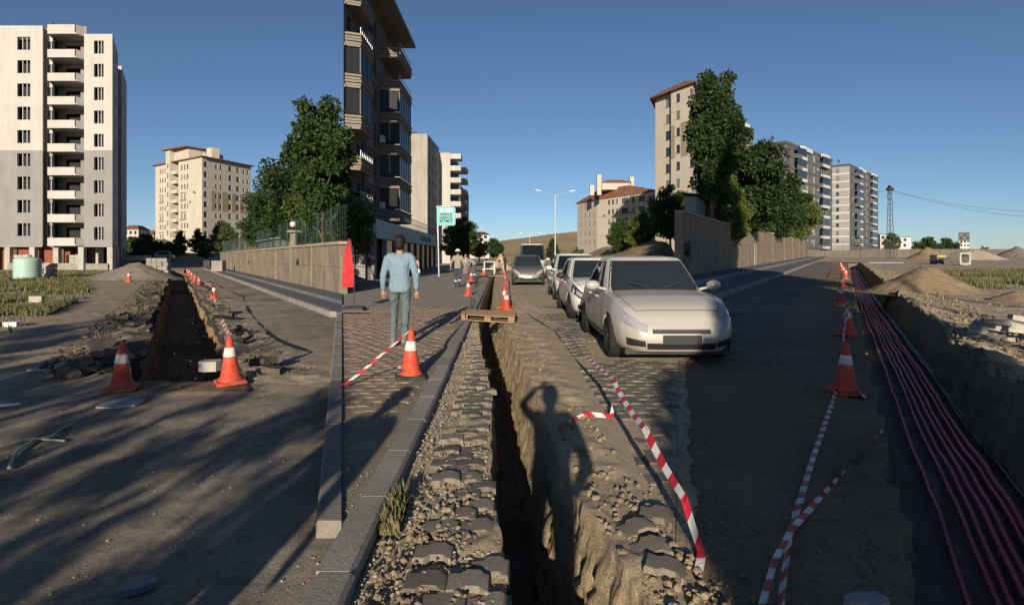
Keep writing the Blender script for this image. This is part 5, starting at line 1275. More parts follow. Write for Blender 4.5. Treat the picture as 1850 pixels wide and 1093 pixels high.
# ------------------------------------------------------------------ grass and weeds
MT['grass'] = M_var('green_weed', (0.05, 0.075, 0.022), (0.10, 0.12, 0.045), 2.0, 0.8, 5, 0.3, 0)
MT['straw'] = M_var('dry_straw', (0.15, 0.125, 0.065), (0.21, 0.175, 0.095), 2.0, 0.85, 5, 0.3, 0)
def grass(name, label, n, xl, xr, y0, y1, zf, h0, h1, mats, seed, dens=None):
    g = np.random.default_rng(seed); r = random.Random(seed); P = []
    while len(P) < n:
        y = y0 + (y1-y0)*r.random()**1.3; x = xl(y)+(xr(y)-xl(y))*r.random()
        if dens and r.random() > dens(x, y): continue
        P.append((x, y, zf(x, y)))
    P = np.array(P); h = (h0+(h1-h0)*g.random(n)**1.5)*(0.6+0.8*np.array([0.5+0.5*fbm(p[0]*0.8, p[1]*0.8, seed) for p in P]))
    a = g.uniform(0, 6.283, n); le = g.uniform(0.1, 0.6, n)*h; w = 0.006+0.010*g.random(n) + 0.0002*P[:, 1]
    dx, dy = np.cos(a), np.sin(a)
    b1 = P + np.stack([-dy*w, dx*w, 0*h], 1); b2 = P - np.stack([-dy*w, dx*w, 0*h], 1)
    m1 = P + np.stack([dx*le*0.4 - dy*w*0.7, dy*le*0.4 + dx*w*0.7, h*0.6], 1); m2 = P + np.stack([dx*le*0.4 + dy*w*0.7, dy*le*0.4 - dx*w*0.7, h*0.6], 1)
    tp = P + np.stack([dx*le, dy*le, h], 1)
    V = np.stack([b1, b2, m2, m1, tp], 1).reshape(-1, 3); i = np.arange(n)*5
    Fq = np.stack([i, i+1, i+2, i+3], 1).tolist(); Ft = np.stack([i+3, i+2, i+4], 1).tolist()
    mi = (g.random(n) < 0.45).astype(int).tolist()
    o = inst(mk(name, V, Fq + Ft, mats, mi + mi), name); tag(o, label, 'grass', kind='stuff'); return o
gd = lambda x, y: smooth(0.42 + 1.5*fbm(x*0.35, y*0.35, 9))
grass('grass', 'weedy grass patch left of the sandy track', 26000, lambda y: -1.02*y, lambda y: min(-0.765*y + 0.35*fbm(y, 2), C1L(y)-1), 11.0, 44, lambda x, y: 0.0, 0.05, 0.26, [MT['grass'], MT['straw']], 3, gd)
grass('grass', 'thin weeds in front of the unfinished block', 9000, lambda y: -0.95*y, lambda y: -0.70*y, 40, 60, lambda x, y: 0.0, 0.05, 0.25, [MT['grass'], MT['straw']], 4, gd)
grass('grass', 'tall dry grass strip across the dirt lot', 15000, lambda y: 0.70*y+2.5, lambda y: 1.0*y, 20, 42, lambda x, y: z3(y), 0.06, 0.30, [MT['grass'], MT['straw']], 5, lambda x, y: gd(x, y)*smooth((y-20-0.10*max(0, 1.0*y-x))/5))
grass('grass', 'small weed growing against the middle kerb', 420, lambda y: KB(y)+0.01, lambda y: KB(y)+0.10, 2.95, 3.35, lambda x, y: 0.02, 0.04, 0.13, [MT['grass'], MT['straw']], 6)
grass('grass', 'dry grass on the bank behind the parked cars', 16000, lambda y: 8.5, lambda y: S2(y)-1.5, 34, 80, lambda x, y: -0.25 + 3.0*smooth((x-6.5-0.02*(y-30))/9)*smooth((y-31)/18), 0.15, 0.5, [MT['straw'], MT['straw']], 7, gd)
# ------------------------------------------------------------------ cars
def paint(name, c, rough=0.28, dust=0.25):
    n = NT(name); v = n.coord(); nz = n.noise(v, 3.0, 5, 0.65); se = n.n('ShaderNodeSeparateXYZ'); n.l(v, se.inputs[0])
    low = n.ramp(n.math('ADD', se.outputs[2], n.math('MULTIPLY', nz, 0.5)), [(0.45, 1.0), (0.95, 0.25)])   # road dust settled low on the body
    f = n.math('MULTIPLY', n.math('MULTIPLY', low, n.ramp(nz, [(0.35, 0.3), (0.7, 1.0)])), dust)
    n.set(n.mix(f, tuple(c), (0.30, 0.26, 0.20)), n.math('ADD', n.math('MULTIPLY', f, 0.6), rough), 0.0, 0.5)
    n.b.inputs['Coat Weight'].default_value = 0.5; n.b.inputs['Coat Roughness'].default_value = 0.08
    return n.m
MT['tyre'] = M_flat('tyre_rubber', (0.022, 0.021, 0.02), 0.85, 0, 0.2, 0.4)
MT['rim'] = M_flat('alloy_rim', (0.33, 0.33, 0.33), 0.4, 0.7)
MT['rim_dark'] = M_flat('dark_rim', (0.06, 0.06, 0.062), 0.45, 0.5)
MT['carglass'] = glass_mat('car_glass', (0.006, 0.008, 0.010), 0.03, 0.35)
MT['trim'] = M_flat('black_plastic', (0.018, 0.018, 0.019), 0.55)
MT['chrome'] = M_flat('chrome', (0.6, 0.6, 0.6), 0.2, 0.9)
MT['lamp'] = M_flat('headlamp_lens', (0.38, 0.39, 0.40), 0.12, 0.3, 0.6)
MT['lamp_dark'] = M_flat('headlamp_bezel', (0.03, 0.03, 0.033), 0.2)
MT['plate'] = M_flat('number_plate', (0.62, 0.62, 0.60), 0.5)
MT['plate_blue'] = M_flat('plate_blue', (0.02, 0.05, 0.30), 0.5)
MT['seam'] = M_flat('door_gap', (0.03, 0.03, 0.03), 0.8)
MT['ink'] = M_flat('black_ink', (0.02, 0.02, 0.02), 0.7)
def apply_boolean(o, cutters):
    for c in cutters:
        md = o.modifiers.new('cut', 'BOOLEAN'); md.operation = 'DIFFERENCE'; md.object = c; md.solver = 'EXACT'
    par = o.parent; o.parent = None; me = baked([o] + cutters); o.parent = par
    o.modifiers.clear(); old = o.data; o.data = me; bpy.data.meshes.remove(old)
    for c in cutters: m_ = c.data; bpy.data.objects.remove(c); bpy.data.meshes.remove(m_)
def car(name, label, cat, loc, rz, P):
    """P: L, W, belt table ztop(x/a), cabin = (xf_base, xr_base, xf_roof, xr_roof, zroof), wheels, colours.  +x is the nose."""
    a, b = P['L']/2, P['W']/2; zs = P.get('sill', 0.2); pw = 7.0
    cx, cz_roof = P['cabin'], P['cabin'][4]
    ztab = P['top']
    def ztop(u): return interp(u, ztab)
    ka = P.get('ka', [(0, .965), (.12, .985), (.3, 1.0), (.55, .998), (.8, .98), (1, .955)]); kb = [(0, .90), (.1, .955), (.3, .99), (.55, 1.0), (.8, .975), (1, .925)]
    def S(u, sgn, k):                       # lower body surface: u in -1..1 along, k in 0..1 up
        w = max(0.0, 1-abs(u)**pw)**(1/pw)
        # pinch in plan toward the nose and the tail
        pin = 1 - 0.10*max(0, abs(u)-0.55)**2/0.2
        return Vector((u*a*interp(k, ka), sgn*b*w*pin*interp(k, kb), zs + (ztop(u)-zs)*k))
    us = [math.sin(math.pi/2*(-1+2*i/46)) for i in range(47)]; us = [0.45*u + 0.55*(-1+2*i/46) if abs(u) < 0.97 else u for i, u in enumerate(us)]; us = sorted(us)
    ks = [0, .06, .12, .2, .3, .42, .55, .68, .8, .9, .96, 1]
    car_ = empty(name, loc, rz, label, cat)
    V = []; Fc = []; N = len(us)
    loop = [(u, 1) for u in us] + [(u, -1) for u in reversed(us[1:-1])]; nl = len(loop)
    for k in ks: V += [tuple(S(u, s, k)) for u, s in loop]
    for i in range(len(ks)-1):
        for j in range(nl): j2 = (j+1) % nl; Fc.append((i*nl+j, i*nl+j2, (i+1)*nl+j2, (i+1)*nl+j))
    Fc.append(tuple(range(nl)))
    # top cap with a crown
    mcap = 8; top0 = (len(ks)-1)*nl; idx = {}
    for j, u in enumerate(us):
        li = top0 + j; ri = top0 + (nl - j) % nl if 0 < j < N-1 else li
        row = [li]
        if 0 < j < N-1:
            A_, B_ = Vector(V[li]), Vector(V[ri])
            for q in range(1, mcap):
                t = q/mcap; p = A_.lerp(B_, t); p.z += 0.055*(1-(2*t-1)**4) * min(1, (1-abs(u))*6); V.append(tuple(p)); row.append(len(V)-1)
            row.append(ri)
        idx[j] = row
    for j in range(N-1):
        r1, r2 = idx[j], idx[j+1]
        if len(r1) == 1:
            for q in range(mcap): Fc.append((r1[0], r2[q+1], r2[q]))
        elif len(r2) == 1:
            for q in range(mcap): Fc.append((r1[q], r1[q+1], r2[0]))
        else:
            for q in range(mcap): Fc.append((r1[q], r1[q+1], r2[q+1], r2[q]))
    body = inst(mk('body', V, Fc, P['paint'], None, True), 'body', car_)
    bm = bmesh.new(); bm.from_mesh(body.data); bmesh.ops.recalc_face_normals(bm, faces=bm.faces); bm.to_mesh(body.data); bm.free()
    wr = P.get('wr', 0.315); cut = []
    for xw in P['wheels']:
        for s in (1, -1):
            m = MB(); m.lathe([(0.0005, -0.2), (wr*1.14, -0.2), (wr*1.14, 0.2), (0.0005, 0.2)], 28, 0, False, Matrix.Translation((xw, s*(b-0.06), wr)) @ Matrix.Rotation(R(90), 4, 'X'))
            c = m.build('cutter', MT['trim'])
            bm = bmesh.new(); bm.from_mesh(c.data); bmesh.ops.remove_doubles(bm, verts=bm.verts, dist=1e-3); bmesh.ops.recalc_face_normals(bm, faces=bm.faces); bm.to_mesh(c.data); bm.free(); cut.append(c)
    apply_boolean(body, cut)
    for p in body.data.polygons: p.use_smooth = True
    try: body.data.set_sharp_from_angle(angle=R(38))
    except Exception: pass
    # cabin
    xfb, xrb, xfr, xrr, zr = P['cabin']; pc = 5.5; wb, wt = b*0.93, b*P.get('roofw', 0.74)
    zb0 = P.get('belt', 0.93)
    def Cs(u, s, t):
        e = t**1.15 if t < 1 else t
        x0 = xrb + (xrr-xrb)*e; x1 = xfb + (xfr-xfb)*e; c0, h0 = (x0+x1)/2, (x1-x0)/2
        w = wb + (wt-wb)*(t**1.3)
        return Vector((c0+u*h0, s*w*max(0.0, 1-abs(u)**pc)**(1/pc), zb0-0.05 + (zr-zb0+0.05)*t))
    V = []; Fc = []; ts = [0, .15, .35, .55, .75, .9, .97, 1.0]
    for t in ts: V += [tuple(Cs(u, s, t)) for u, s in loop]
    for i in range(len(ts)-1):
        for j in range(nl): j2 = (j+1) % nl; Fc.append((i*nl+j, i*nl+j2, (i+1)*nl+j2, (i+1)*nl+j))
    top0 = (len(ts)-1)*nl; cen = Vector(((xfr+xrr)/2, 0, zr)); base = top0
    for q, (sc_, dz) in enumerate(((0.96, 0.022), (0.85, 0.042), (0.6, 0.056), (0.3, 0.062))):
        st = len(V)
        for j in range(nl): p = Vector(V[top0+j]); p = cen + (p-cen)*sc_; p.z = zr+dz; V.append(tuple(p))
        for j in range(nl): j2 = (j+1) % nl; Fc.append((base+j, base+j2, st+j2, st+j))
        base = st
    Fc.append(tuple(base+j for j in range(nl)))
    inst(mk('cabin', V, Fc, P['paint'], None, True), 'cabin', car_)
    def patch(fn, A_, B_, n1, n2, name, mat, off=0.006, parent=None):
        v = []; f = []
        for i in range(n1+1):
            for j in range(n2+1):
                p = A_[0]+(A_[1]-A_[0])*i/n1; q = B_[0]+(B_[1]-B_[0])*j/n2; e = 1e-3
                P0 = fn(p, q); d1_ = fn(p+e, q)-fn(p-e, q); d2_ = fn(p, q+e)-fn(p, q-e); nn = d1_.cross(d2_)
                if nn.length > 0: nn.normalize()
                ctr = Vector((0, 0, 0.7))
                if nn.dot(P0-ctr) < 0: nn = -nn
                v.append(tuple(P0+nn*off))
        f = [(i*(n2+1)+j, (i+1)*(n2+1)+j, (i+1)*(n2+1)+j+1, i*(n2+1)+j+1) for i in range(n1) for j in range(n2)]
        return inst(mk(name, v, f, mat, None, True), name, parent or car_)
    def front(sgn):                          # cabin front or rear: p across -1..1, t up
        def fn(p, t):
            u = max(0.0, 1-min(1, abs(p))**pc)**(1/pc)
            q = Cs(sgn*u, 1, t); w = wb + (wt-wb)*(t**1.3); return Vector((q.x, p*w, q.z))
        return fn
    patch(front(1), (-0.90, 0.90), (0.10, 0.96), 14, 6, 'windscreen_seal', MT['trim'], 0.003)
    patch(front(1), (-0.86, 0.86), (0.16, 0.93), 14, 6, 'windscreen', MT['carglass'])
    patch(front(-1), (-0.84, 0.84), (0.2, 0.9), 14, 6, 'rear_window', MT['carglass'])
    for s in (1, -1):
        for u0, u1 in P['side']:
            patch(lambda u, t, s=s: Cs(u, s, t), (u0-0.03, u1+0.03), (0.13, 0.94), 8, 5, 'window_seal', MT['trim'], 0.003)
            patch(lambda u, t, s=s: Cs(u, s, t), (u0, u1), (0.18, 0.90), 8, 5, 'side_window', MT['carglass'])
    for s in (-1, 1):
        w_ = [front(1)(s*0.12 + q*0.10*s*4, 0.15 + 0.02*q*0) for q in (0, 0.5, 1)]; m = MB(); m.tube([tuple(v_ + Vector((0.015, 0, 0.012 + 0.05*q))) for q, v_ in enumerate(w_)], 0.010, 5); m.build('wiper', MT['trim'], car_)
    def bfront(sgn):                         # lower body front: p across, k up
        def fn(p, k):
            u = max(0.0, 1-min(1, abs(p))**pw)**(1/pw)
            q = S(sgn*u, 1, k); w = b*interp(k, kb)*(1 - 0.10*max(0, u-0.55)**2/0.2); return Vector((q.x, p*w, q.z))
        return fn
    fr = bfront(1)
    for s in (1, -1):
        h0, h1, k0, k1 = P.get('head', (0.58, 0.97, 0.66, 0.90))
        lm = patch(lambda p, k, s=s: fr(s*p, k + P.get('slant', 0.10)*(p-0.75)), (h0, h1), (k0, k1), 8, 4, 'headlight', MT['lamp_dark'] if P.get('darklamp') else MT['lamp'], 0.008)
        pc_ = (h0+h1)/2; lens = []
        for q_, (f1, f2) in enumerate(((0.12, 0.42), (0.5, 0.85))):
            patch(lambda p, k, s=s: fr(s*p, k + P.get('slant', 0.10)*(p-0.75)), (h0+(h1-h0)*f1, h0+(h1-h0)*f2), (k0+(k1-k0)*0.22, k0+(k1-k0)*0.75), 4, 3, 'lens', MT['lamp'], 0.014, lm)
        patch(lambda p, k, s=s: fr(s*p, k), P.get('fog', (0.62, 0.88)), (0.17, 0.36), 5, 4, 'fog_lamp_housing', MT['trim'], 0.007)
    patch(fr, (-P.get('grw', 0.5), P.get('grw', 0.5)), P.get('grk', (0.60, 0.74)), 12, 3, 'grille', MT['trim'], 0.007)
    patch(fr, (-P.get('grw', 0.5)*0.96, P.get('grw', 0.5)*0.96), (P.get('grk', (0.60, 0.74))[1]-0.03, P.get('grk', (0.6, 0.74))[1]), 12, 1, 'grille_trim', MT['chrome'], 0.012)
    patch(fr, (-0.6, 0.6), (0.10, 0.30), 10, 3, 'lower_intake', MT['trim'], 0.007)
    # plate
    pz = fr(0, 0.42)
    if not P.get('plate_text'): pm = MB(); pm.box(0, 0.012, -0.26, 0.26, -0.06, 0.06); pl = pm.build('plate_holder', MT['trim'], car_, loc=(pz.x+0.012, 0, pz.z))
    else: pm = MB(); pm.box(0, 0.012, -0.26, 0.26, -0.06, 0.06); pl = pm.build('number_plate', MT['plate'], car_, loc=(pz.x+0.012, 0, pz.z))
    if P.get('plate_text'): pm = MB(); pm.box(0.0125, 0.014, 0.215, 0.258, -0.056, 0.056); pm.build('plate_strip', MT['plate_blue'], pl)
    if P.get('plate_text'):
        me = text_mesh(P['plate_text'], 0.105, 0.001, 0.02); me.materials.append(MT['ink'])
        wt_ = max(v.co.x for v in me.vertices)
        inst(me, 'lettering', pl, Matrix(((0, 0, 1, 0.0135), (1, 0, 0, -wt_/2-0.02), (0, 1, 0, -0.037), (0, 0, 0, 1))))
    # bonnet shut line
    u0_ = xfb/a + 0.03; bl = []
    def capP(u, t): A_, B_ = S(u, 1, 1), S(u, -1, 1); q = A_.lerp(B_, t); q.z += 0.055*(1-(2*t-1)**4)*min(1, (1-abs(u))*6) + 0.001; return tuple(q)
    for s in (0.07, 0.93): bl.append([capP(u0_ + (0.93-u0_)*i/8, s) for i in range(9)])
    m = MB()
    for l_ in bl: m.tube(l_, 0.004, 4)
    m.tube([capP(0.93, 0.07 + 0.86*i/10) for i in range(11)], 0.004, 4); m.build('bonnet_gap', MT['seam'], car_)
    # door gaps, handles, mirrors, wheels
    for s in (1, -1):
        for u in P.get('gaps', (-0.36, 0.02, 0.40)):
            patch(lambda p, k, s=s: S(p, s, k), (u-0.0035, u+0.0035), (0.12, 0.995), 1, 8, 'door_gap', MT['seam'], 0.003)
        patch(lambda p, k, s=s: S(p, s, k), (-0.38, 0.42), (0.10, 0.16), 10, 1, 'sill_trim', MT['trim'], 0.004)
        for u in P.get('handles', (-0.28, 0.08)):
            q = S(u, s, 0.86); m = MB(); m.bbox(q.x-0.09, q.x+0.09, q.y-0.012, q.y+s*0.035 if s > 0 else q.y+0.012, q.z-0.015, q.z+0.015, 0.005) if s > 0 else m.bbox(q.x-0.09, q.x+0.09, q.y-0.035, q.y+0.012, q.z-0.015, q.z+0.015, 0.005)
            m.build('door_handle', P.get('handle_mat', MT['chrome']), car_)
        q = Cs(0.80, s, 0.12); m = MB(); m.ball((q.x+0.05, s*(b+0.10), q.z+0.07), 0.12, 7, 0, (0.62, 1.0, 0.68)); m.tube([(q.x+0.02, q.y, q.z), (q.x+0.04, s*(b+0.04), q.z+0.04)], 0.025, 6); m.build('wing_mirror', P.get('mirror', P['paint']), car_)
    for xw in P['wheels']:
        for s in (1, -1):
            w = empty('wheel', (xw, s*(b-0.105), wr)); w.parent = car_
            Mx = Matrix.Rotation(R(-90*s), 4, 'X')
            m = MB(); m.lathe([(wr*0.62, -0.09), (wr*0.9, -0.10), (wr*0.98, -0.075), (wr, -0.03), (wr, 0.03), (wr*0.98, 0.075), (wr*0.9, 0.10), (wr*0.70, 0.10), (wr*0.66, 0.085)], 32, 0, True, Mx); m.build('tyre', MT['tyre'], w)
            m = MB(); m.lathe([(wr*0.70, 0.088), (wr*0.66, 0.095), (wr*0.61, 0.08), (wr*0.60, 0.02), (0.001, 0.02)], 28, 0, True, Mx); 
            ns = P.get('spokes', 10)
            for i in range(ns):
                an = 2*math.pi*i/ns; Mr = Mx @ Matrix.Rotation(an, 4, 'Z'); m.box(0.03, wr*0.64, -0.017, 0.017, 0.03, 0.085, 0, Mr)
            m.lathe([(0.06, 0.02), (0.06, 0.092), (0.001, 0.096)], 12, 0, False, Mx); m.build('rim', P.get('rimm', MT['rim']), w)
    # cabin and wheel-arch darkness: underbody
    m = MB(); m.box(-a*0.9, a*0.9, -b*0.82, b*0.82, zs-0.06, zs+0.02); m.build('underbody', MT['trim'], car_)
    if P.get('rails'):
        for s in (1, -1): m = MB(); m.tube([(xrr+0.05, s*wt*0.93, zr+0.02), (xrr+0.15, s*wt*0.93, zr+0.075), (xfr-0.25, s*wt*0.93, zr+0.075), (xfr-0.12, s*wt*0.93, zr+0.02)], 0.018, 6); m.build('roof_rail', MT['trim'], car_)
    return car_
WHITE = paint('white_paint', (0.60, 0.585, 0.55), 0.3, 0.45); WHITE2 = paint('pearl_white_paint', (0.36, 0.35, 0.325), 0.3, 0.7); GREYP = paint('dark_grey_paint', (0.055, 0.056, 0.055), 0.3, 0.45)
HATCH = dict(L=4.06, W=1.75, top=[(-1, 0.86), (-.9, 0.98), (-.5, 0.98), (.2, 0.95), (.42, 0.93), (.7, 0.88), (.88, 0.79), (.97, 0.70), (1, 0.64)], cabin=(0.86, -1.90, 0.22, -1.30, 1.43), belt=0.95, wheels=(1.24, -1.34), paint=WHITE, side=((-0.62, -0.12), (-0.06, 0.66)), gaps=(-0.30, 0.05, 0.40), mirror=MT['trim'], darklamp=True, slant=0.42, head=(0.52, 0.98, 0.62, 0.92), grk=(0.66, 0.78), grw=0.5, rimm=MT['rim_dark'])
SEDAN = dict(L=4.45, W=1.77, top=[(-1, 0.78), (-.92, 0.96), (-.70, 1.0), (-.4, 0.96), (.2, 0.94), (.44, 0.92), (.7, 0.87), (.9, 0.76), (.98, 0.68), (1, 0.62)], cabin=(0.95, -1.75, 0.15, -0.85, 1.45), belt=0.95, wheels=(1.38, -1.28), paint=WHITE2, side=((-0.58, -0.10), (-0.05, 0.68)), gaps=(-0.26, 0.06, 0.42), darklamp=False, slant=0.3, spokes=14, rimm=MT['rim_dark'])
SUVW = dict(L=4.25, W=1.80, sill=0.24, top=[(-1, 0.95), (-.9, 1.06), (-.5, 1.05), (.2, 1.02), (.42, 1.01), (.72, 0.97), (.9, 0.88), (.97, 0.80), (1, 0.72)], cabin=(0.95, -1.98, 0.30, -1.55, 1.58), belt=1.02, wheels=(1.32, -1.34), wr=0.345, paint=WHITE, side=((-0.70, -0.16), (-0.10, 0.66)), slant=0.25)
SUVG = dict(L=4.15, W=1.78, sill=0.24, top=[(-1, 0.95), (-.9, 1.05), (-.5, 1.04), (.2, 1.02), (.42, 1.01), (.74, 0.98), (.92, 0.90), (.98, 0.82), (1, 0.74)], cabin=(0.92, -1.92, 0.28, -1.50, 1.56), belt=1.02, wheels=(1.30, -1.30), wr=0.345, paint=GREYP, side=((-0.70, -0.16), (-0.10, 0.66)), slant=0.2, grk=(0.68, 0.80), rails=True, plate_text='34 BUY 485', handle_mat=GREYP)
VAN = dict(L=5.4, W=1.98, sill=0.28, top=[(-1, 1.2), (-.95, 1.25), (.3, 1.22), (.6, 1.18), (.8, 1.10), (.93, 0.98), (1, 0.86)], cabin=(2.15, -2.66, 1.35, -2.60, 2.42), roofw=0.84, belt=1.2, wheels=(1.75, -1.65), wr=0.34, paint=WHITE, side=((0.55, 0.86),), gaps=(0.30, 0.62), handles=(0.36,), slant=0.25)
FACE = R(-90)      # nose toward the camera
car('parked_sedan', 'dusty pearl white saloon, nearest of the parked cars', 'car', (2.30, 9.70, 0.012), FACE, SEDAN)
car('parked_hatchback', 'white hatchback with black mirrors, between saloon and white sport utility car', 'car', (2.22, 14.75, 0.012), FACE + R(0.6), HATCH)
car('parked_car', 'white sport utility car behind the white hatchback', 'car', (2.35, 20.9, 0.008), FACE, SUVW)
car('parked_car', 'dark grey sport utility car facing the camera beside the trench', 'car', (0.86, 31.2, 0.008), FACE, SUVG)
car('parked_van', 'tall white van behind the dark grey car', 'van', (1.45, 40.5, 0.008), FACE, VAN)
car('parked_car', 'small white car at the far end of the left street', 'car', (PX(290, 96), 96, 0.9), R(200), dict(SUVW, paint=WHITE2))
# ------------------------------------------------------------------ people
MT['skin'] = M_var('skin', (0.30, 0.18, 0.125), (0.36, 0.225, 0.16), 6.0, 0.6, 50, 0.08, 0.1, 0.003)
MT['hair'] = M_var('dark_hair', (0.007, 0.005, 0.004), (0.014, 0.010, 0.008), 20.0, 0.6, 90, 0.5, 0.8, 0.01)
def cloth(name, a, b, wr=0.5, fold=7.0):
    n = NT(name); c = n.coord(); cs = n.coord((1, 1, 0.45)); n1 = n.noise(c, 4.0, 4, 0.6); fo = n.noise(cs, fold, 3, 0.5, 0.8); fn = n.noise(c, 260.0, 2)
    n.bump(n.math('ADD', n.math('MULTIPLY', fo, 3.0), n.math('MULTIPLY', fn, 0.15)), wr, 0.03)
    return n.set(n.mix(n.ramp(n1, [(0.3, 0.0), (0.7, 1.0)]), a, b), 0.9, 0, 0.15)
def remesh(mb, name, mats, voxel, parent=None, it=4):
    o = bpy.data.objects.new(name, mb.mesh(name, mats))
    md = o.modifiers.new('r', 'REMESH'); md.mode = 'VOXEL'; md.voxel_size = voxel; md.use_smooth_shade = True
    sm = o.modifiers.new('s', 'SMOOTH'); sm.factor = 0.5; sm.iterations = it
    me = baked([o]); me.name = name
    old = o.data; bpy.data.objects.remove(o); bpy.data.meshes.remove(old)
    me.materials.clear()
    for m in (mats if isinstance(mats, (list, tuple)) else [mats]): me.materials.append(m)
    return inst(me, name, parent)
def ring_loft(mb, secs, n=18):
    """closed loft of ellipses: (centre, rx, ry, tangent)"""
    V = []; Fc = []
    for c, rx, ry, t in secs:
        t = Vector(t).normalized(); ax = Vector((1, 0, 0)); ay = t.cross(ax).normalized(); ax = ay.cross(t).normalized()
        for k in range(n): a_ = 2*math.pi*k/n; V.append(tuple(Vector(c) + ax*rx*math.cos(a_) + ay*ry*math.sin(a_)))
    for i in range(len(secs)-1):
        for k in range(n): k2 = (k+1) % n; Fc.append((i*n+k, i*n+k2, (i+1)*n+k2, (i+1)*n+k))
    Fc.append(tuple(range(n-1, -1, -1))); Fc.append(tuple((len(secs)-1)*n+k for k in range(n)))
    mb.add(V, Fc, 0, True)
def capsule(mb, a, b, ra, rb):
    a, b = Vector(a), Vector(b); d = b-a
    mb.tube([a - d.normalized()*ra*0.3, a, a.lerp(b, 0.5), b, b + d.normalized()*rb*0.3], [ra*0.8, ra, (ra+rb)/2*1.02, rb, rb*0.8], 12)
STAND = dict(pelvis=(0, 0, .95), waist=(0, 0, 1.10), chest=(0, 0, 1.30), neck=(0, -.005, 1.46), head=(0, .015, 1.62),
    shL=(-.18, 0, 1.41), shR=(.18, 0, 1.41), elL=(-.25, -.03, 1.14), elR=(.25, -.03, 1.14), wrL=(-.27, .03, .90), wrR=(.27, .03, .90),
    hipL=(-.09, 0, .93), hipR=(.09, 0, .93), knL=(-.10, .03, .50), knR=(.10, .03, .50), anL=(-.10, -.02, .09), anR=(.10, -.02, .09), toeL=(-.12, .15, .035), toeR=(.12, .15, .035), hdL=None, hdR=None)
def hand(mb, w, d, side, fine, palmdir=(0, 1, 0)):
    w = Vector(w); d = Vector(d).normalized(); pn = Vector(palmdir); sx = d.cross(pn).normalized(); pn = sx.cross(d).normalized()
    mb.tube([w - d*0.02, w + d*0.02, w + d*0.055, w + d*0.09], [0.024, 0.030, 0.036, 0.030], 10)
    if not fine:
        mb.tube([w + d*0.08, w + d*0.13 + pn*0.01, w + d*0.165 + pn*0.03], [0.030, 0.026, 0.014], 8); return
    for i, (o_, ln) in enumerate(((-0.029, 0.070), (-0.010, 0.080), (0.010, 0.075), (0.028, 0.060))):
        b0 = w + d*0.085 + sx*o_; k1 = b0 + d*ln*0.45 + pn*0.008; k2 = k1 + d*ln*0.33 + pn*0.018; k3 = k2 + d*ln*0.2 + pn*0.02
        mb.tube([b0 - d*0.02, b0, k1, k2, k3], [0.010, 0.0105, 0.0098, 0.009, 0.007], 8)
    t0 = w + d*0.03 - sx*0.028*side; t1 = t0 + d*0.035 - sx*0.022*side + pn*0.012; t2 = t1 + d*0.032 + pn*0.012
    mb.tube([t0, t1, t2], [0.014, 0.012, 0.009], 8)
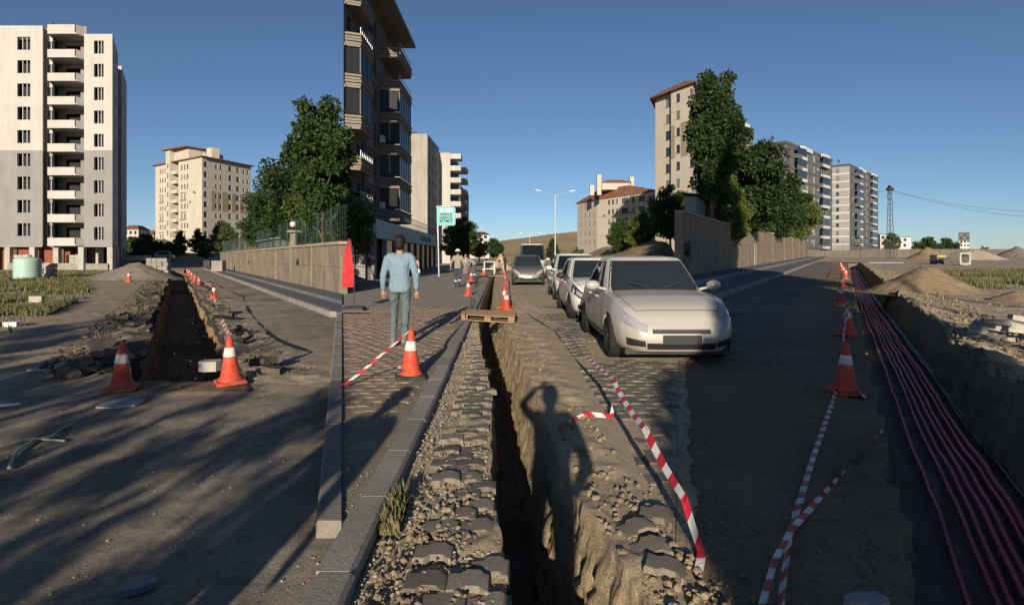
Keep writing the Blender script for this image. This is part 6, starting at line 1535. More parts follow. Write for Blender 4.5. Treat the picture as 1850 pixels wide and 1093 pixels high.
def person(label, loc, rz, pose=None, h=1.75, shirt=None, trousers=None, shoes=None, hair=True, fine=False, dress=None, helmet=None, scarf=None, sleeve=1.0, group=None, extra=None, name='person'):
    P = dict(STAND); P.update(pose or {}); P = {k: (Vector(v) if v is not None else None) for k, v in P.items()}
    vx = 0.008 if fine else (0.022 if loc[1] > 15 else 0.02)
    dn = (P['head']-P['neck']).normalized()
    b = MB()
    tg = lambda a, c: (P[c]-P[a])
    def torso(mb, e):
        ring_loft(mb, [(P['pelvis']-Vector((0, 0, .08)), .15+e, .105+e, tg('pelvis', 'waist')), (P['pelvis'], .158+e, .112+e, tg('pelvis', 'waist')), (P['waist'], .140+e, .098+e, tg('pelvis', 'chest')), (P['chest'], .162+e, .115+e, tg('waist', 'neck')),
            (P['chest'].lerp(P['neck'], .62), .165+e, .095+e, tg('chest', 'neck')), (P['neck'], .075+e*.6, .062+e*.6, tg('chest', 'neck'))])
        for s in 'LR': capsule(mb, P['sh'+s].lerp(P['chest'].lerp(P['neck'], .6), .55), P['sh'+s], .075+e, .062+e)
    torso(b, -0.004)
    for s in 'LR':
        capsule(b, P['sh'+s], P['el'+s], .048, .038); capsule(b, P['el'+s], P['wr'+s], .038, .025)
        hd = P['hd'+s] if P['hd'+s] is not None else (P['wr'+s]-P['el'+s])
        hand(b, P['wr'+s], hd, 1 if s == 'R' else -1, fine)
        capsule(b, P['hip'+s], P['kn'+s], .078, .052); capsule(b, P['kn'+s], P['an'+s], .052, .034); capsule(b, P['an'+s], P['toe'+s], .036, .03)
    capsule(b, P['neck']-dn*.03, P['head']-dn*.04, .056, .052)
    H = P['head']; f_ = Vector((0, 1, 0)); f_ = (f_ - dn*f_.dot(dn)).normalized(); sx = f_.cross(dn).normalized()
    Mh = Matrix(((sx.x, f_.x, dn.x, H.x), (sx.y, f_.y, dn.y, H.y), (sx.z, f_.z, dn.z, H.z), (0, 0, 0, 1)))
    b.ball((0, 0, .02), .1, 9, 0, (.76, .92, 1.0), Mh); b.ball((0, .025, -.045), .07, 8, 0, (.82, .9, 1.0), Mh)
    b.tube([Mh @ Vector((0, .085, .015)), Mh @ Vector((0, .112, -.022)), Mh @ Vector((0, .088, -.032))], [.010, .016, .012], 8)
    for s in (-1, 1): b.ball((s*.079, -.005, -.008), .03, 6, 0, (.32, .6, 1.0), Mh)
    body = remesh(b, name, MT['skin'], vx); body.location = loc; body.rotation_euler = (0, 0, rz); k = h/1.75; body.scale = (k, k, k)
    tag(body, label, 'person', group)
    m = MB()
    for s in (-1, 1): m.ball((s*.032, .083, .012), .012, 6, 0, (1, .6, .8), Mh)
    m.build('eyes', MT['hair'], body); m = MB(); m.ball((0, .092, -.060), .022, 6, 0, (1, .3, .25), Mh); m.build('mouth', M_SKIN2, body)
    if dress:
        m = MB(); torso(m, .02)
        ring_loft(m, [((0, 0, .10), .27, .24, (0, 0, 1)), ((0, 0, .5), .22, .19, (0, 0, 1)), (P['pelvis'], .19, .15, (0, 0, 1)), (P['waist'], .165, .13, (0, 0, 1))])
        for s in 'LR': capsule(m, P['sh'+s], P['el'+s], .068, .058); capsule(m, P['el'+s], P['el'+s].lerp(P['wr'+s], .92), .058, .046)
        remesh(m, 'dress', dress, vx, body)
    if shirt:
        m = MB(); torso(m, .014)
        ring_loft(m, [(P['pelvis']-Vector((0, 0, .05)), .172, .128, tg('pelvis', 'waist')), (P['pelvis']+Vector((0, 0, .02)), .172, .125, tg('pelvis', 'waist')), (P['waist'], .158, .115, tg('pelvis', 'chest'))])
        for s in 'LR':
            capsule(m, P['sh'+s], P['el'+s], .066, .053)
            if sleeve > 0.5: capsule(m, P['el'+s], P['el'+s].lerp(P['wr'+s], .95*sleeve), .053, .040)
        remesh(m, 'shirt', shirt, vx, body)
    if trousers:
        m = MB(); ring_loft(m, [(P['pelvis']-Vector((0, 0, .10)), .155, .118, tg('pelvis', 'waist')), (P['pelvis'], .166, .120, tg('pelvis', 'waist')), (P['pelvis'].lerp(P['waist'], .5), .150, .108, tg('pelvis', 'waist'))])
        for s in 'LR': capsule(m, P['hip'+s], P['kn'+s], .092, .066); capsule(m, P['kn'+s], P['an'+s].lerp(P['kn'+s], .06), .066, .052)
        remesh(m, 'trousers', trousers, vx, body)
        if extra == 'reflective':
            for s in 'LR':
                q = P['kn'+s].lerp(P['an'+s], .45); q2 = P['kn'+s].lerp(P['an'+s], .60); m = MB(); m.tube([q, q2], .064, 12); m.build('reflective_band', MT['frame_w'], body)
    for s in 'LR':
        m = MB(); t = (P['toe'+s]-P['an'+s]); t.z = 0; t = t.normalized() if t.length > .01 else Vector((0, 1, 0)); q = P['an'+s]
        m.tube([q - t*.075 + Vector((0, 0, -.045)), q + Vector((0, 0, -.035)), q + t*.1 + Vector((0, 0, -.05)), q + t*.19 + Vector((0, 0, -.06))], [.036, .046, .042, .026], 10)
        m.tube([q + Vector((0, 0, .03)), q + Vector((0, 0, -.04))], .045, 10)
        remesh(m, 'shoe', shoes or MT['trim'], max(vx, .010), body, 2)
    if hair and not scarf and not helmet:
        m = MB(); m.ball((0, -.020, .048), .116, 9, 0, (.82, .95, .95), Mh); m.ball((0, -.045, -.015), .095, 8, 0, (.88, .85, 1.0), Mh); remesh(m, 'hair', MT['hair'], max(.010, vx), body, 1)
    if helmet:
        m = MB(); prof = [(.150 if False else .118*math.cos(t_)+.0, .118*math.sin(t_)) for t_ in [i/7*math.pi/2 for i in range(8)]]
        m.lathe([(.10, -.012), (.148, -.012), (.146, -.002)] + [(max(.001, p[0])*1.0, p[1]*1.02) for p in prof], 22, 0, True, Mh @ Matrix.Translation((0, -.005, .055)) @ Matrix.Diagonal((.98, 1.12, 1, 1)))
        m.build('helmet', helmet, body); m = MB(); m.ball((0, -.04, -.01), .085, 7, 0, (.9, .75, 1.0), Mh); remesh(m, 'hair', MT['hair'], .014, body, 1)
    if scarf:
        m = MB(); m.ball((0, -.018, .03), .115, 9, 0, (.86, .95, 1.0), Mh); m.ball((0, -.02, -.09), .11, 8, 0, (.95, .8, .9), Mh); remesh(m, 'headscarf', scarf, .014, body, 2)
    return body
M_SKIN2 = M_flat('lips', (0.30, 0.12, 0.09), 0.6)
BLUE = cloth('blue_cotton', (0.15, 0.23, 0.30), (0.19, 0.275, 0.345), 0.9, 6.0); JEANS = cloth('washed_denim', (0.075, 0.105, 0.115), (0.125, 0.155, 0.16), 0.9, 9.0)
STONE = cloth('stone_shirt', (0.22, 0.195, 0.16), (0.26, 0.23, 0.19)); NAVY = cloth('navy_work_trousers', (0.03, 0.045, 0.07), (0.045, 0.06, 0.09)); PURP = cloth('mauve_cloth', (0.17, 0.11, 0.16), (0.22, 0.15, 0.205)); PINKS = cloth('pink_scarf', (0.34, 0.16, 0.15), (0.38, 0.2, 0.18))
PINK = cloth('pink_top', (0.50, 0.24, 0.26), (0.56, 0.32, 0.33)); BLK = cloth('black_cloth', (0.018, 0.018, 0.02), (0.03, 0.03, 0.032)); OLIV = cloth('grey_green_cloth', (0.07, 0.085, 0.075), (0.10, 0.115, 0.10)); GREYC = cloth('grey_cloth', (0.20, 0.19, 0.18), (0.25, 0.24, 0.22))
HELM = M_flat('white_helmet', (0.62, 0.61, 0.58), 0.35, 0, 0.5, 0.06); SNEAK = M_flat('grey_trainer', (0.16, 0.15, 0.14), 0.8)
walk = dict(hipL=(-.09, 0, .92), hipR=(.09, 0, .92), knL=(-.10, .10, .51), anL=(-.10, -.02, .10), toeL=(-.12, .14, .035), knR=(.09, .02, .49), anR=(.10, -.20, .16), toeR=(.11, -.06, .06), elL=(-.255, -.03, 1.13), wrL=(-.265, .03, .89), elR=(.26, -.05, 1.13), wrR=(.265, .04, .88), hdR=(0.02, .25, -1), hdL=(0, .2, -1))
person('young man in a blue sweatshirt and jeans walking away on the sidewalk', (PX(722, 8.85), 8.85, SWZ), R(3), walk, 1.76, BLUE, JEANS, SNEAK, fine=True)
person('worker in a white helmet, stone shirt and dark blue trousers seen from behind', (PX(827, 26.0), 26.0, SWZ), R(-4), dict(walk, elL=(-.30, -.02, 1.15), wrL=(-.34, .02, .92), elR=(.30, -.02, 1.15), wrR=(.34, .02, .92)), 1.78, STONE, NAVY, helmet=HELM, extra='reflective')
person('person in a long mauve dress and pink headscarf on the sidewalk', (PX(841, 46.0), 46.0, SWZ), R(180), None, 1.66, None, None, MT['frame_w'], dress=PURP, scarf=PINKS)
person('worker in a white helmet bending over the trench edge', (PX(857, 36.5), 36.5, SWZ), R(65), dict(waist=(0, .06, 1.08), chest=(0, .26, 1.20), neck=(0, .42, 1.22), head=(0, .55, 1.20), shL=(-.17, .36, 1.20), shR=(.17, .36, 1.20), elL=(-.19, .46, .95), elR=(.19, .46, .95), wrL=(-.10, .55, .75), wrR=(.10, .55, .75)), 1.76, GREYC, OLIV, helmet=HELM, extra='reflective')
pg = person('child in a pink top and black trousers by the shop', (PX(751, 39.5), 39.5, SWZ), R(20), walk, 1.42, PINK, BLK, MT['frame_w'])
person('man in black leaning over the far trench beside the dark grey car', (PX(913, 52), 52, 0.0), R(75), dict(chest=(0, .06, 1.29), neck=(0, .13, 1.44), head=(0, .19, 1.58), shL=(-.18, .10, 1.39), shR=(.18, .10, 1.39), elL=(-.24, .08, 1.12), elR=(.24, .08, 1.12), wrL=(-.22, .2, .92), wrR=(.22, .2, .92)), 1.8, BLK, BLK, sleeve=0.0)
sit = dict(pelvis=(0, 0, .48), waist=(0, .02, .63), chest=(0, .08, .83), neck=(0, .12, .98), head=(0, .17, 1.13), shL=(-.18, .1, .93), shR=(.18, .1, .93), elL=(-.24, .2, .68), elR=(.24, .2, .68), wrL=(-.14, .38, .6), wrR=(.14, .38, .6), hipL=(-.09, 0, .46), hipR=(.09, 0, .46), knL=(-.13, .38, .50), knR=(.13, .38, .50), anL=(-.13, .30, .09), anR=(.13, .30, .09), toeL=(-.14, .46, .04), toeR=(.14, .46, .04))
person('person in a grey shirt crouching beside the far trench', (PX(905, 48), 48, 0.0), R(120), sit, 1.75, GREYC, BLK)
person('person in dark clothes crouching behind the white frame by the trench', (PX(877, 56), 56, SWZ), R(-40), sit, 1.8, BLK, BLK)
# the photographer, whose shadow lies over the trench, and a bystander
person('photographer standing behind the camera with one arm raised', (-0.06, -0.42, 0.0), 0.0, dict(elL=(-.36, .12, 1.50), wrL=(-.12, .22, 1.66), hdL=(.6, .3, .5), elR=(.27, -.04, 1.15), wrR=(.20, .16, .98)), 1.78, GREYC, JEANS)
person('bystander standing beside the photographer', (-1.62, -0.6, 0.0), 0.0, None, 1.8, BLK, JEANS)

# ------------------------------------------------------------------ cones
MT['cone'] = M_var('orange_red_cone', (0.50, 0.05, 0.022), (0.44, 0.09, 0.05), 7.0, 0.6, 25, 0.35, 0.1, 0.004, 0.3, rand=0.12)
MT['cone_white'] = M_var('white_cone_band', (0.56, 0.54, 0.50), (0.64, 0.62, 0.58), 6.0, 0.5, 25, 0.2, 0.05)
MT['cone_base'] = M_var('cone_foot', (0.40, 0.07, 0.04), (0.48, 0.11, 0.07), 6.0, 0.7, 25, 0.35, 0.1)
MT['rubber'] = M_var('black_rubber_foot', (0.025, 0.025, 0.024), (0.05, 0.047, 0.042), 6.0, 0.85, 25, 0.35, 0.2)
def cone_meshes(two=False):
    r0, r1, h = 0.115, 0.022, 0.54; z0 = 0.03
    def rr(z): return r0 + (r1-r0)*(z-z0)/(h-z0)
    a, c = (0.30, 0.40) if not two else (0.22, 0.30)
    m = MB(); m.lathe([(rr(z0)+.018, z0-0.005), (rr(z0)+.012, z0+.03), (rr(z0+.05), z0+.05), (rr(a), a), (rr(c), c), (rr(h), h), (rr(h)-.006, h), (rr(h)-.008, h-.02), (0.001, h-.021)], 26); bd = m.mesh('cone_body', MT['cone'])
    m = MB(); m.lathe([(rr(a)+.001, a), (rr(a)+.004, a+.004), (rr(c)+.004, c-.004), (rr(c)+.001, c)], 26)
    bnd = m.mesh('reflective_band', MT['cone_white'])
    m = MB(); m.bbox(-.155, .155, -.155, .155, 0, .032, .012); ft = m.mesh('foot', MT['cone_base'])
    m = MB(); m.bbox(-.16, .16, -.16, .16, 0, .04, .012); fb = m.mesh('foot', MT['rubber'])
    return bd, bnd, ft, fb
CM = cone_meshes(); CM2 = cone_meshes(True)
def cone(label, x, y, z, group, s=1.0, rot=0.0, lean=(0, 0), two=False, rubber=False):
    c = empty('traffic_cone', (x, y, z), rot, label, 'traffic cone', group); c.rotation_euler = (lean[0], lean[1], rot); c.scale = (s, s, s)
    K = CM2 if two else CM
    inst(K[0], 'cone_body', c); inst(K[1], 'reflective_band', c); inst(K[3] if rubber else K[2], 'foot', c)
    if two:
        o = inst(CM[1], 'reflective_band', c); o.scale = (1, 1, 1); o.location = (0, 0, 0.0)
    return c
G1, G2, G3 = 'cones along the left trench', 'cones along the middle trench', 'cones along the right trench'
cone('orange cone at the left front corner of the left trench', PX(220, 6.25), 6.25, 0.01, G1, 1.0, 0.3)
cone('orange cone at the right front corner of the left trench with rag on top', PX(417, 6.55), 6.55, 0.02, G1, 1.05, 0.6, (0.02, -0.03))
for lab, px_, py_, s_k in (('third orange cone along the right side of the left trench', 378, 542, 1.0), ('fourth orange cone along the right side of the left trench', 354, 519, 1.0), ('fifth orange cone along the right side of the left trench', 347, 511, 1.0), ('sixth orange cone along the left trench', 342.5, 505, 1.0), ('seventh orange cone along the left trench', 338.5, 500, 1.0), ('eighth orange cone along the left trench', 335, 496.5, 1.0), ('farthest orange cone along the left trench', 332, 493, 1.0)):
    Y_ = GY(py_); cone(lab, PX(px_, Y_)+0.15, Y_, 0.02, G1, s_k, px_, (0.03*math.sin(px_), 0.03))
cone('small orange cone in front of the grey sand heap', PX(233, 33.5), 33.5, 0, G1, 1.25)
cone('large orange cone on the sidewalk beside the walking man', PX(741, 6.55), 6.55, SWZ, G2, 1.08, 0.25, (0, 0.02), rubber=True)
cone('orange cone by the kerb this side of the bending worker', PX(846, 20.5), 20.5, SWZ, G2, 1.1)
cone('orange cone at the feet of the bending worker', PX(851, 33.0), 33.0, SWZ, G2, 1.15)
cone('orange cone beside the white frame over the trench', PX(873, 45), 45, SWZ, G2, 1.2)
cone('pair of stacked orange cones right of the pallet', PX(915, 15.6), 15.6, 0.02, G2, 1.0, 0.2)
cone('orange cone standing just behind the stacked pair', PX(913.5, 16.3), 16.3, 0.02, G2, 1.25, 0.9, (0, -0.06))
cone('orange cone at the left headlight of the dark grey car', PX(914.5, 30), 30, 0.02, G2, 1.15)
cone('far orange cone behind the dark grey car', PX(911, 44), 44, 0.02, G2, 1.1)
for k, (lab, px_, py_, s_k, two) in enumerate((('big wrapped orange cone nearest on the right trench', 1527, 703, 1.02, False), ('second orange cone along the right trench', 1531, 604, 1.05, False), ('third orange cone along the right trench, leaning left', 1518, 549, 1.0, False), ('fourth orange cone with two white bands along the right trench', 1521, 519, 1.05, True), ('fifth orange cone along the right trench', 1528, 505, 1.1, False), ('sixth orange cone along the right trench', 1524, 497, 1.05, False), ('seventh orange cone along the right trench', 1521, 490, 1.05, False), ('farthest orange cone along the right trench', 1519, 485, 1.05, False))):
    Y_ = GY3(py_); cone(lab, PX(px_, Y_), Y_, z3(Y_)+0.01, G3, s_k, 0.3*k, (0.0, 0.02*(-1)**k), two)

# ------------------------------------------------------------------ barrier tape
MT['tape_r'] = M_flat('red_tape', (0.42, 0.02, 0.03), 0.45, 0, 0.4, 0.2); MT['tape_w'] = M_flat('white_tape', (0.55, 0.54, 0.52), 0.45, 0, 0.4, 0.2)
def tape(label, pts, w=0.07, stripe=0.12, twist=2.0, sag=0.0, ph=0.0, tone=1.0):
    pts = [Vector(p) for p in pts]; L = sum((b-a).length for a, b in zip(pts, pts[1:])); n = max(4, int(L/(stripe/3)))
    def at(s):
        for a, b in zip(pts, pts[1:]):
            l = (b-a).length
            if s <= l: 
                t = s/l; p = a.lerp(b, t); p.z -= sag*4*t*(1-t)*min(1, l/2); return p, (b-a).normalized()
            s -= l
        return pts[-1], (pts[-1]-pts[-2]).normalized()
    V = []; Fc = []; mi = []
    for i in range(n+1):
        s = L*i/n; ang = ph + twist*math.sin(s*0.9+ph) + 0.4*math.sin(s*2.3)
        for e in (-1, 1):
            p, t = at(min(L, max(0, s + e*stripe*0.25))); a_ = t.cross(Vector((0, 0, 1))); a_ = a_.normalized() if a_.length > 1e-4 else Vector((1, 0, 0)); b_ = a_.cross(t)
            V.append(tuple(p + (a_*math.cos(ang) + b_*math.sin(ang))*w*0.5*e))
    for i in range(n): Fc.append((2*i, 2*i+1, 2*i+3, 2*i+2)); mi.append(int((L*(i+.5)/n)/stripe) % 2)
    o = inst(mk('barrier_tape', V, Fc, [MT['tape_w'], MT['tape_r']], mi), 'barrier_tape'); return tag(o, label, 'barrier tape')
def g3(px_, py_, z=0.0): Y_ = (CAMH - z)*F/(py_-453); return (PX(px_, Y_), Y_, z3(Y_)+z)
def g2(px_, py_, z=0.0): Y_ = (CAMH - z)*F/(py_-465); return (PX(px_, Y_), Y_, z)
# right place
c1 = (PX(1527, 6.0), 6.0, z3(6.0)+0.55); 
tape('red and white tape from the nearest right cone to the near edge of the road', [c1, g3(1514, 690, 0.05), g3(1468, 820, 0.03), g3(1428, 950, 0.03), g3(1412, 1060, 0.03), g3(1408, 1130, 0.03)], 0.036, 0.10, 0.5, 0.0, 0.2)
tape('second red and white tape crossing to the lip of the right trench', [g3(1595, 768, 0.03), g3(1540, 825, 0.03), g3(1480, 890, 0.04), g3(1430, 945, 0.05), g3(1400, 1000, 0.04), g3(1368, 1110, 0.03)], 0.032, 0.10, 1.0, 0.0, 0.8)
tape('white tape linking the cones along the right trench', [c1, (PX(1524, 8.2), 8.2, z3(8)+0.33), (PX(1531, 10.0), 10.0, z3(10)+0.55), (PX(1519, 15.8), 15.8, z3(16)+0.5), (PX(1521, 22.8), 22.8, z3(22)+0.55), (PX(1528, 29), 29, z3(29)+0.55), (PX(1520, 45), 45, z3(45)+0.5)], 0.045, 0.35, 1.0, 0.05, 1.0)
tape('tape end tied round the foot of the nearest right cone', [(PX(1527, 6.0)-0.08, 5.88, z3(6)+0.07), (PX(1545, 5.9), 5.85, z3(6)+0.06), g3(1566, 712, 0.02)], 0.05, 0.1, 0.8)
# middle
tape('red and white tape stretched along the right side of the middle trench', [(PX(913, 16.2), 16.2, 0.62), (1.05*PX(1000, 9.6), 9.6, 0.42), (PX(1108, 4.9), 4.9, 0.42), (PX(1165, 3.7), 3.7, 0.36), (PX(1236, 2.95), 2.95, 0.22), (PX(1268, 2.75), 2.75, 0.03), (PX(1262, 2.62), 2.62, 0.02)], 0.045, 0.11, 0.8, 0.06, 0.4)
tape('loose loop of red and white tape on the lip of the middle trench', [(PX(1110, 5.2), 5.2, 0.12), (PX(1105, 5.1), 5.1, 0.04), (PX(1060, 5.2), 5.2, 0.03), (PX(1030, 5.0), 5.0, 0.02), (PX(1008, 4.6), 4.6, -0.05), (PX(1000, 4.5), 4.5, -0.25)], 0.045, 0.10, 0.9, 0.0, 0.3)
tape('tape running from the sidewalk cone across the pavers to the left', [(PX(741, 6.55), 6.55, SWZ+0.56), (PX(690, 6.3), 6.3, SWZ+0.32), (PX(640, 6.1), 6.1, SWZ+0.10), (PX(619, 6.0), 6.0, SWZ+0.03)], 0.028, 0.10, 0.9, 0.03)
tape('tape running from the sidewalk cone to the pallet', [(PX(741, 6.55), 6.55, SWZ+0.56), (PX(790, 8.8), 8.8, SWZ+0.30), (PX(838, 12.2), 12.2, SWZ+0.25)], 0.045, 0.11, 0.8, 0.05)
tape('tape between the cones right of the middle trench', [(PX(915, 15.6), 15.6, 0.5), (PX(914.5, 30), 30, 0.6), (PX(911, 44), 44, 0.6)], 0.06, 0.2, 0.6, 0.1)
# left
tape('white tape from the right front cone along the left trench', [(PX(417, 6.55), 6.55, 0.58), (PX(400, 10), 10, 0.40), (PX(379, 19.3), 19.3, 0.55), (PX(354, 27.8), 27.8, 0.5), (PX(342.5, 37), 37, 0.5)], 0.05, 0.4, 0.8, 0.05)
# ------------------------------------------------------------------ right trench: conduits and cables
MT['conduit'] = M_var('red_conduit', (0.64, 0.03, 0.085), (0.50, 0.10, 0.12), 2.2, 0.45, 30, 0.2, 0.05, 0.003, 0.4, rand=0.2)
MT['cable'] = M_flat('black_cable', (0.014, 0.017, 0.026), 0.4)
def run(name, label, cat, off, z0, r, mat, seed, group, y0=2.3, y1=62, amp=0.02):
    pts = []; y = y0
    while y < y1:
        x = T3L(y) + off(y) + amp*fbm(y*0.35, seed*7.3, 0, 3) + amp*0.3*fbm(y*1.1, seed*3.1); z = z3(y) + bed3(y) + z0 + 0.012*fbm(y*0.5, seed)
        pts.append((x, y, z)); y += max(0.12, 0.03*y)
    m = MB(); m.tube(pts, r, 10); o = m.build(name, mat); return tag(o, label, cat, group)
FL = 0.035
def bed3(y): return -0.72*(0.9 + 0.12*fbm(33.0, y*0.35))*smooth((y-2.0)/0.2) + 0.02
names = ('leftmost red conduit in the right trench', 'second red conduit from the left in the right trench', 'third red conduit from the left in the right trench', 'fourth red conduit from the left in the right trench', 'fifth red conduit from the left in the right trench', 'sixth red conduit from the left, lying in the right bundle', 'seventh red conduit, lying in the right bundle', 'rightmost red conduit in the right trench')
for k, (o0, o1) in enumerate(((0.42, 0.30), (0.60, 0.40), (0.69, 0.47), (0.79, 0.55), (0.87, 0.63), (0.985, 0.72), (1.055, 0.79), (1.02, 0.755))):
    run('conduit_pipe', names[k], 'pipe', lambda y, a=o0, b=o1: a + (b-a)*smooth((y-3)/22), FL + (0.03 if k < 7 else 0.08), 0.023, MT['conduit'], k+1, 'red conduits in the right trench')
run('cable', 'black cable nearest the red conduits in the right trench', 'cable', lambda y: 1.20 - 0.25*smooth((y-3)/22), FL+0.03, 0.022, MT['cable'], 21, 'black cables in the right trench')
run('cable', 'outer black cable along the right wall of the right trench', 'cable', lambda y: 1.25 - 0.26*smooth((y-3)/22), FL+0.035, 0.022, MT['cable'], 22, 'black cables in the right trench')
run('cable', 'thin dark loop of cable beside the black cables', 'cable', lambda y: 1.27 - 0.25*smooth((y-3)/22) + 0.10*math.exp(-((y-6.2)/0.8)**2), FL+0.05, 0.010, MT['cable'], 24, 'black cables in the right trench')
# ------------------------------------------------------------------ loose masonry right of the right trench
def blockpile(label, cx, cy, z, n, seed, spread=0.55, mat=None, name='kerb_pile'):
    r = random.Random(seed)
    for k in range(n):
        m = MB(); m.bbox(-0.20, 0.20, -0.085, 0.085, -0.045, 0.045, 0.008); lay = k // 5
        o = m.build('loose_block', mat or MT['slab']); o.location = (cx + r.uniform(-spread, spread), cy + r.uniform(-spread*1.2, spread*1.2), z + 0.05 + lay*0.095); o.rotation_euler = (r.uniform(-.25, .25), r.uniform(-.2, .2), r.uniform(-0.7, 0.7))
        tag(o, None, 'concrete block', label)
        o['label'] = ('bottom', 'middle', 'upper', 'top')[min(3, lay)] + '-layer pale concrete block, ' + ('front left', 'front right', 'centre', 'back left', 'back right')[k % 5] + ' of the pile by the right edge'
blockpile('pale concrete blocks piled at the right edge', PX(1830, 9.3)+0.25, 9.2, z3(9), 17, 3)
# slabs and scraps
def slab(label, px_, py_, w, d, h, rz, mat, z=0.0, three=False, tilt=0.0, cat='slab', name='broken_slab'):
    Y_ = GY3(py_) if three else GY(py_, z); r = random.Random(px_); n = 7; poly = []
    for k in range(n):
        a_ = 2*math.pi*k/n; q = max(abs(math.cos(a_)), abs(math.sin(a_))); poly.append((math.cos(a_)/q*w/2*r.uniform(.82, 1.0), math.sin(a_)/q*d/2*r.uniform(.82, 1.0)))
    m = MB(); m.prism(poly, 0, h); o = m.build(name, mat); o.location = (PX(px_, Y_), Y_, (z3(Y_) if three else z) + 0.006); o.rotation_euler = (tilt, 0, rz); return tag(o, label, cat)
slab('flat grey slab lying on the shaded road before the left trench', 217, 731, 0.42, 0.40, 0.02, 0.5, MT['slab'])
slab('grey stone lying at the front right corner of the left trench', 380, 670, 0.28, 0.22, 0.13, 0.2, MT['slab'], cat='stone', name='stone')
slab('pale paver lying at the near edge of the right road', 1565, 1092, 0.20, 0.10, 0.05, 0.05, MT['slab'], three=True, name='loose_paver')
slab('white scrap of litter at the left edge of the road', 15, 733, 0.22, 0.10, 0.01, 0.2, MT['frame_w'], cat='litter', name='litter')
slab('crumpled white litter beside the weeds', 22, 590, 0.3, 0.25, 0.10, 0.4, MT['frame_w'], cat='litter', name='litter')
slab('flat stone on the shaded road left of the near cone', 72, 670, 0.28, 0.16, 0.03, 0.3, MT['slab'], cat='stone', name='stone')
slab('concrete lump among the weeds', 68, 546, 0.45, 0.3, 0.2, 0.3, MT['slab'], cat='stone', name='stone')
slab('blue grey sheet of plastic on the sandy track', 130, 540, 0.9, 0.5, 0.06, 0.1, M_flat('plastic_sheet', (0.14, 0.16, 0.19), 0.4), cat='litter', name='plastic_sheet')
slab('dark blue grey scrap of plastic at the bottom of the left road', 250, 1066, 0.16, 0.10, 0.03, 0.8, M_flat('blue_plastic', (0.09, 0.11, 0.16), 0.4), cat='litter', name='plastic_scrap')
m = MB(); pts = [g2(16, 845, .02), g2(30, 815, .02), g2(60, 795, .02), g2(95, 788, .03), g2(110, 775, .02), g2(132, 765, .02)]
m.tube(pts, 0.012, 6); m.tube([g2(20, 800, .015), g2(60, 792, .02), g2(118, 796, .015)], 0.009, 6); tag(m.build('plastic_strap', M_flat('pale_green_strap', (0.20, 0.26, 0.21), 0.5)), 'tangled pale green plastic strap at the left edge', 'strap')
# black stone weighting the sidewalk cone, wood block
slab('dark stone against the foot of the sidewalk cone', 731, 683, 0.20, 0.14, 0.10, 0.2, MT['clod'], SWZ, cat='stone', name='stone')
m = MB(); m.bbox(-.03, .03, -.06, .06, 0, .09, .006); o = m.build('wood_block', M_var('pale_wood', (0.30, 0.21, 0.12), (0.36, 0.26, 0.15), 9, 0.85)); o.location = (PX(724, 6.85), 6.85, SWZ); tag(o, 'small pale wood block behind the sidewalk cone', 'wood block')
# fallen pavers standing on edge along the trench and flipped loose ones
r = random.Random(12)
for k, (px_, py_) in enumerate(((872, 668), (880, 704), (805, 862), (1150, 950), (1175, 985), (1200, 1020), (1185, 925))):
    Y_ = GY(py_, 0.04); o = inst(pd, 'loose_paver'); o.location = (PX(px_, Y_), Y_, -0.015 + 0.02*r.random()); o.scale = (.85, .85, .8); o.rotation_euler = (r.uniform(-.16, .16), r.uniform(-.22, .22), r.uniform(-.4, .4))
    tag(o, ('dark loose paver on the ledge of the middle trench, %s' % ('farthest of three', 'second of three', 'nearest of three')[k]) if k < 3 else ('dark loose paver in the broken edge right of the middle trench, %s' % ('leftmost', 'second from left', 'rightmost', 'farthest back')[k-3]), 'paver', 'loose pavers beside the middle trench')
# ------------------------------------------------------------------ pallet over the middle trench
MT['wood'] = M_var('weathered_pallet_wood', (0.20, 0.13, 0.075), (0.30, 0.21, 0.13), 4.0, 0.9, 40, 0.35, 0.4, 0.006, rand=0.2, coord=(0.3, 1, 1))
pal = empty('pallet', (PX(884, 12.7), 12.75, 0.0), R(-4), 'weathered wooden pallet laid across the middle trench', 'pallet'); pal.rotation_euler = (R(3), R(3), R(-4))
for k in range(6): m = MB(); m.box(-.60, .60, -.40+k*.138, -.40+k*.138+.10, .205, .227); m.build('deck_board', MT['wood'], pal)
for k in range(3): m = MB(); m.box(-.60, .60, -.40+k*.345, -.40+k*.345+.10, .085, .105); m.build('bottom_board', MT['wood'], pal)
for k in range(3):
    for j in range(3): m = MB(); m.box(-.60+k*.527, -.60+k*.527+.146, -.398+j*.345, -.398+j*.345+.096, .106, .183); m.build('block', MT['wood'], pal)
for k in range(3): m = MB(); m.box(-.60+k*.527, -.60+k*.527+.146, -.40, .40, .184, .204); m.build('stringer', MT['wood'], pal)
m = MB(); m.tube([(-.4, .1, .03), (-.2, .5, .02), (.25, .3, .02)], .03, 6); m.build('prop_stick', MT['wood'], pal)
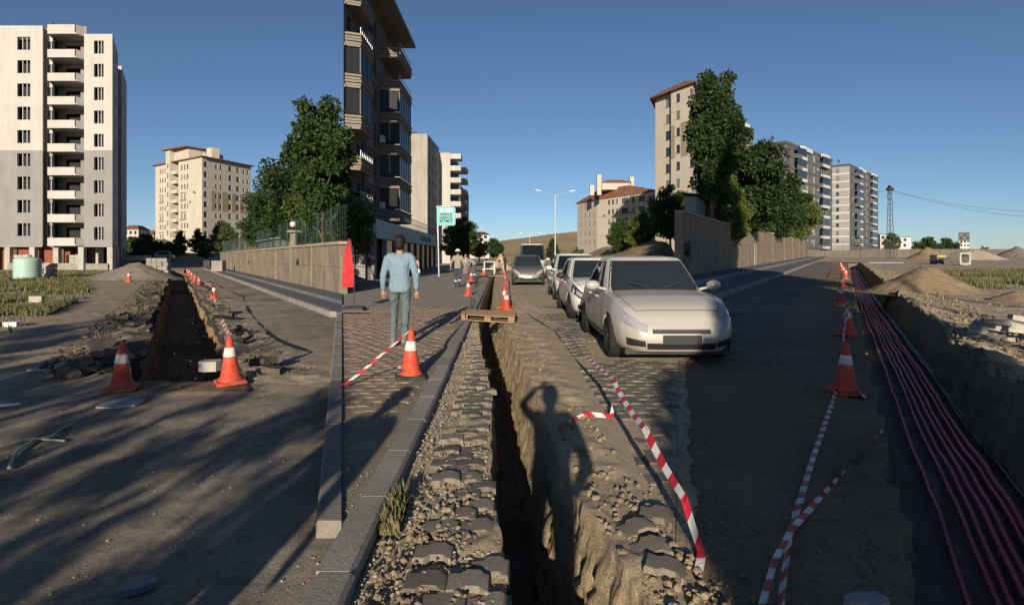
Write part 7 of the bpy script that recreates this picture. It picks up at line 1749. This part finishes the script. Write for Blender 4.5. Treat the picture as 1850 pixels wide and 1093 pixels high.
# ------------------------------------------------------------------ trench frame and hose further on
fr_ = empty('steel_frame', (PX(884, 47), 47, 0.05), 0.1, 'small white steel frame standing over the middle trench', 'frame')
for x_ in (-.42, .42):
    for y_ in (-.3, .3): m = MB(); m.box(x_-.025, x_+.025, y_-.025, y_+.025, 0, 1.1); m.build('post', MT['frame_w'], fr_)
for z_ in (.45, 1.05):
    m = MB(); m.box(-.42, .42, -.325, -.275, z_, z_+.05); m.build('bar', MT['frame_w'], fr_); m = MB(); m.box(-.42, .42, .275, .325, z_, z_+.05); m.build('bar', MT['frame_w'], fr_)
m = MB(); m.tube([(PX(858, 26), 26, .1), (PX(864, 30), 30, .4), (PX(878, 33), 33, .42), (PX(884, 34), 34, .2), (PX(886, 34), 34, -.5)], .03, 8); tag(m.build('hose', MT['rubber']), 'dark hose arching into the middle trench beyond the pallet', 'hose')
m = MB(); m.tube([(PX(846, 20.6), 20.6, .1), (PX(850, 17), 17, .35), (PX(853, 15), 15, .1), (PX(858, 14), 14, .08)], .012, 6); tag(m.build('cable', MT['cable']), 'thin dark cable lying between kerb cone and pallet', 'cable')
brd = MB(); brd.box(-1.0, 1.0, -.1, .1, 0, .05); o = brd.build('plank', MT['wood']); o.location = (PX(889, 43), 43, .03); tag(o, 'pale plank across the middle trench before the white frame', 'plank')
# ------------------------------------------------------------------ street lamps, pole sign, banner
def lamp_post(label, x, y, h, arm, rz=0.0):
    p = empty('street_lamp', (x, y, 0), rz, label, 'street lamp', 'street lamps of the middle street')
    m = MB(); m.lathe([(.16, 0), (.16, .03), (.09, .05), (.085, 1.2), (.06, h*.6), (.045, h)], 12); m.build('pole', MT['metal'], p)
    for s in (-1, 1):
        m = MB(); m.tube([(0, 0, h-.05), (s*arm*.35, 0, h+.14), (s*arm*.75, 0, h+.38), (s*arm, 0, h+.5)], [.04, .035, .03, .028], 8); a_ = m.build('arm', MT['metal'], p)
        m = MB(); m.bbox(-.32, .32, -.12, .12, -.05, .07, .03, 0, Matrix.Translation((s*(arm+.25), 0, h+.55)) @ Matrix.Rotation(-s*R(14), 4, 'Y')); m.build('lamp_head', MT['frame_w'], a_)
lamp_post('tall double-armed street lamp right of the white van', PX(1003, 62), 62, 8.4, 1.7, 0.1)
lamp_post('distant double-armed street lamp above the white van', PX(957, 105), 105, 5.6, 1.6, 0.1)
ps = empty('shop_sign', (PX(793, 40.5), 40.5, SWZ), 0, 'turquoise square pole sign with white and black lettering', 'sign')
m = MB(); m.tube([(0, 0, 0), (-.05, 0, 2.5), (-.13, 0, 5.15), (1.1, 0, 5.2)], .06, 10); m.build('pole', MT['metal'], ps)
def rrect(w, h, r_, n=6):
    out = []
    for cx_, cz_, a0 in ((w/2-r_, h/2-r_, 0), (-w/2+r_, h/2-r_, 90), (-w/2+r_, -h/2+r_, 180), (w/2-r_, -h/2+r_, 270)):
        for k in range(n+1): a_ = R(a0+90*k/n); out.append((cx_+r_*math.cos(a_), cz_+r_*math.sin(a_)))
    return out
m = MB(); Ms = Matrix.Translation((.53, 0, 4.42)) @ Matrix.Rotation(R(90), 4, 'X'); m.prism(rrect(1.36, 1.36, .16), -.06, .06, 0, Ms); pan = m.build('panel', M_flat('turquoise_sign', (0.06, 0.34, 0.36), 0.45), ps)
for txt, sz, zz, mt in (('A\u00b7101', .40, 4.72, MT['frame_w']), ('HARCA', .27, 4.47, MT['ink']), ('HARCA', .27, 4.23, MT['ink']), ('B\u0130TMEZ', .27, 3.98, MT['ink'])):
    me = text_mesh(txt, sz, .006, .06); me.materials.append(mt); w_ = max(v.co.x for v in me.vertices); inst(me, 'lettering', pan, Matrix(((1, 0, 0, .53-w_/2), (0, 0, -1, -.068), (0, 1, 0, zz), (0, 0, 0, 1))))
bn = empty('feather_banner', (PX(640, 14.8), 14.8, SWZ), 0, 'red feather banner on a pole at the left of the sidewalk', 'banner')
m = MB(); m.tube([(0, 0, .1), (0, 0, 1.4), (-.1, 0, 1.9)], .014, 8); m.build('pole', MT['metal_dark'], bn)
V = []; n_ = 16
for i in range(n_+1):
    t = i/n_; z_ = .62+1.3*t; w_ = .30*(1-t**2.2)+.02; V += [(-.02-.1*t*t, .03*math.sin(3*t), z_), (-.02-.1*t*t-w_, .05*math.sin(4*t+1), z_)]
inst(mk('flag', V, [(2*i, 2*i+1, 2*i+3, 2*i+2) for i in range(n_)], cloth('red_flag', (0.40, 0.02, 0.025), (0.48, 0.05, 0.05)), None, True), 'flag', bn)
m = MB(); m.bbox(-.28, .28, -.2, .2, 0, .11, .04); m.build('base', MT['rubber'], bn)
m = MB(); m.ball((0, 0, 0), .16, 8, 0, (.8, .5, 1.2)); o = m.build('shopping_bag', MT['frame_w']); o.location = (PX(756, 39.3), 39.3, SWZ+.42); tag(o, 'white carrier bag in the hand of the child in pink', 'bag')
# ------------------------------------------------------------------ left place: tank, truck, block pallets
tk = empty('water_tank', (PX(50, 37.5), 37.5, 0), 0.2, 'pale green ribbed plastic water tank in front of the unfinished block', 'tank')
prof = [(.001, 0), (.72, 0), (.76, .05)]
for k in range(7): z_ = .10+k*.165; prof += [(.77, z_), (.735, z_+.05), (.735, z_+.09), (.77, z_+.14)]
prof += [(.76, 1.30), (.66, 1.44), (.30, 1.52), (.20, 1.53), (.20, 1.60), (.001, 1.60)]
MT['tank'] = M_flat('pale_green_plastic', (0.33, 0.47, 0.41), 0.4, 0, 0.4, 0.08); m = MB(); m.lathe(prof, 36); m.build('tank_body', MT['tank'], tk)
m = MB(); m.lathe([(.001, 1.56), (.22, 1.60), (.22, 1.66), (.001, 1.67)], 24); m.build('lid', MT['tank'], tk)
for (lab, px_, Y_, nx, nz, mt, w_) in (('stack of rough pale blocks beside the water tank', 86, 40, 2, 3, MT['slab'], .42), ('grey stack of concrete blocks at the head of the left trench', 287, 50, 4, 4, MT['conc_dark'], .45)):
    st = empty('block_stack', (PX(px_, Y_), Y_, 0), 0.15, lab, 'block stack'); r = random.Random(px_)
    for i in range(nx):
        for j in range(nz):
            m = MB(); m.bbox(-.5*w_*nx+i*w_, -.5*w_*nx+i*w_+w_*.95, -.4, .4, j*.36, j*.36+.34, .02); o = m.build('concrete_block', mt, st); o.location = (r.uniform(-.03, .03), r.uniform(-.06, .06), 0); o.rotation_euler = (0, 0, r.uniform(-.06, .06))
tr = empty('flatbed_truck', (PX(236, 78), 78, 0), R(8), 'white dropside truck bed parked behind the grey sand heap', 'truck')
m = MB(); m.box(-2.2, 2.2, -1.0, 1.0, .95, 1.05); m.build('bed', MT['metal_dark'], tr)
for sgn in (-1, 1): m = MB(); m.box(-2.2, 2.2, sgn*1.0-.03, sgn*1.0+.03, 1.05, 1.75); m.build('side_board', MT['bw_white'], tr)
for x_ in (-2.2, 2.2): m = MB(); m.box(x_-.03, x_+.03, -.96, .96, 1.05, 1.75); m.build('tail_board', MT['bw_white'], tr)
m = MB(); m.bbox(-4.0, -2.4, -1.0, 1.0, .55, 2.5, .12); m.build('cab', M_flat('blue_cab', (0.05, 0.09, 0.20), 0.4), tr)
for x_ in (-3.2, 1.0, 1.7):
    for sgn in (-1, 1): m = MB(); m.lathe([(.001, -.12), (.42, -.12), (.44, 0), (.42, .12), (.001, .12)], 20, 0, True, Matrix.Translation((x_, sgn*.85, .44)) @ Matrix.Rotation(R(90), 4, 'X')); m.build('wheel', MT['tyre'], tr)
bx = MB(); bx.bbox(-.55, .55, -.4, .4, 0, 1.05, .03); o = bx.build('utility_box', MT['conc_dark']); o.location = (PX(400, 56), 55.5, .12); tag(o, 'grey utility box against the left wall', 'utility box')
bx = MB(); bx.bbox(-.5, .5, -.4, .4, 0, 1.0, .05); o = bx.build('waste_bin', MT['trim']); o.location = (PX(376, 80), 80, .12); tag(o, 'dark waste container at the far end of the left wall', 'bin')
# shed and container roofs behind the left wall
sh = empty('shed', (PX(500, 42), 43.0, 0), R(-58), 'low grey sheet-metal shed behind the left wall', 'shed')
m = MB(); m.box(-3.2, 3.2, -1.2, 1.2, 0, 2.75); m.build('wall', MT['sheet_teal'], sh); m = MB(); m.add([(-3.5, -1.5, 2.76), (3.5, -1.5, 2.76), (3.5, 1.5, 3.15), (-3.5, 1.5, 3.15), (-3.5, -1.5, 2.84), (3.5, -1.5, 2.84), (3.5, 1.5, 3.23), (-3.5, 1.5, 3.23)], [(3,2,1,0),(4,5,6,7),(0,1,5,4),(1,2,6,5),(2,3,7,6),(3,0,4,7)]); m.build('roof', MT['sheet'], sh)
# ------------------------------------------------------------------ right place: shed behind the wall, fence mesh, pylon, far wall, kiosk
sh = empty('shed', (PX(1318, 40)-1.2, 40.5, z3(40)), R(59), 'corrugated metal lean-to rising above the right wall', 'shed')
m = MB(); m.box(-2.3, 1.2, 0.5, 1.3, 0, 5.3); m.build('wall', MT['sheet_teal'], sh)
for k in range(9): m = MB(); m.box(1.25+k*.36, 1.25+k*.36+.33, .35, .42, 3.95-.02*k, 5.15-.06*k); m.build('cladding_sheet', MT['sheet'], sh)
m = MB(); m.add([(-2.5, .2, 5.35), (4.7, .2, 4.75), (4.7, 1.5, 4.95), (-2.5, 1.5, 5.55), (-2.5, .2, 5.42), (4.7, .2, 4.82), (4.7, 1.5, 5.02), (-2.5, 1.5, 5.62)], [(3,2,1,0),(4,5,6,7),(0,1,5,4),(1,2,6,5),(2,3,7,6),(3,0,4,7)]); m.build('roof', MT['metal_dark'], sh)
m = MB()
for k in range(14): m.tube([(-2.2+k*.25, .5, 5.5), (-2.2+k*.25, .5, 6.0), (-2.1+k*.25, .2, 6.15)], .02, 5)
m.build('razor_fence', MT['metal_dark'], sh); m = MB(); m.tube([(1.4, .5, 5.0), (1.4, .5, 6.0), (2.0, .5, 6.05)], .04, 6); m.build('vent_pipe', MT['metal'], sh)
MT['farwall'] = M_var('shaded_concrete', (0.10, 0.09, 0.078), (0.14, 0.125, 0.105), 0.4, 0.9, 10, 0.3, 0.3)  # concrete darkened so that the wall reads as shaded
fw = empty('boundary_wall', (PX(1458, 128), 128, 1.5), 0, 'low concrete wall closing the far end of the right street', 'wall')
Bx = PX(1785, 205) - PX(1458, 128)
nseg = 26
for k in range(nseg):
    t0, t1 = k/nseg, (k+1)/nseg; a_ = (Bx*t0, 0 + 77*max(0, t0-.45)/.55); b_ = (Bx*t1-.08, 77*max(0, t1-.45)/.55)
    d_ = Vector((b_[0]-a_[0], b_[1]-a_[1])); nn = Vector((-d_.y, d_.x)).normalized()*.25; h_ = 1.9 if k > 2 else 1.6
    m = MB(); m.prism([a_, b_, (b_[0]+nn.x, b_[1]+nn.y), (a_[0]+nn.x, a_[1]+nn.y)], -.6, h_); m.build('panel', MT['farwall'], fw)
    if k < 5:
        m = MB(); m.box(a_[0]+.0, a_[0]+.06, a_[1]+.1, a_[1]+.16, h_, h_+2.2)
        for q in range(12): xq = a_[0]+(b_[0]-a_[0])*q/12; m.box(xq, xq+.025, a_[1]+.12, a_[1]+.14, h_, h_+2.1)
        for zq in (.3, 1.1, 2.0): m.box(a_[0], b_[0], a_[1]+.115, a_[1]+.145, h_+zq, h_+zq+.04)
        m.build('fence_mesh', MT['green_fence'], fw)
py = empty('lattice_pylon', (PX(1608, 92), 92, z3(92)-.1), 0.2, 'dark lattice power pylon at the end of the right street', 'pylon')
Hp = PZ(344, 92) - z3(92); w0, w1 = .42, .16
def leg(sx_, sy_): return [(sx_*w0, sy_*w0, 0), (sx_*w1, sy_*w1, Hp)]
for sx_ in (-1, 1):
    for sy_ in (-1, 1): m = MB(); m.tube(leg(sx_, sy_), .045, 5); m.build('leg', MT['metal_dark'], py)
m = MB(); nb = 13
for k in range(nb):
    za, zb_ = Hp*k/nb, Hp*(k+1)/nb; wa, wb_ = w0+(w1-w0)*k/nb, w0+(w1-w0)*(k+1)/nb
    for s in (-1, 1): m.tube([(-wa*s, -wa, za), (wb_*s, -wb_, zb_)], .022, 4); m.tube([(-wa, -wa*s, za), (-wb_, wb_*s, zb_)], .022, 4); m.tube([(wa, -wa*s, za), (wb_, wb_*s, zb_)], .022, 4); m.tube([(-wa*s, wa, za), (wb_*s, wb_, zb_)], .022, 4)
o = m.build('bracing', MT['metal_dark'], py); o['kind'] = 'stuff'
m = MB(); m.box(-.45, .45, -.3, .3, Hp, Hp+.55); m.box(-.25, .1, -.2, .2, Hp+.55, Hp+.9); m.build('pole_head', MT['metal_dark'], py); m = MB(); m.tube([(-.45, 0, Hp-.2), (-.55, 0, Hp-1.0), (-.3, 0, Hp-1.6)], .04, 5); m.build('cable_drop', MT['metal_dark'], py)
top = Vector((PX(1608, 92), 92, PZ(343, 92)))
for k, (e, lab) in enumerate(((Vector((PX(1900, 75), 75, PZ(384, 75))), 'upper power line running right from the pylon'), (Vector((PX(1900, 75), 75, PZ(392, 75))), 'lower power line running right from the pylon'), (Vector((PX(1500, 170), 170, PZ(352, 170))), 'power line running left from the pylon to the towers'))):
    pts = []
    for i in range(13): t = i/12; p = top.lerp(e, t); p.z -= 1.2*4*t*(1-t)*(0.7 if k < 2 else .4) + .25*k*t; pts.append(p)
    m = MB(); m.tube(pts, .018, 5); tag(m.build('power_line', MT['metal_dark']), lab, 'power line')
kb = empty('kiosk', (PX(1694, 62), 62, z3(62)), 0.1, 'small grey site cabin with yellow top on the dirt lot', 'cabin')
m = MB(); m.bbox(-.55, .55, -.5, .5, 0, 1.05, .04); m.build('body', MT['bgrey'], kb); m = MB(); m.box(-.52, .52, -.515, -.502, .78, 1.0); m.build('sign_band', M_flat('yellow_panel', (0.45, 0.30, 0.05), 0.6), kb); m = MB(); m.box(-.35, .35, -.512, -.502, .1, .65); m.build('door', MT['metal_dark'], kb)
cv = empty('concrete_culvert', (PX(1736, 58), 58, z3(58)), 0.15, 'pale concrete culvert ring lying on the dirt lot', 'concrete pipe')
V = []; Fc = []; n_ = 24
for y_ in (-.5, .5):
    for r_ in (.66, .46):
        for k in range(n_): a_ = 2*math.pi*k/n_; q = max(abs(math.cos(a_)), abs(math.sin(a_)))**.75; V.append((math.cos(a_)*r_/q*1.05, y_, .66+math.sin(a_)*r_/q))
for k in range(n_):
    k2 = (k+1) % n_; Fc += [(k, k2, n_+k2, n_+k), (2*n_+k, 3*n_+k, 3*n_+k2, 2*n_+k2), (k, 2*n_+k, 2*n_+k2, k2), (n_+k, n_+k2, 3*n_+k2, 3*n_+k)]
inst(mk('ring', V, Fc, MT['slab']), 'ring', cv)
# rubble at the end of the right trench, plank
m = MB(); m.box(-2.2, 2.2, -.25, .25, 0, .08); o = m.build('plank', MT['slab']); o.location = (PX(1598, 66), 66, z3(66)+.02); o.rotation_euler = (0, 0, .1); tag(o, 'pale plank on the ground beyond the right trench', 'plank')
bpy.data.scenes.remove(BENCH)
